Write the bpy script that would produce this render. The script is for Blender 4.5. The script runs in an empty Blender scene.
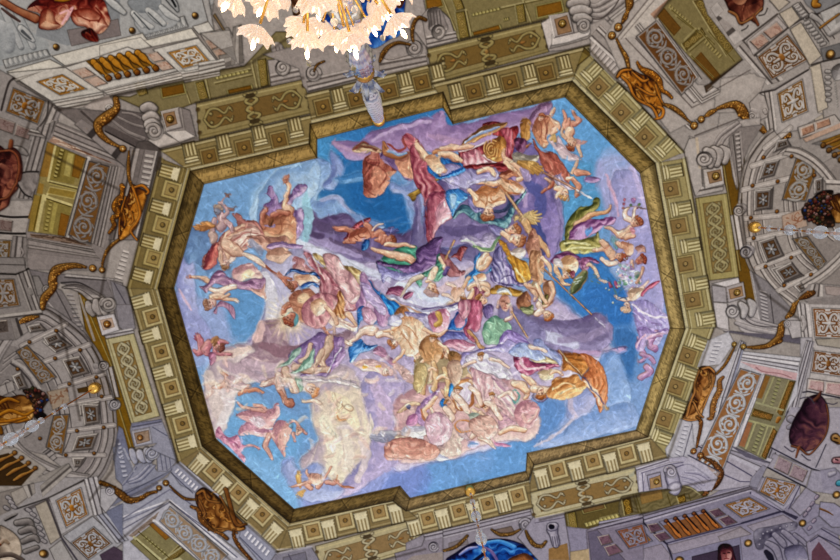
import bpy,math,random
import numpy as np
from mathutils import Matrix,Vector
# ---------------------------------------------------------------- camera, world, light, exposure
W_PX,H_PX,F_PX=840,560,560.0
CAM_Z,CEIL_Z=1.6,11.6
DIST=CEIL_Z-CAM_Z
ZX,ZY=403.0,200.0
zc=Vector((ZX-420.0,280.0-ZY,-F_PX)).normalized()
xc=(Vector((1,0,0))-zc*zc.x).normalized()
yc=zc.cross(xc)
ROT=Matrix((xc,yc,zc))
scene=bpy.context.scene
cam_data=bpy.data.cameras.new('camera')
cam_data.sensor_width=36.0
cam_data.lens=F_PX/W_PX*36.0
cam_data.clip_end=200
cam=bpy.data.objects.new('camera',cam_data)
scene.collection.objects.link(cam)
cam.matrix_world=Matrix.Translation((0,0,CAM_Z))@ROT.to_4x4()
scene.camera=cam
vs=scene.view_settings
vs.view_transform='Standard';vs.look='None';vs.gamma=1.0;vs.exposure=0.0
vs.use_curve_mapping=False
world=bpy.data.worlds.new('hall_light');scene.world=world
world.use_nodes=True
bg=world.node_tree.nodes['Background']
bg.inputs['Color'].default_value=(1.0,0.965,0.93,1)
bg.inputs['Strength'].default_value=0.66
def area(name,loc,target,size,power,col):
 d=bpy.data.lights.new(name,'AREA');d.shape='RECTANGLE';d.size,d.size_y=size
 d.energy=power;d.color=col
 o=bpy.data.objects.new(name,d);scene.collection.objects.link(o)
 o.location=loc
 o.rotation_euler=(Vector(target)-Vector(loc)).to_track_quat('-Z','Y').to_euler()
 return o
area('assumed_daylight_south',(4,13,3.0),(0,2,11.6),(12,5),620,(0.78,0.87,1.0))  # assumed bluish daylight, added from the ceiling's tint
area('warm_fill_north',(-3,-11,3.0),(0,0,11.6),(12,5),330,(1.0,0.93,0.84))  # added warm fill to model the relief; no window known on this side
# ---------------------------------------------------------------- the painter
# The ceiling is one flat plastered surface covered with fresco and stucco.  Everything on it is laid out in ceiling
# coordinates (56 units to the metre, origin under the plumb point), modelled as a relief and cut into one mesh per thing.
SS=1.7
UNIT=DIST/F_PX
Rn=np.array([[ROT[i][j]for j in range(3)]for i in range(3)])
def p2c(x,y):
 x=np.asarray(x,float);y=np.asarray(y,float)
 d=np.stack([x-420.0,280.0-y,np.full_like(x,-F_PX)])
 w=np.tensordot(Rn,d,1)
 return ZX+w[0]/w[2]*F_PX,ZY+w[1]/w[2]*F_PX
cx,cy=p2c([0,840,840,0,420,420,0,840],[0,0,560,560,0,560,280,280])
X0,Y0,X1,Y1=cx.min()-3,cy.min()-3,cx.max()+3,cy.max()+3
NW,NH=int((X1-X0)*SS),int((Y1-Y0)*SS)
C=np.zeros((NH,NW,3),np.float32);Z=np.zeros((NH,NW),np.float32);ID=np.zeros((NH,NW),np.int32)
gx=(X0+np.arange(NW)/SS).astype(np.float32);gy=(Y0+np.arange(NH)/SS).astype(np.float32)
rng=np.random.RandomState(7)
def noise(scale,seed):
 r=np.random.RandomState(seed)
 h,w=int(NH/SS/scale)+4,int(NW/SS/scale)+4
 g=r.uniform(-1,1,(h,w)).astype(np.float32)
 yy=(np.arange(NH)/SS/scale).astype(np.float32);xx=(np.arange(NW)/SS/scale).astype(np.float32)
 yi,xi=yy.astype(int),xx.astype(int)
 fy,fx=yy-yi,xx-xi
 fy=(fy*fy*(3-2*fy))[:,None];fx=(fx*fx*(3-2*fx))[None,:]
 a,b=g[yi][:,xi],g[yi][:,xi+1];c,d=g[yi+1][:,xi],g[yi+1][:,xi+1]
 return(a*(1-fx)+b*fx)*(1-fy)+(c*(1-fx)+d*fx)*fy
N2,N4,N9,N22,N60=noise(2.2,1),noise(4.5,2),noise(9,3),noise(22,4),noise(60,5)
M4,M9,M22=noise(5.5,12),noise(10,13),noise(25,14)
WARP=0.0
def hexc(s):
 if not isinstance(s,str):return np.array(s,np.float32)
 return np.array([int(s[i:i+2],16)/255 for i in(0,2,4)],np.float32)
def pal(s):
 if isinstance(s,str):
  p=s.split()
  if len(p)==1:p=[p[0]]*3
  if len(p)==2:p=[p[0],p[0],p[1]]
  return[hexc(q)for q in p]
 if isinstance(s,np.ndarray)and s.ndim==1:return[s,s,s]
 return s
REG=[dict(name='ceiling',label=None,cat=None,group=None,kind='structure',parent=None)]
cur=[0,0,0]
def _reg(**k):REG.append(k);return len(REG)-1
def thing(name,label,cat,group=None,kind=None):
 cur[0]=cur[1]=cur[2]=_reg(name=name,label=label,cat=cat,group=group,kind=kind,parent=None);return cur[0]
def part(name,label=None):
 cur[1]=cur[2]=_reg(name=name,label=label,cat=None,group=None,kind=None,parent=cur[0]);return cur[1]
def sub(name,label=None):
 cur[2]=_reg(name=name,label=label,cat=None,group=None,kind=None,parent=cur[1]);return cur[2]
def back():cur[1]=cur[2]=cur[0]
def back_part():cur[2]=cur[1]
def resume(k):cur[0]=cur[1]=cur[2]=k
def crom(P,closed,n=5):
 P=np.asarray(P,float);m=len(P)
 if m<3:return P
 out=[]
 rg=range(m)if closed else range(m-1)
 for i in rg:
  p0,p1,p2,p3=(P[(i-1)%m],P[i],P[(i+1)%m],P[(i+2)%m])if closed else(P[max(i-1,0)],P[i],P[i+1],P[min(i+2,m-1)])
  t=(np.arange(n)/n)[:,None]
  out.append(.5*((2*p1)+(-p0+p2)*t+(2*p0-5*p1+4*p2-p3)*t**2+(-p0+3*p1-3*p2+p3)*t**3))
 if not closed:out.append(P[-1:])
 return np.concatenate(out)
def win(xa,xb,ya,yb):
 i0,i1=max(int((xa-X0)*SS),0),min(int((xb-X0)*SS)+2,NW)
 j0,j1=max(int((ya-Y0)*SS),0),min(int((yb-Y0)*SS)+2,NH)
 if i0>=i1 or j0>=j1:return None
 s=(slice(j0,j1),slice(i0,i1))
 X=np.broadcast_to(gx[i0:i1][None,:],(j1-j0,i1-i0));Y=np.broadcast_to(gy[j0:j1][:,None],(j1-j0,i1-i0))
 if WARP:
  X=X+WARP*(N9[s]+.6*N4[s]);Y=Y+WARP*(M9[s]+.6*M4[s])
 return s,X,Y
LX,LY=-.55,-.83
def shade(p,t):
 t=np.clip(t,-1,1)[...,None]
 return np.where(t>0,p[1]+(p[0]-p[1])*t,p[1]+(p[2]-p[1])*-t)
def lay(s,cov,col,dz=None,own=True,z=None):
 c3=cov[...,None]
 C[s]=C[s]*(1-c3)+col*c3
 if dz is not None:Z[s]+=cov*dz
 if z is not None:Z[s]=Z[s]*(1-cov)+z*cov
 if own:ID[s][cov>.5]=cur[2]
def fill(P,p,a=1.,soft=.8,fold=None,vol=0.,h=.004,own=True,z=None,rim=None,mott=.06,clip=None):
 """filled outline in ceiling units"""
 P=np.asarray(P,float)
 g=win(P[:,0].min()-soft-2,P[:,0].max()+soft+2,P[:,1].min()-soft-2,P[:,1].max()+soft+2)
 if g is None:return None
 s,X,Y=g
 D=np.full(X.shape,1e9,np.float32);GX=np.zeros_like(D);GY=np.zeros_like(D);ins=np.zeros(X.shape,bool)
 Q=np.roll(P,-1,0)
 for(ax,ay),(bx,by)in zip(P,Q):
  ex,ey=bx-ax,by-ay;L=ex*ex+ey*ey
  if L<1e-9:continue
  t=np.clip(((X-ax)*ex+(Y-ay)*ey)/L,0,1)
  dx,dy=X-ax-ex*t,Y-ay-ey*t;d=dx*dx+dy*dy
  m=d<D
  D[m]=d[m]
  if vol:GX[m]=dx[m];GY[m]=dy[m]
  if ay!=by:
   cr=((ay>Y)!=(by>Y))&(X<ex*(Y-ay)/(by-ay)+ax)
   ins^=cr
 D=np.sqrt(D)
 sd=np.where(ins,D,-D)
 cov=np.clip(sd/soft+.5,0,1).astype(np.float32)
 if soft>2:cov=cov*cov*(3-2*cov)
 p=pal(p);t=mott*2.2*N4[s]+mott*2*N22[s]
 if vol:
  R=abs(vol)*3.0
  q=np.clip(1-D/R,0,1)
  inv=1/np.maximum(D,1e-3)
  t=t+(GX*inv*LX+GY*inv*LY)*q*1.1-.15*q*q
 if fold:
  ang,sp,amp,sh=fold
  c0,s0=math.cos(math.radians(ang)),math.sin(math.radians(ang))
  u=(-X*s0+Y*c0)/sp+1.1*M22[s]+.55*N9[s]+.25*N4[s]+sh
  u2=(X*c0+Y*s0)/(sp*5)
  w=np.sin(2*math.pi*u+1.2*np.sin(2*math.pi*u2+sh));am=np.clip(.55+.9*M9[s]+.5*N22[s],.05,1.5)
  t=t+.95*amp*(np.sign(w)*np.abs(w)**1.2)*am
  f1=1-np.abs(np.sin(math.pi*(u*1.1+.5*N9[s]+.4*u2)));f2=1-np.abs(np.sin(math.pi*(u*1.45-.5*M9[s]+.3*u2+.4)))
  t=t+amp*(.9*f1**6-.8*f2**6)*np.clip(.5-.9*M9[s]+.5*N9[s],0,1.3)
 col=shade(p,t)
 if rim is not None:
  rc,rw,ra=hexc(rim[0]),rim[1],rim[2]
  q=(np.clip(1-D/rw,0,1)*ra)[...,None]
  col=col*(1-q)+rc*q
 cov=cov*a
 if clip is not None:cov=cov*clip[s]
 dome=(1-np.exp(-D/2.5))*ins
 lay(s,cov,col,h*dome,own,z)
 return s,cov
def path(P,p,a=1.,soft=.8,h=.004,own=True,rim=None,sh=1.,mott=.06,clip=None):
 """tapering stroke: rows x, y, radius in ceiling units"""
 P=np.asarray(P,float);r=P[:,2].max()+soft+2
 g=win(P[:,0].min()-r,P[:,0].max()+r,P[:,1].min()-r,P[:,1].max()+r)
 if g is None:return
 s,X,Y=g
 B=np.full(X.shape,1e9,np.float32);U=np.zeros_like(B);V=np.zeros_like(B);RR=np.ones_like(B)
 segs=zip(P[:-1],P[1:])if len(P)>1 else[(P[0],P[0])]
 for(ax,ay,ar),(bx,by,br)in segs:
  ex,ey=bx-ax,by-ay;L=ex*ex+ey*ey
  t=np.clip(((X-ax)*ex+(Y-ay)*ey)/L,0,1)if L>1e-9 else np.zeros_like(X)
  rr=ar+(br-ar)*t
  dx,dy=X-ax-ex*t,Y-ay-ey*t;d=np.hypot(dx,dy)-rr
  m=d<B
  B[m]=d[m];U[m]=dx[m];V[m]=dy[m];RR[m]=(rr+0*X)[m]
 cov=np.clip(-B/soft+.5,0,1).astype(np.float32)
 if soft>2:cov=cov*cov*(3-2*cov)
 p=pal(p);RR=np.maximum(RR,.3)
 n=np.clip(np.hypot(U,V)/RR,0,1)
 t=mott*2.2*N4[s]+sh*((U*LX+V*LY)/RR*.95+.12)
 col=shade(p,t)
 if rim is not None:
  q=(np.clip((n-.62)/.38,0,1)*rim[1])[...,None]
  col=col*(1-q)+hexc(rim[0])*q
 cov=cov*a
 if clip is not None:cov=cov*clip[s]
 lay(s,cov,col,h*np.sqrt(np.clip(1-n*n,0,1)),own)
# ---- the same in survey-picture points
def XY(pts):
 A=np.asarray(pts,float).reshape(-1,2);u,v=p2c(A[:,0],A[:,1]);return np.stack([u,v],1)
def XYR(pts):
 A=np.asarray(pts,float).reshape(-1,3);u,v=p2c(A[:,0],A[:,1]);return np.stack([u,v,A[:,2]*1.03],1)
VW=[0.,0.,1.]
def V(ox=0,oy=0,sc=7.):VW[:]=[ox,oy,1./sc]
def tr(pts):
 A=np.asarray(pts,float).reshape(-1,2)*VW[2];A[:,0]+=VW[0];A[:,1]+=VW[1];return A
def tr3(pts):
 A=np.asarray(pts,float).reshape(-1,3)*VW[2];A[:,0]+=VW[0];A[:,1]+=VW[1];return A
def Pr(pts,p,**k):return fill(crom(XY(pts),True),p,**k)
def Gr(pts,p,**k):k.setdefault('mott',.05);return fill(XY(pts),p,**k)
def Sr(pts,p,**k):return path(crom(XYR(pts),False),p,**k)
def _thin(pts,w):A=np.asarray(pts,float).reshape(-1,2);return XYR(np.c_[A,np.full(len(A),w/2)])
def KLr(pts,w,col,a=.9,own=False,**k):
 k.setdefault('h',.001);k.setdefault('sh',0.);k.setdefault('soft',.7);return path(_thin(pts,w),col,a=a,own=own,**k)
def Kr(pts,w,col,a=.9,own=False,**k):
 k.setdefault('h',.001);k.setdefault('sh',0.);k.setdefault('soft',.7);return path(crom(_thin(pts,w),False),col,a=a,own=own,**k)
def _f(k):
 if k.get('fold'):a,sp,am,sh=k['fold'];k['fold']=(a,max(sp*VW[2]*1.9,3.2),am,sh)
 return k
def P(pts,p,**k):return Pr(tr(pts),p,**_f(k))
def G(pts,p,**k):return Gr(tr(pts),p,**_f(k))
def S(pts,p,**k):return Sr(tr3(pts),p,**k)
def K(pts,w,col,**k):return Kr(tr(pts),w,col,**k)
def KL(pts,w,col,**k):return KLr(tr(pts),w,col,**k)
# ---------------------------------------------------------------- ornaments, laid out in four-cornered fields
class Quad:
 def __init__(s,*q,raw=False):
  A=np.asarray(q,float).reshape(4,2);s.p=list(A if raw else tr(A))
 def __call__(s,u,v):
  a,b,c,d=s.p;return(a*(1-u)+b*u)*(1-v)+(d*(1-u)+c*u)*v
 def pts(s,uv):
  A=np.asarray(uv,float).reshape(-1,2);return np.array([s(u,v)for u,v in A]).ravel()
 def sub(s,u0,u1,v0,v1):return Quad(s(u0,v0),s(u1,v0),s(u1,v1),s(u0,v1),raw=True)
 def size(s):return(np.linalg.norm(s(1,.5)-s(0,.5)),np.linalg.norm(s(.5,1)-s(.5,0)))
def QF(q,u0,u1,v0,v1,p,**k):return Gr(q.pts([u0,v0,u1,v0,u1,v1,u0,v1]),p,**k)
def QL(q,uv,w,col,**k):return KLr(q.pts(uv),w,col,**k)
def QS(q,uvr,p,**k):
 A=np.asarray(uvr,float).reshape(-1,3);X=q.pts(A[:,:2]).reshape(-1,2)
 return Sr(np.c_[X,A[:,2]],p,**k)
def inset(q,f):
 w,h=q.size();return q.sub(f/w,1-f/w,f/h,1-f/h)
def frame(q,cols,ws,h=.006):
 for c,w in zip(cols,ws):
  QF(q,0,1,0,1,c,h=h,rim=('3a352f',1.0,.45));q=inset(q,w)
 return q
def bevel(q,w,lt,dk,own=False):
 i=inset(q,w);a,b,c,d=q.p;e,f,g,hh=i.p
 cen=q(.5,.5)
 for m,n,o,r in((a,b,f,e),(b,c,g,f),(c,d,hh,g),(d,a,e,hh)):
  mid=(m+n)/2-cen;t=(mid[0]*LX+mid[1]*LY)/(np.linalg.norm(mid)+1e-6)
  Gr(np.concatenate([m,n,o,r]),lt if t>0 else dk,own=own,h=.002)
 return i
def spiral(x,y,r,turns,a0,dirn=1,shrink=.12,n=26):
 t=np.linspace(0,1,n);rr=r*(shrink+(1-shrink)*(1-t));a=math.radians(a0)+dirn*t*turns*2*math.pi
 return x+rr*np.cos(a),y+rr*np.sin(a),t
def volute(x,y,r,a0=0,dirn=1,p='d8d2cc a8a09a 5a534e',w=None,turns=1.8,eye=True):
 (x,y,r),=tr3([x,y,r])
 Pr(sum([[x+r*math.cos(q*.7854),y+r*math.sin(q*.7854)]for q in range(8)],[]),[c*.8 for c in pal(p)],vol=1.5)
 xs,ys,t=spiral(x,y,r*.84,turns,a0,dirn)
 w=w or r*.2
 Sr(np.c_[xs,ys,w*(1.1-.55*t)].ravel(),p,rim=('3a342e',.7),h=.006)
 if eye:Sr([x,y,r*.16],p)
def rinceau(q,n,lt,dk,wid=1.0,flip=1):
 w,h=q.size()
 if h>w:q=Quad(q(0,0),q(0,1),q(1,1),q(1,0),raw=True);w,h=h,w
 n=max(2,round(w/h*.95));stem=[];wid=min(wid,h*.09)
 for i in range(n*6+1):
  u=i/(n*6);stem+=[u,.5+.36*flip*math.sin(u*n*math.pi),wid*.8]
 p=[hexc(lt),hexc(lt)*.86,hexc(lt)*.6]
 QS(q,stem,p,rim=(dk,.6),soft=.7)
 for i in range(n):
  uc=(i+.5)/n;s=flip*(1 if i%2==0 else-1);vc=.5-.06*s;ru,rv=.42*h/w,.38
  for j in range(7):
   da=j*.9+.3;f=.72
   QS(q,[uc+ru*f*math.cos(da),vc+rv*f*math.sin(da),wid*.8,uc+ru*(f+.22)*math.cos(da+.25*s),vc+rv*(f+.22)*math.sin(da+.25*s),wid*.8,uc+ru*(f+.36)*math.cos(da+.6*s),vc+rv*(f+.36)*math.sin(da+.6*s),wid*.3],p,rim=(dk,.7),soft=.6)
  t=np.linspace(0,1,22);rr=1-.82*t;a=s*(math.pi*.5)+s*t*3.2*math.pi
  QS(q,np.c_[uc+ru*rr*np.cos(a),vc+rv*rr*np.sin(a),wid*(1-.4*t)].ravel(),p,rim=(dk,.65),soft=.7)
  QS(q,[uc,vc,wid*1.1],p)
  e=uc+.5/n;QS(q,[e,.5+.3*s,wid*.7,e+.06*h/w,.5-.1*s,wid*.9,e-.1*h/w,.5-.36*s,wid*.4],p,rim=(dk,.6),soft=.6)
def strap(q,lt,dk,wid=1.1,boss=None):
 p=[hexc(lt),hexc(lt)*.88,hexc(lt)*.6]
 for su in(1,-1):
  for sv in(1,-1):
   f=lambda u,v:(.5+su*u,.5+sv*v)
   uv=[]
   for u,v,r in((.04,.1,1),(.14,.32,1),(.28,.38,.9),(.38,.26,.8),(.34,.12,.7),(.25,.16,.6),(.26,.26,.5)):
    a,b=f(u,v);uv+=[a,b,wid*r]
   QS(q,uv,p,rim=(dk,.55),soft=.7)
   a,b=f(.42,.40);c,d=f(.46,.12)
   QS(q,[a,b,wid*.8,c,d,wid*.5],p,soft=.7)
   a,b=f(0,.40);c,d=f(.12,.44)
   QS(q,[a,b,wid*.8,c,d,wid*.5],p,soft=.7)
  a=.5+su*.2
  QS(q,[.5,.5,wid*1.2,a,.5,wid*.9,.5+su*.4,.5,wid*.5],p,rim=(dk,.5),soft=.7)
 if boss:QS(q,[.5,.44,wid*1.7,.5,.56,wid*1.7],boss,h=.01)
 else:QS(q,[.5,.5,wid*1.5],p,h=.008)
def interlace(q,n,lt,dk,wid=1.0):
 p=[hexc(lt),hexc(lt)*.85,hexc(lt)*.58]
 for s in(1,-1):
  uv=[]
  for i in range(n*6+1):
   u=i/(n*6);uv+=[u,.5+s*.36*math.sin(u*n*math.pi),wid]
  QS(q,uv,p,rim=(dk,.6),soft=.7)
 for i in range(n):
  uc=(i+.5)/n
  for s in(1,-1):
   t=np.linspace(0,1,12);a=t*4.2;rr=1-.7*t
   QS(q,np.c_[uc+.3/n*rr*np.cos(a)*s,.5+s*.2*rr*np.sin(a)+s*.04,wid*(.8-.3*t)].ravel(),p,soft=.7)
   QS(q,[uc+s*.42/n,.5+s*.40,wid,uc+s*.2/n,.5+s*.46,wid*.5],p,soft=.7)
def flower(q,lt,dk,ctr,wid=1.0,n=6):
 p=[hexc(lt),hexc(lt)*.88,hexc(lt)*.6]
 w,h=q.size();m=min(w,h)
 for i in range(n):
  a=i*2*math.pi/n+.4
  QS(q,[.5+.1*math.cos(a),.5+.1*math.sin(a),m*.05,.5+.27*math.cos(a),.5+.27*math.sin(a),m*.12,.5+.4*math.cos(a),.5+.4*math.sin(a),m*.05],p,rim=(dk,.6),soft=.7)
 QS(q,[.5,.5,m*.09],ctr,h=.01)
def rosette(x,y,r,p='c8a860 8e6f34 3e2c14'):
 (x,y,r),=tr3([x,y,r])
 Sr([x,y,r],p,rim=('2c1f10',.8),h=.012)
 for i in range(5):
  a=i*1.2566+.3
  Sr([x+r*.5*math.cos(a),y+r*.5*math.sin(a),r*.3],p,h=.004)
 Sr([x,y,r*.22],'f0dca0',h=.006)
def dentils(q,n,lt,dk,duty=.55,v0=.1,v1=.9,round_=False):
 for i in range(n):
  u0=(i+(1-duty)/2)/n;u1=u0+duty/n
  if round_:w=q.size()[0]/n*duty*.5;QS(q,[(u0+u1)/2,v0+.15,w,(u0+u1)/2,v1-.15,w*.8],[hexc(lt),hexc(lt)*.85,hexc(dk)],rim=(dk,.6),own=False)
  else:
   QF(q,u0,u1,v0,v1,lt,own=False,h=.004,soft=.7)
   QL(q,[u1,v0,u1,v1],.6,dk,a=.8)
def eggs(q,n,lt,mid,dk):
 for i in range(n):
  u=(i+.5)/n;w,h=q.size();r=w/n*.36
  QS(q,[u,.2,r*.8,u,.62,r,u,.85,r*.4],[hexc(lt),hexc(mid),hexc(dk)],rim=(dk,.8),h=.006,own=False)
  QL(q,[(i+1)/n,.1,(i+1)/n,.9],.7,dk,a=.7)
def baluster(q,u,p,hw,own=True):
 prof=[(0,.9),(.06,.9),(.1,.5),(.2,.95),(.36,1.0),(.55,.55),(.72,.36),(.84,.42),(.9,.8),(1,.85)]
 QS(q,sum([[u,v,hw*r]for v,r in prof],[]),p,rim=('2e1c08',.8),h=.012)
def garland(pts,p,r0=.8,leaf=True,seed=1,dens=1.0,rim='3a2208'):
 """swag of leaves and fruit: rows x, y, radius"""
 pts=tr3(pts)*[1,1,.82]
 A=crom(pts,False,6);R=random.Random(seed)
 Sr(pts,[c*.84 for c in pal(p)],rim=(rim,.8),h=.012)
 for i in range(len(A)):
  x,y,r=A[i]
  for k in range(max(1,int(dens*(1+r*.5)))):
   a=R.uniform(0,6.28);d=R.uniform(.1,.95)*r;rr=R.uniform(.45,1.1)*(.5+r*.16)
   b=R.uniform(.8,1.4)
   Sr([x+d*math.cos(a),y+d*math.sin(a),rr],[np.clip(c*b,0,1)for c in pal(p)],rim=(rim,.55),h=.003,soft=.6)
def mould(pts,n,ws,cols,closed=False,name=None,h=.006):
 """parallel bands along a polyline: offsets to the left of travel; ws widths, cols colours"""
 A=tr(pts);off=0;m=len(A)
 T=[]
 for i in range(m):
  a=A[i]-A[i-1]if i else A[1]-A[0];b=A[i+1]-A[i]if i<m-1 else A[-1]-A[-2]
  a=a/np.linalg.norm(a);b=b/np.linalg.norm(b);t=a+b
  if np.linalg.norm(t)<1e-3:t=a
  t/=np.linalg.norm(t);nn=np.array([t[1],-t[0]]);k=1/max(.5,abs(np.dot(nn,[a[1],-a[0]])))
  T.append(nn*k*n)
 T=np.array(T)
 for w,c in zip(ws,cols):
  o=np.concatenate([A+T*off,(A+T*(off+w))[::-1]]).ravel()
  Gr(o,c,h=h,rim=('35302a',.7,.35));off+=w
def arcpts(x,y,rx,ry,a0,a1,n=18,rot=0):
 t=np.radians(np.linspace(a0,a1,n));c,s=math.cos(math.radians(rot)),math.sin(math.radians(rot))
 u,v=rx*np.cos(t),ry*np.sin(t)
 return np.c_[x+u*c-v*s,y+u*s+v*c]
def band(A,B,p,**k):
 return G(np.concatenate([A,B[::-1]]).ravel(),p,**k)
def veins(pts,col,n,seed,w=.7,a=.5):
 A=np.asarray(pts,float).reshape(-1,2);R=random.Random(seed);q=Quad(*A[:4],raw=True)
 for i in range(n):
  u,v=R.random(),R.random();ln=[]
  for k in range(4):ln+=[min(max(u,.02),.98),min(max(v,.02),.98)];u+=R.uniform(-.12,.2);v+=R.uniform(-.25,.25)
  Kr(q.pts(ln),w*R.uniform(.5,1.3),col,a=a)
def marble(q,base,vein,seed,n=8):
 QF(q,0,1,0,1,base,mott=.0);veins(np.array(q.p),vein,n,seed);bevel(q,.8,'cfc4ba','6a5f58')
# ---------------------------------------------------------------- plaster ground
ID[:]=0
C[:]=hexc('a39c98')
C+=(.03*N22+.02*N4)[...,None]
V(0,0,1)
# ---------------------------------------------------------------- olive loggias seen past the cornice, and the frieze panels
OL=('8f8450','7a6f3e','a89c68')
def pil(q,n=2,base='8a7a40',lt='b09a5c',dk='5c4518'):
 QF(q,0,1,0,1,base,rim=('4a3c1a',1,.7));rinceau(inset(q,1.0),n,lt,dk,.9)
 QL(q,[0,0,0,1],1.2,'c0b686',a=.7);QL(q,[1,0,1,1],1.0,'4a3d1c',a=.7)
def loggia(label,pts,base,lines=(),browns=(),pils=(),dents=(),br='7d5a20'):
 thing('painted_loggia',label,'loggia');G(pts,base,mott=.12,rim=('3c3018',1.6,.5))
 for l in lines:KL(l[:-1],l[-1],'c2b888',a=.6);KL(np.array(l[:-1])+9*(VW[2]<.5)+1*(VW[2]>.5),1.0,'4e4220',a=.6)
 for b in browns:
  part('sunken_field');q=Quad(*b);QF(q,-.06,1.06,-.12,1.12,'a39a62');QF(q,0,1,0,1,br,mott=.18,rim=('4b3411',1.2,.7),h=-.01)
 for b in pils:part('scroll_pilaster');pil(Quad(*b))
 for b in dents:part('dentil_row');q=Quad(*b[:8]);QF(q,0,1,0,1,'a2975f',own=True);dentils(q,b[8],'c0b578','4c3f1a')
 back()
V(190,60)
loggia('olive painted loggia strip above the upper left frieze panel',[-540,250,-420,255,-60,110,380,40,600,-200,800,-200,800,130,40,300,-220,400,-360,330],'867b58',[[-30,210,0,300,1.5],[110,130,140,270,2],[430,10,470,190,2],[180,120,420,60,1.2],[170,160,430,100,1]],[[265,210,425,175,432,204,272,238],[-200,200-5,-50,165,-35,230,-190,262]],[[35,160,95,145,130,265,65,280],[468,0,530,-10,548,175,492,190],[-395,165,-320,150,-295,235,-360,255]],[[175,118,415,66,420,84,180,138,8]])
V(380,0)
loggia('olive painted loggia strip above the upper right frieze panel',[300,-20,1560,-20,1400,80,1150,140,540,290,480,130,400,60],'897e58',[[440,-10,560,280,2],[600,70,640,250,2],[640,100,1130,-10,1.4],[1000,0,1060,160,2]],[[650,225,830,175,842,205,655,250],[1095,45,1265,8,1280,80,1105,122],[320,0,420,-20,440,40,330,70]],[[525,90,590,78,625,258,555,272],[945,38,1005,25,1022,150,965,165],[500,-10,560,-20,590,60,530,75]],[[640,95,840,50,845,68,645,115,8],[860,130,900,120,904,140,866,150,3]],br='8c6425')
V(0,0,1)
loggia('narrow brown and olive opening beside the right end frieze panel',[714,140,731,150,745,150,742,215,762,330,745,300,738,278,727,193],'7a5c24',[[722,155,740,270,1.5]])
loggia('narrow ochre opening beside the left end frieze panel',[78,292,90,300,116,360,128,410,137,445,124,462,104,400,88,345],'83641f',[[84,300,112,366,1.5],[118,405,131,446,1.6]],[[100,326,106,324,108,330,102,332]])
loggia('dim olive loggia under the lower right frieze panel',[563,513,640,493,676,486,716,480,705,500,640,516,590,528,588,560,572,560],'6b5e38',[[575,512,582,545,2],[640,498,648,514,2],[600,518,640,508,1.4],[582,540,590,538,1.5],[634,495,640,514,1.4]],[[582,508,603,503,605,508,584,513],[638,494,662,489,664,502,641,506]],[[567,513,575,511,581,545,572,548],[621,500,629,498,633,514,624,517],[676,494,684,493,682,506,677,506]],[[584,523,618,513,620,517,586,527,9]],br='7d6440')
def frieze(label,q,tone,kind):
 thing('frieze_panel',label,'panel');q=Quad(*q);base,fld,lt,dk=tone
 QF(q,0,1,0,1,base,rim=('3a3015',1.3,.7),mott=.14,h=.01)
 w,h=q.size();i=inset(q,.2*min(w,h));lng=w>h
 QL(q,[.01,.1,.99,.1],1.2,'cfc797',a=.5);QL(q,[.01,.9,.99,.9],1.2,'5b4e26',a=.5)
 if kind=='knot':
  part('strapwork');p=[hexc(lt),hexc(lt)*.85,hexc(lt)*.58]
  QF(i,.02,.98,.04,.96,fld,mott=.22,rim=(dk,1.2,.7),own=False,h=-.01)
  for s in(-1,1):
   f=lambda u,v:(.5+s*u,v)
   for sv in(-1,1):
    uv=[]
    for u,v,r in((.50,0,1.2),(.44,.38,1.4),(.36,.36,1.3),(.29,.1,1.1),(.235,.32,1.2),(.21,.12,.7)):
     a,b=f(u,.5+sv*v);uv+=[a,b,r]
    QS(i,uv,p,rim=(dk,.8));a,b=f(.43,.5+sv*.2);QS(i,[a,b,1.7],p,rim=(dk,.9));a,b=f(.225,.5+sv*.25);QS(i,[a,b,1.5],p,rim=(dk,.9))
   a,b=f(.33,.5);QS(i,[a,b,1.4,a+s*.03,b,.8],'c08a40 9a6526 4a2c10')
   for v in(-.02,.52,1.02):a,b=f(.56,v);QS(i,[a,b,1.9],[hexc(fld)*.8]*3);QS(i,[a,b,.9],dk)
  QS(i,[.44,-.2,1.5,.56,.1,1.6,.5,.3,1.5,.44,.5,1.5,.5,.68,1.5,.56,.85,1.5,.45,1.2,1.4],p,rim=(dk,.8))
  QS(i,[.56,-.2,1.4,.44,.1,1.5,.5,.3,1.4],p,rim=(dk,.8));QS(i,[.5,.68,1.4,.44,.85,1.4,.56,1.2,1.3],p,rim=(dk,.8))
  for v in(-.1,1.08):QS(i,[.47,v,2.0,.53,v,2.0],[hexc(fld)*.5]*3)
  QS(i,[.49,.5,2.0],'b08a4a 85602a 4a3010')
 else:
  part('interlaced_ornament');QF(i,.0,1,.0,1,fld,mott=.2,rim=(dk,1.3,.8),own=False,h=-.01)
  interlace(inset(i,1.4),6,lt,dk,1.25)
 back()
V(0,0,1)
frieze('olive frieze panel with strap ornament above the upper left cornice run',[196,103,303,79,313,113,199,140],('8c8054','6e5528','b0a468','3a2a10'),'knot')
frieze('olive frieze panel with strap ornament above the upper right cornice run',[427,49,542,21,549,52,433,84],('8b7f52','705726','b0a264','3a2a10'),'knot')
frieze('olive frieze panel of interlaced ornament at the right end',[727,193,739,277,707,281,695,198],('a39a64','8a7340','c0b888','4b3c1c'),'lace')
frieze('pale frieze panel of interlaced ornament at the left end',[105,339,134,333,160,416,131,424][2:]+[105,339],('b5b290','8c713a','d5d2b4','4b3818'),'lace')
frieze('pale frieze panel with strap ornament below the lower left cornice run',[315,546,418,518,425,547,322,578],('b0a98a','89704a','d2ccb0','4c3d20'),'knot')
frieze('pale frieze panel with strap ornament below the lower right cornice run',[528,491,635,467,640,495,535,520],('b6b298','84683a','cfcab0','4a3a20'),'knot')
resume(0)
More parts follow.
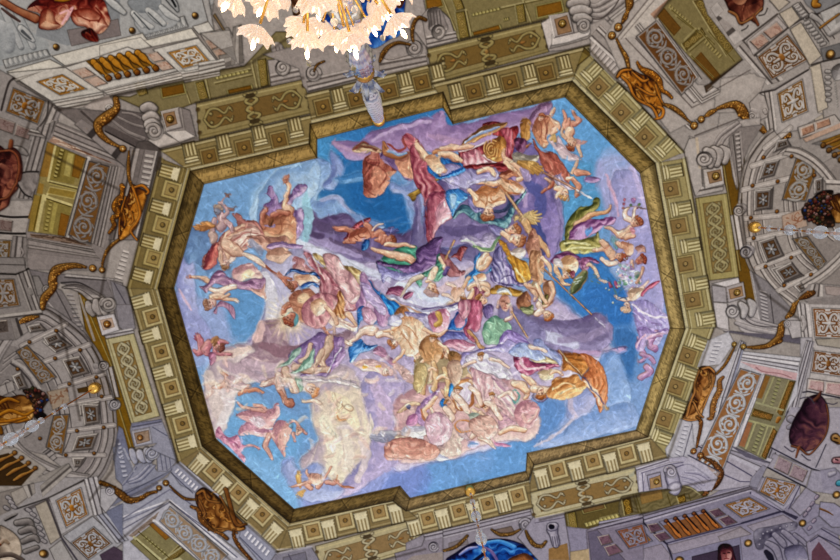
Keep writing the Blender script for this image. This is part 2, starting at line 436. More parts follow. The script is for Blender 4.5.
# ---------------------------------------------------------------- the painted sky and its figures
WARP=1.15
V(0,0,1)
FRES=[len(REG),0]
thing('sky',None,None,kind='structure')
SKY=[204,184,317,158,317,139,443,107,452,124,565,96,640,173,670,328,636,430,527,452,526,471,410,498,400,486,294,509,216,439,174,288]
Gr(np.array([[q[0]+(q[0]-422)*.03,q[1]+(q[1]-300)*.05]for q in np.array(SKY).reshape(-1,2)]).ravel(),'6c98d0',h=0)
def haze(pts,col,soft=14,a=.9,**k):P(pts,col,soft=soft,a=a,own=False,h=0,mott=k.pop('mott',.12),**k)
haze([170,200,320,140,330,240,240,300,180,320],'78a2d6',20);haze([190,180,250,170,262,215,230,240,200,240],'6897cf',16,.8);haze([180,230,220,225,215,262,182,268],'6c8cbc',10,.8)
haze([255,190,320,155,318,200,300,260,262,230],'9dbde0',12,.8);haze([300,160,330,150,330,200,320,250,298,250],'8cb8d8',8,.8)
haze([315,130,450,100,455,130,330,170],'2470ba',6);haze([318,138,345,140,345,165,320,170],'3c88c4',8,.8)
haze([318,190,325,165,350,150,370,165,400,200,425,200,425,235,390,232,350,215,330,208],'1c66ae',8);haze([350,180,420,190,420,225,370,225],'1860aa',10,.8)
haze([405,185,440,180,436,240,414,235],'8aa4d8',6,.8)
haze([540,100,640,110,650,200,600,230,560,215,545,170],'5a9cdc',16);haze([565,170,600,165,620,205,580,222,560,212],'4a94cc',8,.8);haze([598,160,640,165,665,260,660,320,640,300,615,240,600,195],'a8a0d4',9,.9);haze([602,150,630,160,650,230,625,235,612,200],'9aa8dc',8,.6)
haze([560,255,640,262,640,330,620,345,580,330,560,310],'2c76c8',8);haze([585,290,640,290,632,345,600,335],'2a6cc0',10,.7);haze([640,270,672,320,640,400,628,360,636,300],'8a9ad8',10,.8);haze([590,340,640,330,638,400,600,400],'5c8ccc',12);haze([615,330,636,335,634,372,628,398,618,365],'2e68b0',6,.8)
haze([520,395,640,380,645,440,530,470,480,470],'7c9cd4',18);haze([560,385,600,380,590,420,560,430],'a4a8d8',10,.6);haze([495,410,540,400,570,405,545,440,500,460,480,440],'5484c8',10,.8);haze([400,460,480,445,530,440,528,480,410,500],'5c94d4',10);haze([420,455,480,440,490,470,430,490],'6c9cdc',10,.7)
haze([200,380,260,400,300,470,300,515,240,480,200,430],'7cb0e4',14);haze([222,400,300,420,290,460,240,450],'6aa4dc',12,.9);haze([340,440,420,440,410,500,330,510,300,500],'9c9cdc',14,.8);haze([395,470,430,470,420,500,380,500],'6c84d0',8,.7)
haze([405,380,430,370,430,420,400,450,385,440],'9cb4e0',8,.9);haze([378,340,418,350,415,410,392,420,380,380],'94b0e0',8,.8)
haze([230,290,262,288,265,330,250,345,232,330,228,305],'5c94d0',5,.95);haze([178,300,215,300,230,330,225,350,190,370,180,330],'9aa4d8',8,.8);haze([215,355,240,365,230,400,210,395,200,375],'9ab4e4',8,.8)
for k in range(140):
 R=random.Random(k);x,y=R.uniform(185,655),R.uniform(110,500);l=R.uniform(6,26);t=R.uniform(-.7,.4)
 S([x,y,.3,x+l*.5,y+l*t*.4,R.uniform(.8,2.4),x+l,y+l*t,.3],R.choice(['b8d0f0','8cb4e4','a8a8dc','4c84c8','c8c0e4']),a=.16,soft=2.4,own=False,sh=0,h=0)
haze([425,255,470,250,520,262,545,300,530,345,480,350,430,350,395,335,400,300],'e4c4b4',10,.0)
def cloud(label,pts,p,soft=3,fold=None,streak=(),a=1,vol=4):
 thing('painted_cloud',label,'cloud',kind=None);P(pts,p,soft=soft*1.7,vol=vol,fold=fold,mott=.12,h=.006,a=a)
 R=random.Random(int(pts[0]*7+pts[1]));A=np.array(pts,float).reshape(-1,2);lo,hi=A.min(0),A.max(0);q=pal(p)
 for s in streak:S(s[:-1],s[-1],soft=1.6,own=False,sh=.4,a=.85)
CF=(35,16,.22,.3)
V(0,0,1)
cloud('broad mauve cloud across the top of the painted sky',[331,142,345,141,360,141,372,132,400,124,425,118,443,111,452,125,500,114,535,106,548,102,552,110,535,128,520,134,500,138,470,148,440,155,425,152,410,165,390,168,370,160,350,160,338,150],'b89ccc a07cb0 785a90',1.5,(-12,18,.2,.1),[[372,142,1.5,400,128,2,430,122,1.5,'c8a8d4'],[430,135,2,460,142,3,500,128,2,'b48ab4'],[333,142,1,350,150,2,372,158,2,'b890b8']])
cloud('pale blue cloud ridge left of the deep blue opening',[300,160,318,158,328,162,338,170,342,158,334,182,322,190,318,200,330,196,338,196,346,205,360,214,372,219,386,226,378,232,350,232,320,226,308,214,298,215,296,190],'a8c4e8 80a0d4 5c78b4',2.5,CF,[[322,200,2,336,197,2.4,350,210,2,'a8acd8'],[300,165,2,312,175,3,310,195,2,'94c4dc']])
cloud('small lilac cloud wisp at the top left of the deep blue opening',[330,150,342,162,342,175,332,190,322,186,330,172],'9cb0e0 7c8cc8 5c6cac',2.5)
cloud('thin blue-white cloud wisps in the deep blue opening',[332,178,345,176,360,170,372,178,360,182,342,184],'8cb4e4 5c94d0 3c7cc0',3,a=.7)
cloud('pale cloud behind the yellow trumpet bell',[390,183,405,185,415,180,425,198,420,212,412,210,404,196,392,192],'b4b8e0 8c9cd4 6a80bc',2.5)
cloud('wide pale lilac and rose cloud behind the central throng of painted figures',[268,255,300,240,340,250,400,262,470,262,520,290,560,300,610,345,600,360,560,385,530,400,535,430,500,445,470,455,430,462,395,470,380,440,368,400,345,385,300,378,262,372,240,352,258,330,266,300],'dccce0 b8a4c8 8c7cac',5,(30,14,.35,.1))
cloud('dark purple cloud under the small flying red cherub',[303,207,312,210,318,218,330,216,345,213,358,222,372,225,395,232,420,228,432,226,442,235,440,255,425,268,400,262,380,262,360,262,345,258,330,250,312,240,305,238,302,228,308,220],'9484b4 705c90 4c3864',2.2,(20,12,.3,.2),[[305,240,2,330,245,5,360,255,3,'a490c0'],[308,215,3,325,228,5,350,228,3,'58446c'],[305,232,3,320,236,3,'4c3860'],[330,240,2,350,248,2,375,258,2,'584468']])
cloud('smoky violet cloud behind the central hero',[418,196,426,240,450,248,470,240,500,215,500,190,520,180,535,190,548,205,545,240,548,262,540,268,530,250,510,240,492,262,480,290,462,300,440,290,424,275,410,250,412,225],'a08cc0 786c9c 54487c',2.5,(60,14,.3,.1),[[425,240,4,450,228,6,480,225,4,'6c5c88'],[500,200,4,520,215,7,530,240,5,'9480bc'],[430,225,3,440,215,4,'9090bc']])
cloud('violet cloud directly beneath the crimson-draped hero',[424,205,436,185,450,165,480,150,510,145,535,150,552,175,562,205,562,240,548,262,505,252,480,242,445,248,425,240],'a08cc0 7a689c 52447c',2.2,(60,14,.3,.1),[[440,228,3,460,232,5,485,228,3,'5c4c80'],[515,150,3,530,170,5,540,200,4,'b09ccc']])
cloud('violet and navy cloud right of the central hero',[518,140,540,150,548,185,556,205,560,225,552,262,538,266,530,240,520,215,505,195,505,160],'a890cc 8470b0 443c80',2.5,CF,[[528,185,5,540,195,6,540,212,5,'4c5098'],[534,225,6,540,245,6,538,262,3,'384488'],[505,165,3,520,185,4,525,205,3,'b898c8']])
cloud('pale lilac cloud patch behind the flower-bearing cherubs',[612,175,628,170,648,190,660,250,665,300,655,330,640,330,628,300,612,240,610,205],'c4b4e4 a49cd4 8080b8',4,CF,[[606,175,1,614,195,1.6,619,215,1,'e0a8c4'],[632,168,2,640,190,2,646,215,1.5,'c4b0e0']])
cloud('soft lilac cloud at the left beside the flying pair',[176,262,192,255,196,270,195,290,200,312,210,330,215,345,190,350,180,330,176,300],'b8b8e4 9a9cd4 7c80bc',3,CF,[[178,290,1,186,300,1.5,192,310,1,'e0b4c8']])
cloud('blue-grey cloud corner at the upper left',[182,232,200,225,214,240,225,268,210,276,196,262,186,262],'7ca0d0 5c7cb0 44608f',3)
cloud('bright blue and white cloud around the pointing youth',[258,205,262,190,275,172,300,165,318,162,318,190,305,205,300,215,306,238,300,250,280,250,255,240],'b4cce8 8cacd8 6c90c4',3,CF,[[258,200,2,252,215,3,256,232,2,'a8c4e4'],[305,195,3,308,215,4,306,240,3,'94c8dc']])
cloud('pale lilac cloud column between the flying pair and the sun god',[262,262,280,255,300,246,330,250,350,262,365,272,372,282,300,300,285,330,262,350,255,340,262,320,268,300,262,285],'d4cce0 b8b0d0 9088b0',2.5,(70,14,.25,.1),[[265,275,4,272,300,6,268,330,4,'d8d0dc'],[295,240,3,325,255,4,355,265,4,370,272,2,'dcdcf0'],[360,270,3,390,278,4,400,285,2,'d4d4ec']])
cloud('brownish mauve cloud below the radiant sun god',[256,335,262,322,285,320,290,345,320,340,350,330,352,345,330,352,305,362,285,372,255,372,240,378,225,372,232,358,248,350],'d4b4b0 a88494 7a5868',3,(-25,12,.3,.1),[[262,345,4,290,352,6,330,340,4,'8c6070'],[245,362,4,270,368,5,300,362,3,'c8a8b8'],[262,325,4,258,338,5,'e4b8b4']])
cloud('large cream and rose cloud at the lower left',[216,352,232,345,248,343,256,352,240,362,258,374,290,374,320,368,345,365,360,382,352,402,345,425,330,445,322,470,310,480,300,460,318,440,330,410,310,395,290,388,262,380,240,390,235,405,228,422,215,440,205,410,203,385,208,366],'ecdcd4 cdb4b8 a48c9c',3,(-30,15,.25,.3),[[208,375,5,215,400,7,222,425,5,'d8c0bc'],[225,365,5,250,372,7,280,380,5,'b898a8'],[215,358,4,235,352,4,250,348,3,'e8c8bc'],[230,400,3,222,420,5,216,435,3,'e0d0d4']])
cloud('creamy glowing cloud below the centre left, over the lowest cherubs',[312,400,322,385,345,380,370,385,392,395,405,420,395,440,380,460,352,480,330,488,312,470,318,440,312,420],'f4e4c8 dcc4b0 b49cb0',3,(60,14,.25,.5),[[330,395,5,345,405,7,355,425,5,'f0dcb8'],[325,420,6,335,450,8,330,470,5,'ecdcc4'],[345,430,3,350,455,5,345,470,3,'e8d4c4']])
cloud('violet cloud column between the cream cloud and the centre group',[362,382,380,365,392,372,405,385,402,420,410,440,395,462,370,482,350,495,330,500,352,470,372,440,366,410],'d8c0dc b09cc8 847cb0',3.5,(75,13,.25,.2),[[376,388,5,385,410,8,382,440,5,'c4a8cc'],[370,415,1,371,428,1.6,364,440,1,'f0dcc8'],[362,440,4,366,455,5,358,480,3,'e0c8c8'],[400,440,3,390,462,6,370,478,4,'b8a4d0']])
cloud('blue-lilac cloud under the grey wing, at the bottom',[300,470,318,462,330,480,345,490,330,500,305,500,285,480,282,462,292,458],'c4c8ec a0a8d8 7c8cc8',4)
cloud('long mauve cloud under the lance at the right',[505,303,515,312,535,318,560,320,580,318,595,312,606,318,612,328,612,340,604,350,625,346,624,352,600,357,575,352,555,350,545,345,530,335,518,330,506,325],'a898c8 80709c 5a4878',1.8,(8,10,.35,.2),[[515,325,3,545,335,5,575,345,4,'d0cce8'],[520,316,3,550,322,4,590,326,3,'6c5c88'],[560,340,3,590,336,4,608,326,3,'9480a8'],[545,350,1,570,353,1.4,600,352,.8,'4c2c48'],[575,350,2,600,354,2.5,622,349,1.5,'c8a0cc']])
cloud('blue cloud bank at the lower right',[600,358,615,352,625,370,632,400,620,410,600,412,590,400],'a4bce8 84a4dc 5c84c4',4)
cloud('pale grey-blue cloud fold at the bottom, right of the centre group',[568,395,585,386,598,392,590,412,575,420,566,412],'c0b8d8 a0a4d4 7484c0',3,CF,[[572,392,2,570,405,3,576,416,2,'c8b4cc']])
cloud('light blue cloud slope near the bottom edge of the sky',[540,440,565,425,590,412,630,402,636,425,600,436,545,448],'acbce8 90a8dc 7090cc',4,CF,[[535,446,1,560,432,1.6,575,415,1,'d4c0cc']])
cloud('pale lavender cloud sheet in the centre',[398,268,420,262,450,258,472,262,478,280,468,300,440,308,420,306,400,300,390,285],'e8e0f0 c4b4d4 9a8cb8',2.5,(20,12,.25,.1),[[440,290,3,462,282,5,470,270,3,'d8b8c0'],[400,285,4,420,292,6,445,300,4,'dce4f8']])
cloud('mauve cloud behind the green-robed woman',[500,305,520,310,545,330,540,345,520,340,505,345,495,330,498,315],'9c90c0 8478a8 5c5080',2.5,CF)
cloud('golden brown glow behind the centre bottom group',[425,350,450,352,470,372,460,390,440,400,425,395,418,370],'dcc8a0 b49870 80684c',3)
cloud('peach pink cloud ground of the centre bottom group',[395,400,425,385,450,380,480,375,515,380,530,400,540,420,530,440,500,440,470,450,452,460,440,458,425,462,400,462,392,450,385,440,395,425],'f0d0c4 d8a8a8 b07c84',2.5,(-15,12,.3,.2))
# ---- figure parts
FW='fae0ca dca686 a0543c';FD='e4a48c bc6c54 7c3428';FP='fceee2 ecc8b4 c08870';FO='fceedc ecbc98 c47444';FG='f0d4c8 d4a89c a06c64'
RD='6a2418'
def L(p,*pts,r=RD,a=.55):
 for s in pts:S(s,p,rim=(r,a),h=.006)
def D(pts,p,ang=60,sp=4,amp=.6,vol=2,**k):P(pts,p,fold=(ang,sp,amp,pts[0]*.01%1),vol=vol,rim=k.pop('rim',None)or(np.array(pal(p)[2])*.7,1.0,.5),h=.008,**k)
def H(x,y,r,ang,hair='a86c40 74401f 3c1c0c',p=FW,face=True):
 """head seen with its crown towards ang"""
 (x,y,r),=tr3([x,y,r]);c,s=math.cos(math.radians(ang)),math.sin(math.radians(ang));f=lambda u,v:(x+r*(u*c-v*s),y+r*(u*s+v*c))
 a=f(.25,0);b=f(-.45,0);Sr([a[0],a[1],r*.92,b[0],b[1],r*.66],p,rim=(RD,.5),h=.01)
 k=cur[1];part('hair');h0,h1,h2=f(.85,.1),f(.6,-.75),f(.6,.8)
 Sr([h1[0],h1[1],r*.34,h0[0],h0[1],r*.5,h2[0],h2[1],r*.36],hair,rim=(pal(hair)[2],.6),h=.006)
 for i in range(5):q=f(.75+.2*math.cos(i*2.4),-.8+i*.4);Sr([q[0],q[1],r*.22],hair,h=.003)
 cur[1]=cur[2]=k
 if face:
  for v in(-.34,.3):e=f(.06,v);e2=f(.06,v+.18);Kr([e[0],e[1],e2[0],e2[1]],r*.17,'42201a',a=.85);g=f(.25,v-.05);g2=f(.25,v+.24);Kr([g[0],g[1],g2[0],g2[1]],r*.08,'7a4430',a=.6)
  n0,n1=f(.1,-.02),f(-.25,-.1);Kr([n0[0],n0[1],n1[0],n1[1]],r*.11,'9a5844',a=.7);m0,m1=f(-.5,-.2),f(-.5,.2);Kr([m0[0],m0[1],m1[0],m1[1]],r*.14,'9c3c38',a=.85)
  for v in(-.5,.45):q=f(-.2,v);Sr([q[0],q[1],r*.2],'dc8c78',a=.35,own=False,sh=0,soft=1.5,h=0)
def N(x,y,ang,s=6,p=FW):
 """hand pointing towards ang: palm, four fingers, thumb"""
 (x,y,s),=tr3([x,y,s]);
 for da,l in((-34,1.5),(-12,1.9),(8,1.8),(28,1.45),(72,1.1)):
  t=math.radians(ang+da);m=math.radians(ang+da*.7+10);Sr([x,y,s*.34,x+s*.9*math.cos(t),y+s*.9*math.sin(t),s*.24,x+s*l*math.cos(m),y+s*l*math.sin(m),s*.17],p,rim=(RD,.4),h=.003)
 Sr([x,y,s*.55],p,h=.004)
def W(x,y,x2,y2,w,p,n=7):
 """wing from root to tip"""
 k=cur[1];part('wing');d=math.atan2(y2-y,x2-x);l=math.hypot(x2-x,y2-y)
 for i in range(n):
  t=i/(n-1);a=d+(t-.5)*w;ll=l*(.62+.38*math.sin(math.pi*(1-t)*.8+.3));S([x,y,l*.07,x+ll*.5*math.cos(a),y+ll*.5*math.sin(a),l*.095,x+ll*math.cos(a),y+ll*math.sin(a),l*.045],p,rim=(pal(p)[2],.7),h=.004)
 cur[1]=cur[2]=k
def fig(label,name='painted_figure',cat='figure'):thing(name,label,cat)
def ch(label):thing('painted_cherub',label,'cherub')
def dr(*a,name='drapery',**k):kk=cur[1];part(name);D(*a,**k);cur[1]=cur[2]=kk
def rod(label,name,cat,pts,w,col):
 global WARP
 WARP=0.;thing(name,label,cat);A=np.array(pts,float).reshape(-1,2);KL(pts,w+.5,'5a3420',own=True,a=.6);KL(pts,w,col,own=True,h=.006);KL(A+np.array([.8,-.8]),w*.35,'f0d0a0',a=.6);WARP=1.0
def folds(lines,w,col,a=.8):
 for l in lines:K(l,w,col,a=a)
# 1 upper left: youth reaching up with lilac mantle (crop 180,160)
V(180,160)
fig('painted youth at the upper left reaching one bare arm straight up, in a lilac mantle')
dr([560,520,545,440,560,360,600,310,640,270,615,230,625,180,660,190,690,260,690,300,720,280,780,240,800,180,860,165,900,190,880,220,820,260,770,330,790,360,860,340,870,420,860,500,820,560,780,540,700,480],'d0b0d4 9c78ac 64447c',70,26,.7)
L(FW,[760,360,42,730,320,20,745,270,16,760,215,15,745,165,12,738,150,10]);N(735,140,-60,22,FD);S([738,158,11],FD)
P([560,430,590,380,640,400,700,370,770,360,810,420,815,490,820,560,790,620,700,600,620,560,570,500],'ecb492 c47c58 80402c',vol=5,fold=(70,60,.3,0),h=.01);P([600,500,640,530,700,520,760,500,800,540,740,570,640,570,580,540],'f6dcc0 e6b890 c08058',soft=3)
L(FD,[600,340,16,575,380,15,565,440,13,590,480,12],[640,385,18,690,370,20,750,380,16]);folds([[640,420,700,410,760,430],[660,460,730,450,790,470],[700,400,720,470,690,520]],1.1,'8a4430',.6)
K([600,465,650,470,660,460],2,'9c88c0');S([640,430,16,630,460,12],'8a5030 6c3820 3c1c10')
# 2 scroll genie & red-robed figure
fig('painted figure in rose robes seen from behind at the upper left, beside the reaching youth')
dr([370,370,420,380,450,420,520,430,560,470,600,560,560,600,420,640,300,640,240,700,160,760,150,700,200,640,260,580,300,520,380,480,400,440],'e8b4a4 c0746c 84403c',30,22,.6)
P([300,540,340,500,400,460,480,445,530,470,560,520,540,560,470,580,400,640,380,700,330,720,290,660,280,590],FG,vol=5,h=.01);L('f0ccb4 d8a488 a46c54',[440,470,26,360,510,24,310,580,20,330,640,18,340,680,14])
folds([[330,530,420,480,500,470],[380,560,460,510,540,520],[420,600,480,550,560,560],[300,600,360,560,420,540]],1.3,'a0504c',.7);folds([[340,545,430,500,510,490],[400,590,480,540,550,545]],1.2,'f6dccc',.6)
V(180,240)
dr([230,30,260,20,270,70,270,110,250,170,180,210,150,190,180,120,200,70],'e07c6c b04444 702430',110,26,.6)
L('f0ccb4 d0a088 8c6454',[330,30,40,380,70,45,420,90,30],[290,90,18,290,150,16,310,200,14,340,160,12]);H(320,165,30,100,'c08c64 8a5c3c 4c2c1c',FG)
ch('small pale painted child curled up under two birds at the upper left');V(180,160)
L('dcb8b0 b48c94 7c6070',[290,470,34,300,430,32,280,380,30,260,350,26],[310,400,16,340,360,14,310,310,12,280,300,10],[240,420,18,230,500,18,240,560,16],[330,440,20,360,470,16,370,500,12]);H(262,350,34,-70,'c4a494 a08478 6c5450','a4a4b8 8c8ca4 5c5c78',False);W(240,460,100,462,.5,'e8a868 c0783c 7c4420',5)
S([225,520,26,240,540,28,230,570,20],'dcbcb4 b8948c 84605c',rim=(RD,.4))
for i,(x,y)in enumerate(((338,245),(368,340))):
 thing('painted_bird',['small brown painted bird higher above the curled child','small brown painted bird nearer the rose-robed figure'][i],'bird');S([x-8,y+6,7,x,y,11,x+10,y+12,6],'a8887c 7c5c5c 4c3438',rim=('3c2830',.6));L('a8887c 7c5c5c 4c3438',[x,y,5,x-14,y-14,4,x-22,y-12,2],[x+2,y,5,x+18,y-8,4,x+26,y-2,2])
K([300,290,320,265,335,255],1.5,'b4786c');K([320,310,350,330,365,340],1.3,'b4786c')
fig('painted figure in mauve drapery flying downward at the left, one arm stretched out left');V(180,240)
L(FW,[210,290,16,160,270,13,110,262,11,85,265,8]);N(85,265,190,16,FD)
dr([130,320,180,310,210,270,250,220,300,215,350,260,400,270,440,290,490,280,540,250,590,260,600,300,590,350,540,360,460,350,380,340,300,320,240,300,210,330,190,370,160,340],'d4a8c0 a47498 6c4068',10,18,.8);P([360,220,420,170,500,170,560,220,580,270,520,270,470,280,420,290,370,260],'f0d4c8 d8a8a4 a87078',vol=4,fold=(20,30,.4,.2));P([430,240,470,210,520,240,490,270,440,280],'f4e8c8 e8d0a8 c8a080',soft=3)
P([490,340,560,340,590,300,600,350,615,410,590,400,540,380],'ecc0b0 d8a090 b07870',vol=3);L(FP,[220,340,20,270,360,24,330,340,22,380,330,18]);L(FW,[230,400,22,290,390,26,330,410,18,390,420,12],[300,400,12,340,380,10]);N(385,425,10,14,FP);H(215,445,42,165,'c8987c 98644c 5c3428',FG)
dr([290,420,330,440,370,480,380,550,350,520,320,480,270,470,260,520,240,500,270,440],'d8a0b8 b07c9c 805070',80,20,.5)
fig('large pale rose drapery bundle left of the sun god, painted as a seated back');V(180,240)
P([470,-20,560,-30,640,-20,740,-30,770,20,740,90,680,130,620,120,600,80,540,70,500,30],'e8bca4 c88c78 8c584c',vol=5,fold=(10,30,.4,.2));P([605,100,640,70,700,50,760,80,780,110,730,150,680,150,620,130],'ecc4ac d09c84 a06c58',vol=4);dr([600,60,640,20,700,10,780,20,860,30,850,60,760,60,690,50,640,70],'d8b0d4 a888b4 705084',5,20,.6);S([500,20,22,540,60,26,560,100,14],'b0b4d4 8088a8 585c80',a=.8)
L(FP,[450,100,14,520,130,20,580,170,14,610,190,8]);K([600,180,640,210,700,250],2.6,'9c4c34');S([600,180,5,650,215,6,690,245,5],'c86c4c 8c3c28 4c1c14')
# 3 blue-sashed woman & big pink drapery (crop 270,240)
V(270,240)
fig('painted woman with a blue sash above the sun god, head thrown back, rose veil')
P([160,170,180,120,230,130,270,190,320,220,300,240,220,210,170,220],'e0b0a8 c08080 8c5058',vol=3,fold=(60,30,.5,0));L(FD,[60,240,16,100,270,18,120,310,16,160,330,14],[80,250,10,150,280,9]);L(FP,[190,260,26,240,270,34,290,270,26,340,290,14],[220,300,20,270,300,22]);P([180,250,260,240,300,270,290,310,230,320,180,300],'fae4d0 e8bc9c b87c60',soft=2,vol=3)
dr([110,245,140,210,200,205,260,230,310,225,350,270,340,280,300,245,240,245,180,225,140,235,120,250],'6c98dc 2c54a4 10204c',10,14,.8,name='blue_sash');dr([215,315,280,290,350,320,345,340,300,320,250,345],'a8c4ec 3c74c4 1c3c84',10,14,.7,name='blue_sash');H(165,320,34,150,'b87858 84482c 48201c',FD)
fig('painted goddess in voluminous pink and straw-gold robes, left of centre')
dr([240,80,290,100,310,140,370,190,420,220,480,280,540,340,580,380,620,370,640,420,630,460,590,500,560,480,540,520,480,560,400,560,370,500,340,420,320,500,290,480,340,380,350,330,350,280,320,220,260,150],'ecb4b8 c47c88 84404c',60,24,.75)
dr([300,100,340,100,400,150,450,170,500,180,560,190,630,210,640,260,620,330,600,380,560,360,500,290,440,240,360,170],'f0dcac c8a468 7c5c30',40,22,.7,name='gold_mantle')
P([380,400,430,360,500,350,540,420,560,480,520,500,470,540,430,560,390,500,370,440],'f4d4d0 dca0a4 a86070',vol=4,fold=(80,22,.5,.3));P([450,420,470,370,500,360,520,420,520,490,560,520,500,560,450,520],'ecb47c c07c44 7c3c1c',fold=(70,14,.8,0),vol=3);folds([[300,130,330,220,370,290,380,340,350,460],[370,210,420,260,460,320,520,340],[390,440,400,500,440,530],[540,480,590,490,610,440]],1.8,'8c3c4c',.7);folds([[310,120,345,210,385,280],[440,190,520,200,560,260,590,320]],1.5,'fcecdc',.7)
P([630,360,640,220,700,270,770,370,840,450,860,560,700,560,640,520,600,470],'e8c8e0 c090b8 805484',vol=4,fold=(60,22,.6,.1));P([650,450,700,430,760,480,770,540,700,550,650,500],'f4dcec d8acd0 a874a0',soft=3);dr([690,270,730,330,790,380,840,400,850,440,800,420,740,370,700,310],'5ca4e8 2c74cc 184888',50,16,.6,name='blue_sash')
V(280,310);dr([540,0,580,-30,620,20,720,70,720,100,640,90,580,70,560,110,545,160,550,90],'6cb0f0 2878cc 103c84',30,18,.8,name='blue_sash');dr([480,300,500,240,560,200,600,240,680,240,620,280,560,300,530,350,500,370],'9cc8f8 3480d4 144890',140,20,.8,name='blue_sash')
P([330,20,380,40,440,70,500,100,550,120,520,150,450,130,380,110,330,60],'fcf0e0 e8c8b8 b88880',vol=3,fold=(30,12,.5,0));L(FW,[480,30,26,500,60,20,540,110,10]);L(FP,[650,140,38,600,140,30,560,170,20,490,215,14]);N(480,220,150,16,FP);L(FP,[700,170,30,750,160,28,800,180,24])
# 4 sun god
fig('painted radiant sun god with a bright halo, left of centre, arm extended right');V(280,310)
kk=cur[1];part('halo','pale gold rays and ring round the head')
for i in range(26):
 a=i*.2417;S([75,60,18,75+170*math.cos(a),60+170*math.sin(a),4],'f4d89c',a=.32,soft=3,sh=0,own=False)
S([75,75,85],'f0d0a0',a=.35,soft=10,sh=0,own=False);back()
P([60,-90,120,-140,200,-150,260,-100,330,-60,310,20,230,80,150,90,110,40,90,0],'ecbc9c cc8868 8c4c38',vol=6,fold=(60,50,.35,.1),h=.012);folds([[120,-90,180,-60,220,0],[150,-110,230,-90,260,-30],[110,-40,170,-10,200,50]],1.4,'8c4830',.6);P([130,-100,180,-120,210,-80,170,-50,130,-60],'f8e0c0 ecc49c c8906c',soft=3)
L('e8a88c c47458 84382c',[190,60,26,240,80,24,290,100,18,320,140,13,340,160,10]);N(345,170,70,18,FD);L('e4a488 bc6c50 7c3428',[60,-40,20,30,-10,18,20,30,14])
S([85,65,52],'c8dcd8 5c98a4 3c6c74',sh=0,rim=('3c7484',.9));H(75,60,42,120,'c87048 903c28 501c14',FD)
# 5 figures beneath sun god: violet/green robed reclining women
V(280,310)
fig('pale painted reclining nudes in violet and sage drapery below the sun god')
dr([60,330,150,240,220,190,280,150,340,170,400,190,440,200,450,260,430,330,380,400,330,460,310,470,240,460,150,470,140,460,220,410,180,400],'b498c4 8c6ca4 5c4078',130,26,.6)
P([380,200,440,190,430,250,460,290,440,350,400,400,340,450,320,470,350,400,380,320,370,250],'c4a4cc 9c74a8 64407c',vol=2,fold=(120,20,.6,.2))
L('ecccb4 cca48c 98705c',[350,200,30,330,280,34,290,350,26,310,400,14],[300,280,18,270,340,20,250,380,18],[220,250,20,200,320,22,150,360,20],[100,400,24,200,420,30,330,420,24],[40,420,26,60,480,28,90,560,20],[150,400,16,220,380,14])
dr([-20,400,60,340,100,280,150,260,140,310,80,370,20,400],'b8d0c0 90b0a4 608078',140,16,.6,name='sage_sash');dr([180,350,220,300,250,270,240,330,220,390,130,440,80,440,140,400],'c0dccc 94b8a4 5c8474',120,14,.6,name='sage_sash');dr([110,470,150,480,160,560,110,560],'b0ccb8 88a894 587868',80,14,.5,name='sage_sash')
dr([160,490,260,480,330,490,400,470,520,510,560,550,440,520,300,510,180,500],'f4ece4 dcc8c8 a898a8',5,14,.5)
L(FG,[340,140,8,370,130,9,385,110,8,380,170,10]);S([430,260,5,330,440,4],'f4f0f8 d8d0e0 a49cb8')
V(180,320);L(FG,[680,420,26,600,440,22,570,455,10],[700,400,34,690,450,30,720,520,24,740,570,20]);L(FP,[790,430,24,810,490,20])
V(200,390);L('e8b49c c88068 90503c',[560,10,18,590,50,16,620,70,14]);S([630,85,34,640,100,28],'d89478 b46850 7c3c2c',rim=(RD,.7))
# 6 top centre-left: kneeling figure in terracotta with pink veil  (crop 300,100)
V(300,100)
ch('painted terracotta nude seen from behind at the top, under the mauve cloud')
P([445,430,460,395,500,375,560,385,600,440,640,467,680,494,640,549,620,603,560,658,500,685,450,658,440,576,440,494],'e09878 b8604c 742c24',vol=6,fold=(95,40,.45,.2),h=.014);P([540,467,580,494,600,549,580,603,520,630,490,576,510,522],'f0b094 cc7c60 94483c',soft=4,fold=(100,30,.3,0));folds([[500,460,480,522,500,603],[560,454,600,508,590,576],[600,535,560,617],[470,630,520,664]],1.3,'7c2c24',.6);H(520,400,46,100,'c8705c 943c34 541c1c','dc9080 b45c50 74302c',False)
P([370,355,400,310,440,295,480,320,570,350,580,370,500,360,420,370],'e4c49c b08464 6c4838',vol=3,fold=(15,20,.7,0));K([380,350,440,330,540,355],1.4,'6c3020');K([390,345,430,300,470,315],1.3,'7c2c28')
P([590,350,640,380,700,480,760,500,800,540,760,560,700,500,640,470,600,420,560,400],'9c7cac 6c4c80 40285c',vol=2)
P([660,430,700,380,780,360,830,440,800,540,760,540,700,500],'ecb090 d08868 985040',vol=5,fold=(100,40,.3,0));L('cc8c5c a05c34 643018',[590,310,12,610,370,22,680,395,20,740,380,16]);S([620,360,8,680,378,10,750,370,8],'a8c4ec 80a0cc 5070a0');dr([715,270,740,240,800,260,850,310,860,400,880,500,850,520,810,440,790,380,750,320],'e8a0a8 c4606c 84283c',60,20,.6);K([620,320,680,350,740,330,720,270],2,'9c3428')
# trumpet
thing('painted_trumpet','ochre painted trumpet bell left of the red-robed hero','trumpet');V(300,180);S([790,110,22,830,85,18,900,30,13,980,-20,10],'ecc460 b08028 5c3c10',rim=('3c2408',.8),h=.02);S([795,130,20,780,110,16],'c89838 805818 3c2408')
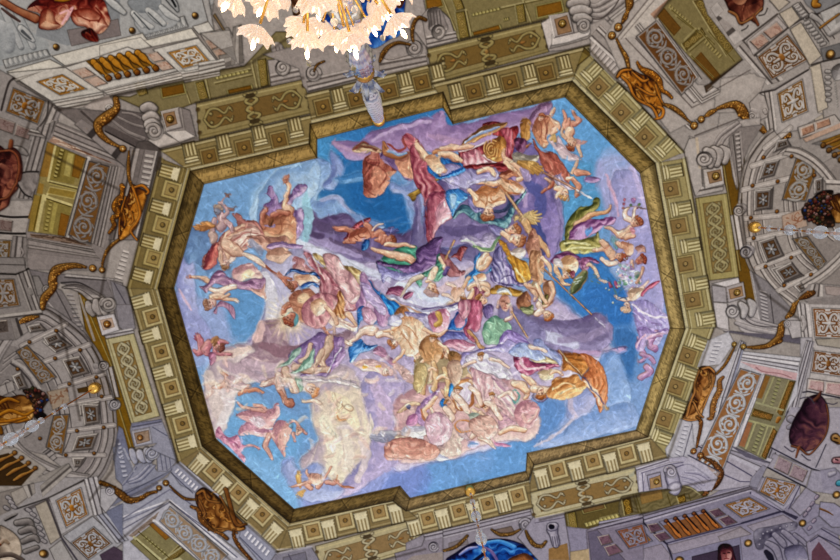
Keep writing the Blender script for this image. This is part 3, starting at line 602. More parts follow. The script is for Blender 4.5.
# 7 hero group (crop 420,100)
V(420,100)
fig('painted hero draped in crimson and rose at the top centre, legs bare')
dr([-60,320,0,300,60,420,110,560,180,640,200,700,120,740,80,680,40,740,40,900,60,1000,90,940,20,700,-40,560,-60,440],'e49ca0 b85464 741c34',70,26,.7)
V(420,180);dr([60,100,140,80,190,90,210,190,230,250,180,290,130,340,100,400,70,380,50,280,50,180],'e8a8b0 b85c70 70203c',95,26,.7);P([120,190,170,130,190,150,220,240,180,280,140,320,110,270],'f8d8dc e0a4b4 b06c84',soft=3,vol=2)
V(420,100)
dr([440,170,560,150,600,200,680,180,680,260,650,360,640,430,600,360,560,260,480,230],'c44c50 8c1c24 4c0810',80,26,.7);dr([570,210,620,190,650,260,640,340,620,400,600,330],'e48c98 b84c5c 741c30',85,16,.7)
dr([200,480,260,400,280,360,340,340,400,330,450,300,540,260,600,300,620,420,560,470,520,430,420,450,340,500,260,480],'dc8c94 b04450 681420',100,26,.75);P([290,390,340,360,400,350,440,400,500,440,440,460,370,470,300,440],'f4c8d0 d48c98 98485c',vol=3,fold=(60,22,.6,.2));K([440,390,500,430,560,455],2,'fce8e8');K([270,365,380,330,450,300],1.5,'fce0e0')
P([450,340,470,290,520,270,560,250,600,300,600,380,570,430,520,430,460,400],'e0a054 b06c28 643410',vol=4,fold=(90,20,.7,.2));
for r_ in(66,44,24):K(np.array([[500+r_*math.cos(t)*.8,345+r_*math.sin(t)]for t in np.linspace(0,5.4,12)]).ravel(),2.2,'7c3c14',a=.8);K(np.array([[497+r_*math.cos(t)*.8,341+r_*math.sin(t)]for t in np.linspace(0,5.4,12)]).ravel(),1.2,'ecb868',a=.8)
P([280,310,320,260,380,220,440,185,520,170,610,148,600,180,560,210,480,240,400,270,340,300],'c8905c 98602c 5c3010',vol=2);S([310,298,5,380,250,8,470,215,9,560,185,5],'b0c4ec 8098cc 54688f');S([370,290,5,430,255,6,500,235,4],'f0c080 d08c3c 84501c')
dr([50,460,90,430,140,400,200,420,260,430,300,450,290,480,230,460,200,480,190,540,150,560,100,520],'5cb0f4 1c74cc 0c3c84',50,18,.8,name='blue_drapery')
L(FW,[160,345,18,230,335,22,330,325,18,370,320,10],[150,380,10,130,420,14,70,430,14,10,370,18,-10,320,14],[170,380,22,230,400,26,275,420,12]);P([110,440,150,450,190,470,195,510,150,545,120,500],'f6dcc4 e0b090 b07454',vol=3,rim=('8c3c20',1.4,.7));L('e4a478 c07444 7c3c1c',[100,370,14,140,360,12,160,380,10])
V(420,180);dr([150,-60,200,-90,260,-80,330,-70,400,-80,420,-40,380,-10,330,20,280,60,220,60,190,20,150,0],'d0c4ec a094cc 685c98',50,24,.7);dr([190,70,260,60,330,100,360,110,320,140,260,200,230,250,200,180,180,120],'90ccf8 3c8cdc 1854a0',60,20,.7,name='blue_drapery');P([215,100,260,110,250,170,220,200],'d0e8fc a4c8ec 74a4d4',soft=3)
V(420,100)
L(FW,[590,350,12,590,400,18,640,450,22,640,470,16],[520,470,18,500,490,14,440,500,12]);P([545,530,600,500,680,480,730,510,720,550,650,540,600,560],'dc9470 b46444 743020',vol=4,fold=(0,20,.6,0),rim=('5c1c14',1.4,.5));dr([300,460,420,450,520,440,600,450,640,480,560,510,500,480,420,480,330,500],'b84c50 841c24 480810',5,16,.7)
fig('painted god with a muscular bare chest and teal mantle at the upper centre');V(420,180)
dr([230,250,290,180,350,170,400,200,450,260,540,270,600,250,620,200,680,130,740,60,740,90,720,120,670,180,640,270,600,340,560,330,500,310,420,300,360,270,300,230,250,265],'90b8c0 4c7c8c 20405c',30,22,.75);S([640,130,20,590,210,16,520,220,12],'243c60 1c2848 101830',a=.8)
dr([330,110,360,130,400,190,440,210,400,230,350,180],'bcb0e0 8c84c0 585090',60,16,.6)
P([370,120,400,70,460,40,520,50,560,30,590,80,595,140,560,170,510,190,480,210,430,200,380,170],'f8dcc0 dca47c a0582c',vol=5,h=.014);folds([[410,90,450,100,470,140,450,190],[520,60,500,120,520,150,580,130],[430,110,470,110,500,90],[470,150,510,160,560,120],[395,130,430,150,460,190]],1.4,'b06034',.75)
L(FO,[340,70,14,380,110,20,400,140,14],[400,10,16,440,20,18,520,20,20,560,10,14]);H(475,230,46,95,'c8845c a05430 602814',FO);L('f8e4cc e0ac84 a4603c',[560,10,18,600,60,26,660,80,24,710,70,14]);folds([[560,30,610,85,700,85]],1.4,'9c4820')
rod('long brown painted club held upright by the god at the upper centre','painted_club','club',[600,90,720,260],2.6,'c8885c');
fig('painted attendants packed between the crimson hero and the teal-mantled god');V(400,90,3.73)
dr([150,290,190,270,250,290,300,300,350,290,370,320,330,340,270,350,240,370,200,350,160,330],'d4ccec a498c8 685c94',40,10,.7);L(FO,[290,305,8,330,295,9,352,315,7],[60,200,7,95,245,11,130,270,12,165,300,9],[150,238,8,190,242,11,225,262,8]);N(62,196,-120,7,FW)
P([95,255,120,240,150,262,165,290,150,310,120,300],'fcecdc ecc09c b4704c',vol=3);dr([100,300,120,320,150,330,190,325,240,300,235,285,200,300,160,318,130,310,105,280],'6cbcfc 2480dc 1048a0',30,8,.7,name='blue_drapery')
P([375,325,400,335,440,345,465,365,455,385,420,375,390,355],'fcecdc e4b08c a45c38',vol=3,fold=(30,9,.4,0));L(FO,[430,300,10,455,320,10,440,335,8],[395,270,8,415,290,9,430,305,7]);dr([430,235,460,245,500,245,515,260,490,275,450,270],'f0e8e4 c0b4b0 7c706c',10,8,.6,name='wing')
dr([590,170,610,200,640,230,668,250,640,262,600,240,580,215],'f4e4e8 d8bcc8 a088a0',50,8,.5);L(FW,[660,262,7,650,290,8,640,310,7],[545,330,6,570,350,8,590,375,7]);dr([690,325,720,318,750,330,735,345,700,345],'c4a4d4 9c7cb4 6c508c',10,7,.5)
# 8 angel with white green trimmed mantle
V(420,180)
fig('painted winged messenger in violet tunic handing down a white jar, centre')
dr([270,430,300,390,360,390,430,410,450,380,490,370,520,390,560,390,540,440,510,490,440,500,380,480,330,440],'ece0ec b8a8c8 7c6c98',20,22,.7);K([380,465,430,485,500,480,530,430,560,395],3.2,'5c8454',a=.9);K([390,475,440,497,510,495,550,430],1.4,'d8dc94');K([290,430,350,425,390,460],1.6,'c8d0c0')
dr([480,320,520,310,570,340,600,370,560,390,520,380,490,350],'c4b8e4 8c80bc 504880',30,16,.7)
L(FO,[570,370,16,620,400,18,640,430,12],[600,350,10,630,380,10]);H(650,350,40,-20,'d8986c a85c34 643018',FO);H(680,420,44,20,'d08c60 a05430 5c2814',FO)
thing('white_jar','white painted jar held by the winged messenger, centre','jar');P([640,500,680,470,740,480,745,520,710,550,660,540],'f4ece8 d8c4bc a08c88',vol=4,rim=('7c4834',1,.6),h=.02)
# club/wing golden
fig('painted flying figure with golden wing feathers and brown body, right of the messenger')
W(700,280,850,250,.9,'f0d49c c89c58 8c6430',6);W(660,290,700,240,.8,'f0d49c c89c58 8c6430',4);L('f0cca0 cc9864 8c5830',[730,290,26,760,350,28,800,400,24,850,460,18])
V(470,240);L('f4d0a8 d09868 8c5830',[470,-20,16,510,40,18,545,90,16,555,110,10]);P([390,20,420,-60,450,-80,480,20,500,120,480,200,510,260,540,280,500,300,460,260,430,200,410,120],'dca488 b87860 7c4434',vol=5,fold=(85,40,.4,.1));P([540,280,580,290,590,370,570,440,540,450,520,380,510,320],'e4b08c c08058 7c4830',vol=4,fold=(80,24,.5,0))
# 9 orange & lilac robed seated (crop 470,240)
fig('painted woman in orange and lilac robes seated at the centre right')
dr([180,60,205,10,250,80,270,150,300,200,330,280,400,290,430,230,435,180,440,260,400,310,350,330,300,310,240,320,180,310,140,270,140,200],'c8b8e0 8c78b4 50407c',70,26,.75);P([170,160,220,150,250,220,270,290,220,300,170,260],'e4d8f0 b0a4cc 7c6ca4',soft=3,fold=(70,24,.4,0))
dr([200,0,250,20,290,90,340,130,400,150,425,210,420,270,380,300,330,290,310,230,290,170,250,90],'f4c05c d08c24 84480c',60,22,.75,name='orange_drapery');K([320,200,350,250,380,290],2,'fce4a8');folds([[150,230,200,300,300,320],[200,290,280,250,330,300,390,310]],1.4,'3c2c64',.8)
L(FW,[390,310,20,430,340,26,460,390,20,450,420,12]);folds([[400,330,450,350,480,400]],1.2,'8c4c2c');dr([440,290,500,340,500,440,480,440,470,360,430,320],'f4e4c8 d4b890 947048',80,10,.5)
fig('painted bearded man with green and brown cloth, right of the orange-robed woman')
P([330,400,360,370,400,360,420,400,430,450,460,520,400,520,350,490,320,450],'d09068 a06040 5c3020',vol=4,fold=(80,24,.6,0));dr([350,470,400,470,440,450,450,520,400,520,360,500],'c8c890 8c9060 505434',20,12,.6);L(FP,[480,450,24,500,480,26,470,520,20]);L(FW,[560,300,18,580,370,18,550,430,16,520,460,14]);H(540,520,36,60,'dc8c54 b05c2c 6c3014',FO);dr([510,400,545,380,540,430,510,450],'b0a45c 7c6c30 443c18',70,10,.5)
# lance
rod('long orange painted lance crossing the right side of the sky','painted_lance','lance',[510,195,850,520],1.3,'c4703c');V(490,310);KL([735,55,800,118],1.4,'dcd4e8',own=True)
# 10 flora: olive and violet robed flying woman (crop 530,170)
V(530,170)
fig('painted flying woman in olive-gold and plum robes holding a mirror, right side')
dr([430,240,440,200,470,188,485,210,480,250,450,290,400,310,380,340,340,380,300,430,270,480,245,490,245,400,280,330,340,270,390,260],'b4a458 6c6828 343810',130,22,.75,name='olive_mantle')
L('f4c8a0 d89868 945030',[330,385,22,390,340,24,450,310,18,520,300,14,545,280,12,558,250,9]);dr([265,490,300,410,350,370,420,350,480,350,560,330,608,330,580,380,520,400,480,430,440,450,400,480,340,490],'d8a4cc 9c5c98 642c64',150,24,.75,name='plum_robe');P([330,410,380,390,400,440,370,480,310,490],'ecd0ec c898cc 8c5c98',soft=3,fold=(100,18,.5,0));P([380,430,420,400,430,430,400,470],'7cacec 5c94dc 3c74bc')
dr([205,520,240,490,330,485,440,470,470,430,490,480,500,550,440,580,330,590,240,600,210,570],'ecdc8c a8984c 545020',15,24,.8,name='olive_mantle');folds([[240,520,330,510,420,520],[260,560,360,540,470,550]],2,'f4ecb0')
V(570,240);dr([60,170,90,130,140,120,200,150,190,160,150,160,110,180,90,210],'c47cb0 8c3c7c 501c4c',20,16,.7,name='plum_robe')
V(470,240);dr([565,150,600,110,680,80,760,110,820,150,840,200,790,210,750,180,700,160,640,150,600,180],'cc90b8 945480 5c2450',10,20,.7,name='plum_robe');P([610,170,640,130,690,110,750,130,760,190,730,230,700,270,660,260,640,210],'f8e4cc e4b48c b07850',vol=5,h=.012);L('f6d8b8 dca47c 9c6440',[610,160,16,600,200,16,630,260,16,660,310,12,690,320,8]);P([590,140,610,130,640,160,650,200,620,180,600,180],'f0ece4 d0c4c4 9c90a0',vol=2);H(680,250,34,-30,'c8883c 945820 50280c',FO);dr([690,230,720,210,730,250,700,260],'d88898 a84c64 6c2438',60,8,.6,name='rose_ribbon')
thing('oval_mirror','dark green painted oval shield with a flower spray, held by the plum-robed woman','shield');S([800,230,24,770,280,44,730,340,34,710,370,16],'8c9058 4c5430 24301c',rim=('b4784c',.8),h=.02);[S([x,y,4,x+20,y-10,3],'d8e4dc a8b4ac',own=False)for x,y in((740,270),(750,290),(720,300),(760,260),(735,310))]
V(570,240);fig('bare outstretched painted arm scattering flowers, over the deep blue at the right');L('f8e4d0 e4b898 b07c64',[110,180,16,150,180,14,180,220,13,205,265,11,230,280,9]);N(235,285,10,15,FP);dr([90,130,110,120,160,140,205,150,190,165,130,160,100,200,80,180],'d890b8 a45c8c 703058',20,12,.6)
# 11 right cherubs with flowers
V(570,240)
ch('upper painted cherub of the right flower group, stretching his arms up to a sprig');V(530,170)
L(FP,[720,360,22,670,340,18,660,300,14,685,265,10],[730,360,16,720,300,12,740,255,9]);L(FW,[700,420,26,650,450,36,600,430,18,560,410,14,520,405,10],[680,470,26,720,460,20]);H(740,365,36,-40,'d07c4c 98482c 542014',FW);P([690,420,720,400,740,430,720,450],'e8a4b0 c87888 94485c')
thing('flower_sprig','small painted sprig of red flowers above the upper right cherub','flowers');[S([x,y,r_],c,rim=('4c2030',.4))for x,y,r_,c in((660,210,10,'c46478'),(655,235,9,'b04c5c'),(655,265,9,'b06c5c'),(720,215,12,'9c6cac'),(700,243,8,'4c6c3c'),(755,238,10,'5c7c3c'),(730,205,8,'c884b0'),(748,262,8,'7c3c4c'))];K([660,270,690,260,730,250,810,270],.9,'6c5048')
ch('painted winged cherub head-down in the middle of the right flower group');V(570,240)
W(330,60,300,-30,.7,'9cc8c8 6c9cac 406c80',5);L(FW,[160,70,12,200,70,16,250,60,28,280,90,32,300,120,26],[220,10,20,250,40,24]);L(FP,[220,130,14,270,160,20,320,165,14]);H(335,120,32,20,'c86c3c 8c3c1c 4c1c10',FW);S([360,130,16,390,130,14,380,110,12],'c8603c 8c341c 4c1810')
ch('painted cherub holding up a flower bowl at the far right of the sky');L(FW,[400,40,24,420,80,20,400,100,16],[330,20,18,380,50,22],[430,150,16,440,200,12],[490,60,14,520,80,8]);P([360,10,430,30,440,90,400,110,370,70],FW,vol=4);H(490,140,34,-30,'c86040 8c3420 4c1810',FD);P([450,60,500,40,530,70,480,90],'d8a08c b07868 7c4c44',vol=2)
thing('flower_cascade','painted cascade of pale flowers between the cherubs at the right','flowers',kind='stuff');R=random.Random(4)
P([280,200,360,160,440,190,480,230,470,290,430,320,390,350,340,300,300,250],'e0e0ec b8b8dc 8490c4',soft=3,a=.6)
for k in range(80):
 x,y=R.gauss(385,48),R.gauss(245,45);S([x,y,R.uniform(5,11)],R.choice(['e8e0ec','f4f0f4','d8a0c4','a46cac','94b0a0','5c8c6c','e4b4b4','88b8c0','c4d4ec']),rim=('6c6c94',.4))
S([470,240,26],'c08c94 5c7c70 2c4c44',rim=('7cb09c',.8));L('e8b898 c48c70 8c5c48',[510,190,10,500,240,10,460,290,10])
thing('rose_pair','two magenta painted blossoms by the outstretched hand over the deep blue','flowers');[S([x,y,9,x+8,y+34,11],'d87ca0 a03c68 601c40',rim=('401028',.5))for x,y in((275,295),(315,300))];K([270,270,300,340,320,390],1,'405c50');[S([x,y,7],'f0e8dc b8c4a8 70806c')for x,y in((250,340),(270,355),(300,435),(345,325),(330,330))];[K([x,y,x+20,y+8],.9,'5c6c50')for x,y in((160,240),(170,260),(150,285),(190,290))]
ch('painted cherub reaching left with a garland at the right, pink ribbon behind')
L(FP,[500,330,16,540,290,10],[430,350,22,440,390,34,470,360,26,500,330,18],[430,410,18,380,420,14,330,405,12]);P([410,360,450,330,510,340,500,390,460,420,420,420],'f4dcc4 d8b094 a47c64',vol=4);N(325,400,190,12,FP);H(395,470,34,110,'f0d0b0 d8a888 a07860',FP);dr([490,380,520,340,570,300,620,280,628,295,580,330,540,350,510,400],'f090a8 d45878 94304c',140,14,.6,name='pink_ribbon');K([345,415,380,405,400,420],1.4,'405880')
fig('lilac painted drapery and faint nymphs along the lower right edge of the sky');V(570,240)
P([440,450,480,420,560,430,640,500,690,540,700,600,640,700,600,760,560,780,540,700,480,640,450,560],'d4c4ec b09cd4 8070b0',vol=3,fold=(60,24,.5,.2),a=.9);K([440,455,510,510,600,540,700,550],2.2,'f4e4f4');folds([[450,500,540,560,640,600],[470,560,560,620,680,640]],2,'9478b8')
V(570,320);L('e0b4cc b884b4 845490',[600,90,26,570,130,24,560,180,26,590,210,20],[480,120,16,500,200,18,520,260,16,490,290,14],[640,110,14,600,110,12,540,130,10],[530,330,24,560,360,30,500,400,26],[500,240,14,560,270,18,590,300,12]);P([470,60,520,40,600,80,680,60,690,100,600,100,540,130,520,200,480,220,460,180,480,120],'d8c0e8 b094cc 7c60a0',vol=3,fold=(70,22,.6,.2));S([595,200,26],'d8a0c0 a870a0 704478');folds([[530,130,580,100,650,100],[470,190,490,140,520,100]],2,'f0b8c8')
# 12 top right cherubs (crop 520,90)
V(520,90)
P([60,190,120,110,180,80,215,80,225,120,200,170,150,170,110,240,90,250,60,230],'b494bc 94709c 6c4c78',own=False)
ch('painted cherub group with a violet veil just under the top right corner of the sky')
dr([60,200,120,120,170,90,220,80,225,120,190,150,130,170,110,220,90,260],'b890b4 946890 644064',120,20,.6);L(FW,[150,190,28,130,240,34,140,310,30,160,360,20],[220,170,14,240,130,9],[190,190,20,230,230,26,260,250,24,230,300,18],[110,300,16,150,370,14,180,390,10]);P([100,220,140,170,200,180,230,230,220,290,190,330,200,370,160,390,120,340,90,290],'f0bc98 cc8460 8c4830',vol=5,fold=(85,34,.5,.2));folds([[130,200,150,260,140,330],[170,200,190,270,180,340],[200,230,190,300]],1.3,'8c4030',.7);H(150,190,26,-80,'d88860 a4502c 5c2410',FW)
ch('painted cherub tumbling head down with legs in the air at the top right corner');
L('f0b8a0 d0846c 944c40',[340,270,26,310,240,18,320,190,14,300,145,10],[350,270,24,360,230,20,385,240,18,410,215,18,390,190,12,370,150,9],[340,250,16,345,200,12]);L(FW,[350,290,32,340,330,28,370,370,26,400,370,18],[400,370,16,420,420,12,430,460,9],[300,260,12,290,300,14,320,340,12]);P([385,340,420,350,470,360,440,380,400,380],'e8b8b0 c8908c 98646c');H(365,385,34,120,'c8784c 903c20 501c10',FW)
thing('white_scroll','pale painted cloth held between the top right cherubs','cloth');D([200,330,225,320,250,380,260,370,300,390,330,420,380,460,430,480,420,490,340,490,280,460,230,390,205,360],'f0dce0 d4b4bc a08494',40,22,.4);S([225,340,14,240,320,10,250,350,12],'ecc890 c49454 84582c')
thing('brown_bag','ochre brown painted pouch at the top, left of the cherub with the violet veil','pouch');P([15,210,40,195,70,220,75,280,60,340,30,360,5,320,0,260],'dca058 b0702c 6c3c14',vol=5,fold=(90,30,.4,0),h=.02)
thing('maroon_helmet','dark plum painted helmet beside the ochre pouch at the top','helmet');P([-40,360,-10,340,40,350,50,400,20,440,-20,430],'a06c94 6c2c54 301028',vol=4,fold=(90,24,.7,.2),h=.02);S([50,400,10,75,370,5],'c88454 8c4824 4c2010')
fig('painted figure in terracotta red diving beneath the top right cherubs')
D([80,340,100,345,130,400,180,430,220,430,280,480,330,560,350,620,320,680,260,640,200,580,150,520,120,430],'e49c84 b05444 6c241c',60,28,.7);V(530,170);L('e49c80 b4583c 70281c',[150,30,22,200,70,18,270,110,12],[170,60,10,150,110,14,110,140,12,80,160,9]);P([160,40,210,30,240,70,290,110,330,130,280,140,220,130,180,90],'e4d4e4 b0a0bc 6c5c80',vol=2,fold=(40,12,.7,0));L(FO,[180,130,18,220,140,22,200,170,14,190,190,10],[260,60,14,300,60,14]);L('f0b498 d08468 944c3c',[330,20,26,380,20,18,420,20,10],[300,70,16,340,110,18,325,170,16]);H(245,170,34,110,'e8b880 c08040 744418',FO)
P([370,70,400,50,470,45,500,65,460,85,400,85],'c8a0cc a478b0 745088',vol=2)
rod('white painted spear point thrusting down to the right of the red diving figure','painted_spear','spear',[60,0,330,140],1.8,'a8604c');KL([330,135,420,195],1.6,'f0e0ec',own=True)
fig('painted grey and gold winged figure between the hero and the diving figure');V(420,100)
P([640,380,700,370,760,390,830,390,800,440,740,470,680,460,650,420],'e8dccc b4a490 70645c',vol=3,fold=(10,16,.5,0));W(690,440,860,500,.6,'e8b464 b87c34 6c4418',6);L(FW,[640,440,14,700,490,18,720,520,12]);P([700,480,760,500,780,560,730,560],'d0b8d8 a48cb8 74608c')
# 13 flying red cherub (crop 300,180)
V(300,180)
ch('small flying painted cherub in red scarf over the dark purple cloud');
dr([305,410,330,380,370,330,420,290,470,260,495,265,480,290,440,310,400,350,360,380,330,420],'dc6c70 a42c3c 5c1420',140,14,.7,name='red_scarf');L(FD,[235,330,10,270,345,14,330,345,18,380,370,22],[310,440,12,340,420,18,370,390,20]);P([340,400,370,360,430,330,480,340,495,380,470,420,400,430,360,430],'eca484 c46c50 843828',vol=5,h=.014);L(FD,[460,310,20,490,330,20,510,380,18],[380,440,10,330,440,10]);L('f0e0dc d8b8ac a07c74',[510,350,8,540,320,9,585,305,6]);folds([[400,350,420,400,470,400],[360,380,400,420]],1.2,'8c3c28')
dr([430,490,450,420,490,420,490,460,460,490],'5c9cdc 1c5ca8 0c2c6c',60,12,.6,name='blue_sash')
ch('small reddish painted cherub with dark wing right of the flying red cherub');L(FD,[540,380,22,580,370,26,560,420,22,530,420,12],[600,400,16,570,440,14]);H(630,425,36,-10,'b0603c 7c3420 40180c',FD);W(590,350,690,350,.5,'8c84c0 4c4888 242454',5)
fig('pale painted arm and leg over green drapery at the centre left of the opening');dr([560,560,600,520,660,490,720,460,790,450,820,480,810,600,840,640,800,680,700,680,600,660,540,600],'6cc4a4 3c9478 1c5c4c',10,20,.6,name='green_drapery');L(FW,[500,485,10,560,500,20,640,520,26,740,540,30,780,560,24],[600,450,14,680,460,16,740,450,14,800,465,8])
# 14 central violet drapery sweep + green woman (crop 380,240)
V(380,240)
fig('painted woman in sea green with deep violet mantle at the centre, blowing a thin horn')
dr([-20,150,60,160,140,170,220,160,250,130,250,80,280,40,330,20,380,-20,440,-10,420,60,440,110,400,160,340,190,290,230,230,230,150,220,80,190,0,190],'a880b8 684480 341c48',160,24,.75,name='violet_mantle');dr([-20,180,60,200,140,220,230,225,300,220,280,250,200,270,120,280,60,260,20,300,0,240],'d4d0f0 9890cc 5c5490',10,20,.7,name='lilac_mantle')
dr([240,260,300,230,350,200,390,170,400,110,430,100,470,150,480,200,450,250,400,290,340,260,300,270,280,330,250,290],'8cc8a8 4c9074 20584c',130,16,.7,name='green_robe');dr([420,100,480,120,520,180,560,220,590,215,590,240,540,260,480,250,440,200],'d09098 a0585c 682c34',50,18,.6,name='rose_scarf');L(FO,[350,270,20,370,230,24,390,200,18],[450,190,16,440,160,14,420,130,14],[330,290,12,360,280,12]);P([345,240,370,190,400,200,390,260,360,280],'fcf0e0 f0ccb0 c88c64',soft=2);H(365,340,46,100,'dc9468 b06038 6c3018',FO);S([470,200,18,450,240,14],'7c64a8 503c78 2c1c4c')
rod('thin orange painted horn blown by the woman in sea green','painted_horn','horn',[520,5,460,130],1.8,'d89454')
dr([540,90,570,50,610,55,590,90,570,150,540,120,500,130,520,100],'d07c7c 9c4044 5c1c24',60,14,.7,name='rose_flag')
fig('painted nude woman with light blue sash at the centre, back turned');dr([600,240,650,200,660,130,690,85,700,110,680,160,680,210,740,230,780,190,780,215,740,240,680,240,640,300,600,310],'7cc8fc 2c8ce0 1454a0',60,16,.7,name='light_blue_sash')
L(FO,[740,110,26,710,150,28,690,190,24],[760,140,26,730,190,22,700,200,18]);P([660,250,720,230,740,270,700,300,665,290],'fce8d4 ecc09c c08058',vol=3);L('f4d4b4 dca880 a86c44',[620,260,16,590,310,16,560,370,18,530,420,16,470,450,12]);L(FO,[620,340,16,680,310,20,740,310,22,760,350,16])
fig('painted woman with arm across, rose gown, just right of the centre');P([620,420,650,340,680,330,720,350,760,370,720,400,700,440,730,480,700,560,640,560,600,500],'e4a8b8 b86c84 743048',vol=3,fold=(85,16,.7,.1));L(FO,[720,330,20,760,360,20,740,380,16],[600,440,14,630,400,18,650,350,14]);H(705,425,38,-160,'d08c5c a05c2c 5c3010',FO)
dr([720,480,760,450,790,470,780,540,740,540],'a890c8 745c98 443468',80,12,.6);dr([800,90,860,50,860,260,820,300,780,240],'c0b4dc 7c70a8 403868',80,18,.7)
# white sheet arc with plum bows
thing('white_sheet','white painted sheet stretched in an arc below the green-robed woman','cloth');V(380,240)
D([0,380,60,390,130,420,160,450,250,470,350,490,450,470,540,450,600,400,610,420,560,480,470,510,350,520,300,530,330,560,260,560,200,510,160,470,90,430,20,410],'f8f4fc ccc8e0 9490b4',10,14,.5);K([290,482,400,470,500,462,590,415],2,'54407c');K([0,370,60,420,130,440,300,520,340,550],1.6,'c48c6c')
D([180,320,240,300,330,340,400,370,500,390,560,380,500,440,400,470,300,470,200,440,170,400],'f0f0fc ccd0ec a8a4d0',20,22,.35,own=False,a=.5)
thing('plum_bow','plum painted feathery bow left of the white sheet, nearer the green-robed woman','bow');D([35,380,60,340,110,320,160,330,170,360,130,390,80,385],'c8849c 94446c 5c1c40',30,12,.6);thing('plum_bow','plum painted feathery bow touching the white sheet, the lower one','bow');D([165,400,190,370,240,365,230,400,190,420],'c8849c 94446c 5c1c40',140,10,.6)
fig('faint painted arm in white sleeve holding the sheet, left of the green-robed woman');L('f0e4d8 d4bca4 a08468',[290,260,20,240,270,18,190,330,12,150,390,8])
# 15 blue/orange at left under sheet
V(380,310)
fig('painted figures in blue and orange at the left end of the white sheet');V(380,240);dr([0,370,60,420,130,450,150,520,100,560,70,600,20,560,0,480],'5cb8fc 1c84dc 0c4c9c',60,22,.6,name='blue_drapery');P([90,560,130,470,170,460,210,500,270,560,200,590,140,570],'e8a878 c07440 74401c',vol=4,fold=(50,24,.6,0));P([-20,400,20,430,60,500,80,580,0,600,-40,500],'e8c0dc bc88b4 7c4c80',vol=3,fold=(80,22,.6,.1))
# 16 center low: pink, blue robes
V(390,310)
fig('painted golden-haired woman in rose with light blue skirt, centre below the sheet');dr([140,10,200,20,260,30,270,100,310,150,300,190,240,190,200,170,150,90,100,20],'ece8f4 b4a8cc 6c609c',45,22,.7);P([260,50,300,20,380,-10,420,40,420,100,380,140,320,160,280,120],'f4c8d4 d890a8 984c6c',vol=4,fold=(70,22,.6,.1));S([340,30,22,350,70,22,320,100,20],'f0cc78 c8943c 7c5018',rim=('7c4818',.6));dr([400,130,440,60,470,10,530,0,530,80,500,140,440,140],'5ca8ec 1c68c4 0c3888',70,18,.8,name='blue_drapery');P([450,60,490,20,520,80,500,120,460,120],'ecb4cc cc84a4 904c70',vol=4)
dr([350,200,380,150,450,150,520,160,560,200,480,220,400,230],'a8a8e4 7474b8 44448c',20,16,.8,name='periwinkle_skirt');dr([230,200,300,200,360,260,350,330,290,320,240,280],'c0d4f8 7898dc 3c549c',50,18,.75,name='blue_skirt');folds([[240,240,290,290,350,310]],2.2,'3c2c6c')
L('fce4d0 e8b494 b06c48',[120,100,14,170,150,20,230,180,22,330,180,18,390,140,10]);K([150,170,240,195,340,180],1.6,'b06440')
dr([350,240,410,210,500,210,570,230,600,250,560,280,500,290,440,270,380,260],'f8dce4 e098b0 984c6c',5,16,.7,name='pink_sash')
fig('painted figure in crimson-pink robe with a brown staff, right of the golden-haired woman');V(390,310);dr([520,-60,580,-80,640,-40,640,60,620,140,590,160,560,130,600,220,560,210,510,140,540,60],'f0a8bc c05878 782440',85,22,.8)
thing('painted_column','short tan painted rod with flared foot at the centre, beside the green-robed seated woman','rod');S([545,145,10,600,210,11,650,270,18],'f0c898 c88c54 7c4c24',rim=('5c3010',.7),h=.02)
# 17 green seated woman w/ crown (crop 470,240 & 490,310)
fig('painted crowned woman in pale green and lilac robes seated right of the centre');V(390,310)
dr([640,140,670,80,720,40,780,60,840,100,850,180,800,240,740,240,680,240,650,200],'c4dcc4 88b494 4c7c68',60,24,.7,name='pale_green_robe');dr([500,300,560,290,640,270,740,250,770,200,800,160,850,150,900,200,880,260,860,300,780,290,700,290,600,310,540,340,520,380,480,440,470,400],'d0c4ec a494cc 6c5c9c',165,24,.8,name='lilac_robe');V(490,310);dr([60,220,80,170,130,140,190,160,230,190,290,250,290,290,220,280,170,230,120,200,80,240],'d8c4ec a488cc 6c5098',40,20,.8,name='lilac_robe');V(470,240)
dr([140,340,180,320,260,330,370,360,330,390,280,390,190,380,150,370],'ecb860 c08428 74480c',10,18,.7,name='orange_cushion');P([205,430,220,390,260,390,285,430,280,470,255,500,225,490],'f4c8b0 dc9c88 a46454',vol=4,h=.012);K([225,435,240,432],1.5,'5c2c20');K([258,440,272,442],1.5,'5c2c20');K([250,440,248,462,256,464],1.3,'a05c48');K([240,478,258,480],1.5,'a83c3c');P([185,360,210,340,250,335,285,370,290,400,260,370,220,370,195,380],'f0f0f4 c8ccd4 8c90a0',vol=2);L(FG,[190,470,12,200,430,10],[285,470,10,290,540,14,250,560,14])
rod('thin orange painted sceptre across the pale green robe','painted_sceptre','sceptre',[290,500,400,680],1.6,'dc9c64')
# 18 right centre: blue-lilac cloth, magenta & cream
V(490,310)
fig('painted figure in magenta and cream striped drapery, lower right of the crowned woman');dr([160,330,180,285,220,280,260,300,280,350,340,370,400,380,470,370,490,390,420,410,350,420,300,450,250,460,190,430,170,390],'e898b0 b04870 6c1c40',30,26,.75,name='magenta_drapery');dr([240,290,330,310,400,330,460,360,470,380,400,375,320,365,280,340],'f4e8b8 d8bc88 947858',20,16,.6,name='cream_drapery');S([210,330,10,215,380,10,270,410,9,380,400,7],'f8d8dc e0a8b0',a=.8,own=False);dr([300,220,350,200,400,250,470,300,500,350,490,390,440,350,380,320,330,300],'d8dcf4 a4a8d8 6870a8',50,18,.6,name='blue_grey_cloth');P([340,430,400,410,440,420,440,480,380,490,340,460],'f4e8c4 e0c49c a88864',vol=3);L(FO,[430,440,16,470,430,14,500,450,12],[230,460,16,280,500,24,310,520,18]);P([450,480,500,470,530,510,500,560,440,560,430,510],'f4d0a0 dc9c5c a05c28',vol=4,fold=(40,20,.6,0))
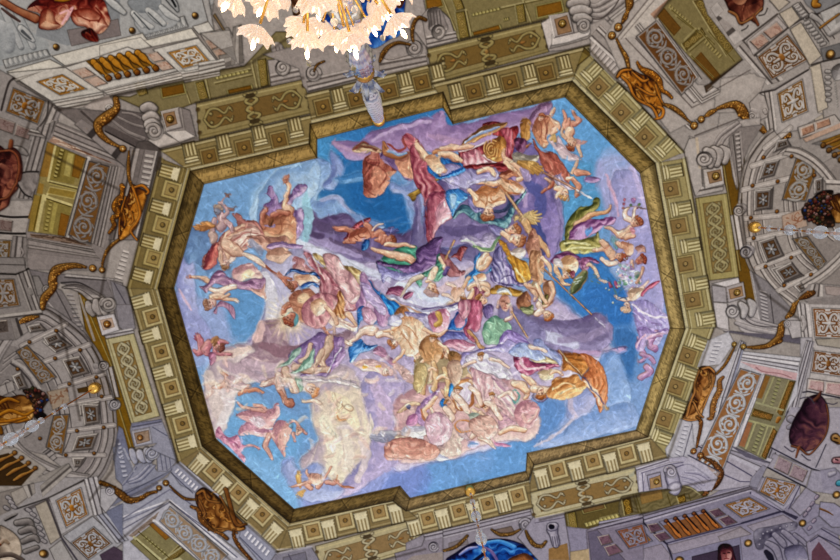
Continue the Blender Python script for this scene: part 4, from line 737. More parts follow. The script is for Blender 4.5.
fig('painted man with curly grey hair bending over the golden shield, lower right of centre');V(500,380);L(FO,[240,60,30,280,70,34,330,60,24],[150,60,16,190,90,22,170,120,14]);S([250,110,24,280,135,20,320,120,18,350,90,16,360,60,12],'d0c8e0 9088a8 50305c',rim=('3c204c',.6));H(285,85,38,80,'d8884c a85420 5c280c',FO)
# golden shell/banner
thing('orange_banner','orange painted banner on a pole at the lower right of the figures','banner');V(490,310);P([500,310,560,295,630,300,690,330,690,400,650,450,600,440,560,420,500,420,510,360],'e8984c c06c24 7c3c10',vol=4,fold=(20,26,.5,.1),h=.014);P([630,300,700,320,760,360,800,420,820,500,830,560,820,620,790,700,770,710,740,640,700,560,640,480,690,400],'f0a070 d87840 9c4820',vol=4,fold=(75,26,.6,.2),h=.014,rim=('8c3c1c',1.4,.6));S([660,500,12,730,560,14,770,660,8],'fce8d4 f0c8a4',a=.85,soft=2,own=False);V(490,380);P([440,20,520,-20,600,-40,640,0,680,40,640,90,560,130,480,140,420,120,400,70],'f8c888 e09450 a85c24',vol=5,fold=(150,30,.4,.1),h=.014);folds([[440,60,520,20,600,40],[480,100,560,60,620,60]],1.6,'f8e0b0');
thing('flagstaff','thin dark pole of the orange painted banner','pole');V(490,310);KL([480,285,640,455],2.6,'8c5030',own=True);KL([486,285,646,455],.9,'e8c088');KL([650,460,800,660],1.0,'54508c',own=True);KL([800,665,822,690],2.2,'dca05c',own=True)
# 19 bottom centre mass: warrior group (crop 390,310 & 400,380)
fig('painted pale warrior in white and rose seated at the lower centre, medal on his chest');V(390,310);P([560,350,620,330,700,340,740,380,700,440,660,440,620,480,580,470,540,420],'f8f0f0 d8c8d0 9c88a0',vol=4,fold=(30,26,.5,.1));P([700,360,780,350,840,440,860,480,820,490,760,450,720,420],'f4ecf4 d4c0d4 9484a8',vol=3,fold=(40,20,.5,0));K([580,440,620,465,680,440],1.6,'7ca09c');K([600,400,560,420,580,450],1.5,'a8643c');P([620,440,680,410,740,450,840,560,900,700,960,800,860,800,700,640,620,540],'f0d8d0 dcb0b8 a87c94',vol=3,fold=(50,26,.5,.2));folds([[680,440,780,560,880,700],[640,470,740,590,860,740]],2.2,'f8ecd8',.6);folds([[720,470,820,580,900,700]],2,'b880a0',.7)
thing('oval_shield','white painted oval shield with an orange rim at the bottom centre','shield');V(400,380);S([450,60,74,445,140,78],'dc9c64 c8743c 8c4820',rim=('a85c2c',.6),h=.012);S([455,60,50,445,140,52],'f8f0f4 dcc8dc b89cb8',sh=.6);K([395,60,390,150,420,200],1.5,'f8e8d0')
thing('rose_fringe','tan painted fringe of curls along the right of the white oval shield','fringe');V(400,380);[S([x,y,12,x+24,y+14,8],FO,rim=('a85c30',.6))for x,y in((490,10),(510,40),(530,70),(545,110),(550,150),(500,-20),(470,-30),(530,180),(510,210))]
fig('painted seated nude in pink shell drapery at the lower centre left');dr([110,220,130,170,180,120,230,90,270,60,260,120,230,170,200,230,240,290,280,330,280,360,200,350,140,310,110,270],'e8c4e4 c090c0 845c90',70,22,.7);L(FO,[250,120,18,210,170,22,170,210,20,190,260,20,210,300,14],[220,200,14,250,250,12,240,300,10]);K([150,200,160,260,200,300],2,'b86838')
L(FW,[290,70,12,330,120,20,360,170,22,380,220,18],[340,100,14,320,80,10]);dr([320,60,340,30,375,20,380,50,350,110,330,90],'5cacf0 1c80dc 0c509c',60,12,.5,name='bright_blue_ribbon');dr([285,160,300,125,320,150,340,190,330,210,300,190],'5cacf0 1c80dc 0c509c',60,12,.5,name='bright_blue_ribbon')
fig('painted pale drapery cone with bearded head at the bottom centre edge');P([270,280,330,240,350,300,400,360,450,400,420,430,430,470,420,520,360,530,280,530,240,520,250,470,280,400],'f0dccc d4b0a4 a07c80',vol=4,fold=(60,26,.5,.1));P([190,440,230,420,260,450,250,500,330,540,340,560,260,560,210,500],'f8f4f4 d8d0dc a4a0c0',vol=3);L('f0d4c0 d8a890 a87460',[170,370,12,220,380,14,290,380,12]);
fig('small painted figures with orange ring at the bottom centre, tumbling');L(FP,[540,300,20,560,340,26,520,380,22,500,400,16],[560,400,22,600,410,24,640,450,16,670,480,9],[520,280,16,500,320,14]);W(400,340,480,420,.3,'e8d0c8 c8a8ac 987890',4);P([470,430,520,420,560,440,550,470,490,480,465,460],'e8dcf4 8cacdc 5c7cb8',vol=3,rim=('f0b8d0',2,.9));P([640,400,680,430,740,440,780,465,740,465,690,460,660,440],'f0b0cc dc88b0 a85c88',vol=1)
thing('orange_ring','orange painted ring at the bottom centre below the white oval shield','ring');ring=[[450+68*math.cos(t),320+42*math.sin(t),6]for t in np.linspace(0,6.2832,22)];S(np.array(ring).ravel(),'f4b478 d87c3c 94501c',h=.012);
fig('painted brown-haired nudes at the lower centre, right of the shield');L(FO,[560,230,18,600,260,22,640,280,14],[590,170,22,610,200,18],[650,140,14,640,180,14]);H(600,190,30,-120,'d07c48 a05024 5c2810',FO);P([480,240,540,230,600,290,560,310,500,280],'e4d8cc b8b8a8 7c8c80',vol=2);S([640,220,20,700,210,18],'a8c4b4 84a898 5c8474',a=.6,soft=3)
dr([600,60,680,120,760,220,820,280,830,300,700,330,640,340,600,260,620,160],'ecc4c0 cc9494 945c68',55,24,.5,a=.7,soft=2)
fig('pink painted drapery with a curled arm, lower right of the centre');V(500,380);P([110,180,160,140,220,140,270,180,280,220,250,290,190,340,140,330,110,280,90,230],'f0c8c8 d8989c a46474',vol=4,fold=(60,26,.5,.2));S([160,240,16,190,290,18,240,260,16,270,210,12],'f8dcd0 e0a8a0 ac707c',rim=('9c5060',.4));L(FO,[100,30,30,150,40,34,190,70,26]);K([80,100,90,75,110,80,130,110,110,150,90,140,80,110],2,'4c9c94',own=False)
P([-10,230,60,260,110,300,90,330,0,355],'ecc4c4 d09ca8 a07088',own=True,vol=2,fold=(-15,18,.5,0))
# 20 mid-left figures near 400,360
fig('painted bending nude with tawny hair left of the golden glow, centre');V(390,310);L(FO,[20,150,20,60,170,26,40,220,24],[100,160,26,130,200,34,180,250,34,200,290,26],[90,90,16,60,60,14,90,40,10]);P([90,200,140,170,210,220,230,290,190,340,140,300,100,260],'f4c8a0 cc9060 8c5428',vol=5,fold=(60,26,.5,0));H(200,330,36,70,'d09058 a46028 603410',FO);H(30,230,36,150,'d8986c b06438 74381c',FP);P([40,60,80,20,110,70,110,110,60,140,30,110],'f4f0f8 d4c8dc 9c90b8',vol=3);K([50,325,100,305,130,300],2.4,'3c8cdc')
P([-10,330,60,370,130,430,190,500,190,520,120,500,40,420],'e4bca8 d0a090 a87468',a=.8,own=True)
fig('painted couple of heads with brown tresses in the golden glow, centre');H(375,290,38,160,'d88c5c a85c2c 683414',FO);L(FO,[400,320,22,450,310,26,480,340,22],[420,360,14,430,400,24,435,440,26],[280,380,14,290,440,18,280,490,12]);P([400,300,470,290,500,330,470,390,420,370],'d89c6c a86c3c 64401c',vol=4,fold=(60,22,.6,0));H(435,430,36,80,'c88454 985428 583010',FO)
P([180,360,250,330,300,360,270,420,240,520,200,560,170,480],'e8d8a8 c8b084 94805c',vol=3,a=.8);S([290,540,16,285,570,14],'e8ecfc b0b4e0 7478b0');S([320,490,10,325,530,10,310,550,9],'d884b0 b05c90 7c3464');P([400,540,420,510,450,520,440,560,400,580],'5cacf0 1c84dc 0c58a4',vol=1)
fig('grey winged painted figure in white and rose at the lower centre left');V(300,380);W(760,380,500,400,.35,'d0ccd8 a8a4b8 74708c',7);P([590,520,620,490,660,460,700,430,760,420,840,450,900,480,860,540,760,550,660,560,610,560],'f0c4b8 d89488 a05c5c',vol=3,fold=(20,22,.6,.1));P([700,360,760,330,820,320,860,380,840,450,780,450,730,420],'f8f4f4 d8d0dc a09cb8',vol=3,fold=(60,22,.4,0));L('f0d8b8 d8b088 a47c58',[690,220,12,730,200,18,780,170,22,830,160,16]);S([765,190,20],'9088a4 605c84 38345c');P([740,290,770,250,820,240,820,300,780,320,745,320],'e8a8cc c478a8 8c4c78',vol=2);V(400,380);S([70,440,20,110,430,20,160,450,24,130,480,18],'e8dcd0 c0a498 8c6c64',rim=('7c5c54',.5));V(400,380);P([0,460,80,450,190,430,200,480,100,520,0,550],'e0ac98 cc8c80 9c605c',own=True,vol=2,fold=(-15,16,.3,0));P([20,330,100,320,180,320,190,370,120,400,60,420,0,420],'f8f4f0 dcd0d4 a8a0b4',vol=3,fold=(30,20,.5,.1))
# 21 left cherubs
V(180,320);ch('crimson-pink painted cherub at the left edge of the sky, wings spread');W(150,160,110,90,.9,'e08c98 b84c60 742438',5);L('e8a8a4 c06c78 803c50',[130,110,18,150,160,24,160,210,28,130,240,20,100,220,14],[200,160,26,180,200,30,190,240,20],[240,140,20,290,150,18,330,155,12],[240,180,16,250,230,14,290,240,14,350,235,12]);P([200,230,250,230,260,270,240,300,210,320,200,280],'dc98b0 b46c8c 7c3c5c',vol=2);H(270,190,34,10,'a8604c 743830 401818','e8b8a8 c4847c 884c4c');S([230,150,14,260,130,16,240,170,12],'c88c5c 945c34 543018')
ch('pale apricot painted cherub with outstretched leg in the cream cloud, lower left');L('f4d0c0 dca898 ac7c74',[240,470,16,290,460,22,330,430,24,320,400,16,290,370,10],[340,440,26,400,450,32,450,470,24,480,460,14]);L('f0b49c d4805c 94502c'.replace(' 94502c',' 9c5844'),[420,510,16,470,500,20,520,480,16,570,500,14,590,505,8]);P([320,400,370,390,430,430,470,460,440,490,370,480,330,450],'f4dcd4 dcb8b8 b08c98',vol=3,fold=(30,20,.5,0));folds([[250,480,300,470,330,450],[300,370,330,390]],1.6,'d06c48')
V(200,390);fig('pink painted flying woman with swirling veil at the lower left');P([250,180,300,150,360,140,420,140,500,120,530,90,560,100,555,170,520,240,500,270,440,280,380,270,330,220],'f4c8c4 dc9ca0 a86c7c',vol=4,fold=(20,30,.5,.2));P([270,310,290,240,340,220,420,270,500,280,520,320,470,330,360,310],'f4d0cc dc9cac a86c84',vol=3,fold=(10,22,.5,0));L('f0bca8 d8988c a0605c',[270,80,8,310,120,12,380,130,16,450,140,18],[385,100,12,430,110,14,460,130,12],[490,320,22,460,380,22,480,430,16,500,480,10]);P([500,300,540,220,600,210,640,260,620,340,600,400,590,470,560,440,530,380],'f0c4b4 dc9c94 a8687c',vol=5,fold=(80,26,.4,.2));P([350,200,420,190,470,240,420,260,370,240],'f4e4e8 e0c0cc b48c9c',soft=3);L('f0c0ac d8948c a4605c',[620,230,14,660,220,10,700,260,12,740,310,12],[650,300,14,660,360,10]);S([640,250,16],'94bcc8 5c88ac 2c587c');H(690,290,28,-60,'e0a890 b8786c 7c4c48',FP)
ch('pink painted cherub tumbling at the lower left edge, under the flying woman');P([110,280,130,250,170,310,210,330,260,310,280,360,320,390,400,390,420,410,370,400,310,410,290,440,320,480,310,510,260,460,200,400,150,360,110,330],'f0b8c8 dc8ca8 a85c80',vol=4,fold=(40,22,.5,.1));K([160,330,220,350,270,400],1.5,'b06088');L('f0b4a8 d88c88 a85c64',[330,390,9,380,390,9,415,410,7])
V(300,380);ch('small pale painted cherub heads in the cream glow below the sun god');S([75,60,40,85,70,34],FP,rim=('d88c5c',.7));H(85,70,40,30,'f0b488 dc8c54 a45c30',FP);L('f4dcc8 e0b8a0 b48c78',[20,150,12,60,150,14,100,140,16,140,160,14]);S([280,190,26,250,230,22,290,260,30,330,240,24],'f8e8c4 e8c8a0 c89874',a=.7,soft=2);K([250,230,280,270,320,270],1.6,'d88c54');L('fcf0d4 f0d8b4 d0a884',[230,90,10,240,140,14,280,180,16],[290,150,10,270,200,12],[330,190,24,350,200,26]);S([160,280,20,190,320,22,240,380,14],'f4ecd8 e4d4bc bca890',a=.7,soft=2)
V(400,440);V(180,240)
V(250,440)
ch('orange-winged painted cherub pair at the very bottom left of the sky');W(350,330,340,210,.35,'f4c880 e0a04c a86c28',4);W(380,350,330,400,.9,'f8d090 e8ac60 b47c38',5);L('f4c0a8 dc9880 a86858',[290,325,8,340,315,12,400,305,18,430,290,20],[400,210,9,400,240,11,430,270,16],[430,340,18,400,320,20],[480,330,22,500,300,18],[570,190,7,550,220,8,520,270,12,490,290,16]);P([400,260,440,235,500,240,520,280,490,310,440,310],'fce0cc e8b49c b87c6c',vol=4);L('f0b8a8 d89080 a06458',[540,300,20,580,300,18,610,290,12],[590,280,10,640,320,8,680,330,7,725,335,6]);K([640,320,725,335],1.6,'b06440');K([600,290,610,250],1.4,'c88058')
ch('small pinkish painted child at the left in the mauve cloud');V(340,340);
V(280,310);ch('small rosy painted winged child right of the white wand, over the cream cloud');P([640,290,680,250,730,270,760,320,800,350,800,380,760,370,700,320],'d89cb4 b07898 7c4c70',vol=3,fold=(40,20,.5,0));P([530,390,570,350,640,340,700,360,760,390,780,430,740,460,680,440,620,430,560,410],'f4dccc e4b8b0 b48890',vol=3,fold=(20,20,.5,.1));S([590,398,10,610,400,8],'ecb040');S([680,395,9,700,395,8],'ecb040');H(745,430,34,-20,'f0d4cc dcacac ac8088',FP)
V(340,340);L(FP,[40,10,12,80,30,14])
# ---- the press of smaller figures between the principal ones
V(280,200,2.8)
fig('painted pale nude leaning across the lower left end of the white sheet')
P([325,345,350,325,385,330,400,350,410,385,395,420,370,440,345,430,330,400,315,370],'fcecdc e8c4a4 b87850',vol=3,fold=(60,14,.5,.1));L(FO,[330,350,5,310,362,5,292,366,4],[400,360,6,420,372,5,440,374,3],[345,420,6,330,440,5,318,452,4]);K([345,350,365,360,385,385],.9,'b4663c');K([340,375,360,395,375,420],.9,'b4663c')
dr([300,330,325,322,345,335,330,352,305,350],'f4f0fc c8c0dc 8c84b0',20,10,.6)
fig('painted bronzed bather crouching under the golden-haired woman, centre')
P([395,395,420,380,445,395,455,420,445,450,420,462,400,445,388,420],'f0c49c c88c58 84502c',vol=3,fold=(70,12,.6,.3));L(FO,[445,400,6,462,412,6,470,430,4],[400,450,6,395,470,6,400,490,4]);H(428,388,10,-80,'c88448 94541f 50280c',FO)
fig('painted white-robed woman seated right of the golden glow, arms spread')
dr([520,440,545,425,580,428,610,440,625,465,640,490,620,500,590,485,560,480,535,470],'fcf8fc d8ccdc a090b4',35,12,.7);L(FP,[545,450,6,520,462,5,500,470,4],[590,445,6,615,452,5,640,470,4]);H(562,438,10,-90,'d09058 a0602c 603010',FP)
dr([535,470,560,478,590,490,600,520,590,560,560,560,540,520],'f8dcd8 dcacb0 a87484',75,12,.6)
fig('painted amber-shadowed nudes standing in the golden glow at the centre')
L('f4d8b0 dcac78 a0703c',[400,470,8,404,500,9,400,540,7],[430,455,8,436,490,9,430,530,7],[460,470,7,470,505,8,462,545,6]);L(FO,[410,480,5,425,470,5,440,478,4],[440,500,5,455,492,5,475,500,3]);dr([378,470,400,455,412,480,404,520,385,540,372,505],'e8d4a0 c8a870 8c7044',85,12,.6);dr([470,455,500,450,510,480,495,520,475,500],'f0dcc8 d0a890 946858',70,10,.6)
fig('painted woman in pale blue lying along the mauve cloud right of the green robe')
dr([640,420,670,400,700,405,730,425,745,445,720,450,690,440,660,440],'dce4fc a8b4e0 6c78b0',25,12,.6);L(FP,[700,410,6,725,415,5,745,425,4]);
fig('painted rose-veiled woman reclining between the sun god and the gold mantle')
dr([60,300,90,270,130,260,160,275,150,310,130,350,100,360,70,345],'f0bcb8 c88088 8c4858',50,14,.7);P([85,290,110,278,130,290,125,315,100,325],'fcecdc ecc4a4 b87c5c',vol=3);L(FW,[130,300,6,150,320,6,160,345,5])
dr([120,160,150,150,180,190,215,220,225,270,200,290,170,260,150,220],'f4d8d4 d49ca0 94606c',55,12,.7)
fig('painted blue-white mantle sweeping along the left rim of the white sheet')
dr([225,230,250,240,280,275,300,310,290,320,262,300,238,275],'f0e8f8 c0a8d4 8468a0',50,10,.6);dr([230,300,262,310,270,335,250,350,232,330],'f8e0e8 d8a4bc 9c6484',60,10,.6)
fig('painted golden-brown nude gripping the long lance, right of the orange robe')
P([700,150,722,142,738,165,742,200,735,232,715,240,702,210],'ecc09c c48860 804c30',vol=3,fold=(85,12,.6,.2));L(FO,[735,160,6,752,180,6,760,205,4],[715,235,7,728,262,7,745,285,5])
fig('painted pale-armed attendants gathered behind the white sheet, near the centre')
L(FP,[470,235,6,490,245,6,505,262,5],[455,262,5,475,270,5,492,284,4],[545,215,6,555,235,6,560,252,4]);P([480,250,505,240,520,262,508,285,488,280],'fcece0 e8bca4 b47c60',vol=2);dr([500,285,520,275,535,290,530,320,510,335,498,310],'f4c8d0 d08498 88445c',80,10,.7);H(515,268,9,100,'d09058 a05c28 5c2c10',FP)
V(0,0,1)
R=random.Random(9)
for k in range(70):
 x,y=R.choice([(R.gauss(345,20),R.gauss(435,24)),(R.gauss(225,14),R.gauss(385,14)),(R.gauss(375,16),R.gauss(400,20)),(R.gauss(290,20),R.gauss(375,8))]);a=R.uniform(0,6.28);l=R.uniform(4,9);b=a+R.uniform(-1,1)
 S([x,y,1.8,x+l*math.cos(a),y+l*math.sin(a),2.2,x+l*math.cos(a)+l*.7*math.cos(b),y+l*math.sin(a)+l*.7*math.sin(b),.9],R.choice(['fceee0 f0d0b8 d0a08c','fcf4f0 e8d4d8 bca0b8','f8dccc e4b4a4 b8847c']),a=.55,own=False,soft=1.6,h=.002)
fig('small cluster of painted winged infants in the rosy cloud, bottom centre of the sky')
L(FP,[455,395,3.4,462,402,3.6,468,412,2.6],[470,388,3,478,394,3.4,480,404,2.6],[446,408,3,452,416,3.2,448,424,2.4],[486,402,3,494,408,3.2,500,418,2.4],[500,396,2.6,508,392,2.6,514,398,2]);H(458,390,3.6,-80,'d8985c a8642c 603010',FP);H(492,396,3.4,-100,'d8985c a8642c 603010',FP);H(448,402,3.2,200,'d8985c a8642c 603010',FP)
dr([425,420,440,412,452,424,448,440,432,444],'f8e4e8 dcb0bc a8748c',60,5,.6);dr([470,420,488,414,498,426,490,438,474,434],'f8e0d4 dca898 a46c64',20,5,.6)
fig('painted rosy limbs and veils trailing along the lower edge of the figure group');L(FO,[398,436,3,412,440,3.4,426,446,2.6],[500,432,3,512,428,3.2,524,430,2.4]);dr([385,446,400,436,425,440,440,450,430,460,405,458,388,456],'f4c4b4 d8907c a05c54',170,6,.7)
WARP=0.;FRES[1]=len(REG)
# brushwork: short dabs that follow the drawing, a little lighter or darker than what they lie on
lum=C@np.array([.3,.59,.11],np.float32);lum=(lum+np.roll(lum,1,0)+np.roll(lum,1,1)+np.roll(lum,-1,0)+np.roll(lum,-1,1))/5
GYL,GXL=np.gradient(lum);R=random.Random(77);SKYIDS={i for i,r in enumerate(REG)if r['name']in('sky','painted_cloud')};HEADS={i for i,r in enumerate(REG)if r['name']=='hair'}
for k in range(24000):
 i,j=R.randrange(int((175-X0)*SS),int((690-X0)*SS)),R.randrange(int((95-Y0)*SS),int((520-Y0)*SS));idv=int(ID[j,i])
 if idv<FRES[0]or idv in HEADS:continue
 g_=math.hypot(GXL[j,i],GYL[j,i]);sky=idv in SKYIDS
 if sky and k%3:continue
 a=math.atan2(GXL[j,i],-GYL[j,i])if g_>.004 else R.uniform(0,6.28);x,y=X0+i/SS,Y0+j/SS;l=R.uniform(2.5,6)*(1.7 if sky else 1);bnd=R.uniform(-.5,.5)
 d=R.choice((-1,1))*R.uniform(.05,.11 if sky else .24);c=np.clip(C[j,i]*(1+d)+(d*.4 if d>0 else 0),0,1)
 dx,dy=math.cos(a),math.sin(a);w=R.uniform(.45,1.5 if sky else .95)
 path(np.array([[x-dx*l*.5,y-dy*l*.5,w*.3],[x-dy*bnd,y+dx*bnd,w],[x+dx*l*.5,y+dy*l*.5,w*.3]]),c,a=.7,soft=.9,own=False,sh=0.,h=.0006,mott=0)
resume(0)
# ---------------------------------------------------------------- the cornice ring: brackets between square coffers
RING=[('upper left',(189,171),(310,143.5),(314,114),(160,150),'T',[(190,152),(223.5,144),(259,135),(295,127)],[(209,156),(244,147.5),(279,139.5)]),('top middle',(312,123),(444,91),(444,61),(306,94),'T',[(338,98),(372,90),(405,82),(437,74)],[(323,106.5),(356,98.5),(389,90.5),(421.5,82)]),('upper right',(449,110),(573,80),(590,45),(432,84),'T',[(456,93),(492,84),(529,74),(564,65)],[(474,91),(510,82),(546,72.5)]),('upper right slanting',(572,80),(656,164),(684,152),(588,48),'R',[(592,71),(615,93),(640,119),(665,146)],[(599,87),(621.5,112.5),(645,137)]),('right end',(656,163),(686,329),(716,327),(686,158),'R',[(673,171),(682,208),(691,245),(699,283),(706,318)],[(671,189),(679,226),(686,264),(693,300)]),('lower right slanting',(686,328),(648,438),(668,458),(714,328),'R',[(699,343),(688,373),(677,405),(662,437)],[(688,356),(676,387),(664,419)]),('lower right',(649,436),(533,466),(528,493),(668,457),'B',[(645,453),(611,463),(576,471),(542,479)],[(627,454),(593,461),(558,470)]),('bottom middle',(529,479),(406,511),(418,535),(532,508),'B',[(503,503),(474,512),(443,519),(414,526)],[(518,496),(488,504),(459,511),(428,519)]),('lower left',(394,500),(288,524),(276,552),(418,518),'B',[(396,514),(362,522),(329,530),(297,539)],[(379,512),(345,521),(313,531)]),('lower left slanting',(289,524),(202,446),(176,461),(278,552),'B',[(272,533),(248,509),(221,486),(198,464)],[(262,515),(238,493),(214,471)]),('left end lower',(203,447),(158,288),(127,288),(178,462),'L',[(186,443),(173,408),(162,372),(150,335),(141,301)],[(182,424),(171,388),(161,352),(152,317)]),('left end upper',(157,289),(190,170),(160,158),(127,288),'l',[(142,275),(151,242),(160,207),(169,172)],[(153,258),(162,225),(171,190)]),]
TONES=dict(T=('85764a','c6bf98','b5ab7c','5a4c28','735827','8e7c48','a8863c'),R=('a1986a','cdcca8','cbc89c','6e6238','8a7244','a89a66','b39a60'),B=('80704a','a99c74','cfcbb0','7d6c44','a28858','c6bd94','8c6a30'),L=('83754a','b0a67c','ccc79f','6f6038','9c8450','c3ba8c','7b5f28'),l=('75663a','a2935c','b9ad78','6a5a2c','9f8c54','b2a468','8b7236'))
V(0,0,1)
def ring_run(where,ia,ib,ob,oa,tone,br,co):
 base,fil,brk,grv,cof,frm,ros=TONES[tone]
 ia,ib,ob,oa=[np.array(q,float)for q in(ia,ib,ob,oa)]
 thing('cornice_run','painted olive cornice run with brackets and coffers, %s side of the frame'%where,'cornice','cornice runs round the painted sky')
 q=Quad(ia,ib,ob,oa,raw=True)
 Gr(np.concatenate([ia,ib,ob,oa]),base,mott=.09,h=.0)
 w,h=q.size();t=(ib-ia)/np.linalg.norm(ib-ia);n=np.array([-t[1],t[0]])
 if np.dot(n,(oa+ob-ia-ib))<0:n=-n
 def at(c,s,e):return np.array(c,float)+t*s+n*e
 for v,c,ww in((.16,grv,1.2),(.2,fil,1.0),(.93,fil,2.4),(.985,grv,1.0),(.86,grv,.8)):
  QL(q,[0,v,1,v],ww,c,a=.75)
 for c in co:
  part('coffer');s=9.0;e=9.8 if tone=='R' else 9.0
  o=Quad(at(c,-s,-e),at(c,s,-e),at(c,s,e),at(c,-s,e),raw=True)
  QF(o,0,1,0,1,frm,rim=(grv,1.2,.8),h=-.01)
  i=inset(o,2.0 if tone in 'TR' else 2.6)
  QF(i,0,1,0,1,cof,h=-.02,rim=('3c2c14',1.6,.6),mott=.14)
  sh=np.dot(n,(LX,LY))<0
  QL(o,[0,.02,1,.02],1.1,'d6cfa6' if tone in 'BLl' else grv,a=.8)
  QL(i,[0,1,1,1],1.0,'cabf8c',a=.45)
  for m in(1,2):QL(q.sub(0,1,0,1),[0,0,0,0],.1,grv,a=0)
  sub('rosette');rosette_at(c,1.9,ros);back_part()
 for c in br:
  part('bracket');s=7.0
  o=Quad(at(c,-s,-10.5),at(c,s,-10.5),at(c,s*.94,9.5),at(c,-s*.94,9.5),raw=True)
  QF(o,0,1,0,1,brk,rim=(grv,1.1,.85),h=.03,mott=.1)
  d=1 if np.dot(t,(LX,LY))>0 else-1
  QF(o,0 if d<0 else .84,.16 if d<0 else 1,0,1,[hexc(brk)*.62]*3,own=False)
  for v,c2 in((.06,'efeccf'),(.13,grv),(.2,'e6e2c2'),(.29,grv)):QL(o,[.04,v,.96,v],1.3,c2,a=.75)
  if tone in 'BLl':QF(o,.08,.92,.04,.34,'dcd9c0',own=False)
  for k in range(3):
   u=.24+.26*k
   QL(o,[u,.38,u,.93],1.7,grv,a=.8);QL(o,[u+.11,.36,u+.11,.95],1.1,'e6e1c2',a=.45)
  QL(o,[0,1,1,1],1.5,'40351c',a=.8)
 part('bead_moulding')
 for v,c,ww in((.02,fil,2.2),(.075,'d8d4b4',1.1)):QL(q,[0,v,1,v],ww,c,a=.95,own=True)
 k=int(w/2.6)
 for i in range(k):
  p=q((i+.5)/k,-.035);Sr([p[0],p[1],.62],'c8b67c',sh=0)
 QL(q,[0,-.075,1,-.075],.9,'3a2b10',a=.7)
 back()
def rosette_at(c,r,col):
 p=[np.clip(hexc(col)*1.25,0,1),hexc(col),hexc(col)*.45]
 Sr([c[0],c[1],r*1.25],[x*.75 for x in p],rim=('2c1f10',.8),h=.012)
 for i in range(5):
  a=i*1.2566+.3;Sr([c[0]+r*.55*math.cos(a),c[1]+r*.55*math.sin(a),r*.42],p,h=.004)
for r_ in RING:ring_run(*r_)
# corner fields between runs
thing('corner_coffer','small sunken olive corner field at the top right of the cornice','coffer')
G([572,82,584,47,592,54,578,66],'6b5a30',rim=('3a2e14',1,.7));G([574,75,582,52,588,56,577,65],'8b7a46')
resume(0)
# ---------------------------------------------------------------- the gilt moulding that frames the sky
V(0,0,1)
P_OUT=[(190,171),(309,143.5),(310,124),(443,92),(450,110),(572,81),(655,163),(685,329),(648,437),(534,465),(529,480),(406,511),(393,501),(290,523),(202,446),(158,288)]
P_IN=[(204,184),(317,158),(317,139),(443,107.5),(453,124),(565,97),(640,173),(670,328),(636,430),(527,453),(526,471),(410,498),(400,486),(294,509),(216,439),(174,288)]
thing('gilt_leaf_moulding','gilt leaf moulding framing the painted sky on all sides','frame')
N_=len(P_IN)
SIDE=['9a8150','85703f','98804e','8c7544','958052','8c7748','a49060','a08c5c','96815c','8c7850','917c56','7c6a48','75623c','62502e','66542f','6f5d38']
for i in range(N_):
 a,b,c,d=[np.array(q,float)for q in(P_IN[i],P_IN[(i+1)%N_],P_OUT[(i+1)%N_],P_OUT[i])]
 q=Quad(a,b,c,d,raw=True);col=hexc(SIDE[i%len(SIDE)]);L=np.linalg.norm(b-a);m=np.linalg.norm((c+d-a-b)/2)
 Gr(np.concatenate([a,b,c,d]),[np.clip(col*1.35,0,1),col,col*.5],mott=.22,h=.01)
 for v,k,ww in((.03,1.3,1.0),(.10,.5,.9),(.30,1.18,2.2),(.52,1.22,2.6),(.74,.8,2.6),(.86,.6,2.0),(.95,.5,1.2)):
  QL(q,[0,v,1,v],ww,np.clip(col*k,0,1),a=.55)
 R=random.Random(i)
 for j in range(int(L*2.2)):
  u=R.random();v=R.uniform(.12,.8);s=R.uniform(.5,1.0)
  du=1.6/L;QL(q,[u,v,u+du,v+.10],s,np.clip(col*R.choice([.62,.7,1.3,1.2]),0,1),a=.5)
 if L>60:
  part('acanthus_strap')
  for f in((.5,)if L<115 else(.33,.67)):
   for s in(-1,1):
    QL(q,[f-5/L*s,.1,f+5/L*s,.85],1.2,col*.45,a=.45,own=True)
    QL(q,[f-3.4/L*s,.1,f+6/L*s,.8],.7,np.clip(col*1.5,0,1),a=.35,own=True)
  back()
for i in range(N_):KL([*P_IN[i],*P_IN[(i+1)%N_]],1.0,'3b2c12',a=.5);KL([*P_OUT[i],*P_OUT[(i+1)%N_]],1.1,'2b200c',a=.6)
for i in range(N_):KL([*P_IN[i],*P_OUT[i]],1.0,'32250e',a=.55)
resume(0)
# ---------------------------------------------------------------- painted stone architecture, upper half
ST='dcd8d2 b8b2ac 766e69'
SM='b6aeaa 8f8683 575050'
OR='d0a056 986a32 482c10'
BR='c08a58 8a4e34 48221a'
LN='4a4440'
def slab(q,col,h=.02,rim=(LN,1.0,.7),mott=.06):
 if not isinstance(q,Quad):
  if len(q)>8:return G(q,col,h=h,rim=rim,mott=mott)
  q=Quad(*q)
 QF(q,0,1,0,1,col,h=h,rim=rim,mott=mott);return q
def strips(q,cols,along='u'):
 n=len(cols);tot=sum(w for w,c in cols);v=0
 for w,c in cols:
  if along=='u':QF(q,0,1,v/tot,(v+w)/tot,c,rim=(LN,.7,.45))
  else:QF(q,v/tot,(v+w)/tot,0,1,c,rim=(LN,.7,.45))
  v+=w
MOULD=[(1,'dad6d0'),(.5,'8a837e'),(1.6,'c6c0ba'),(.4,'6c6561'),(1.2,'e2ded8'),(.5,'8f8883'),(1,'bdb6b0')]
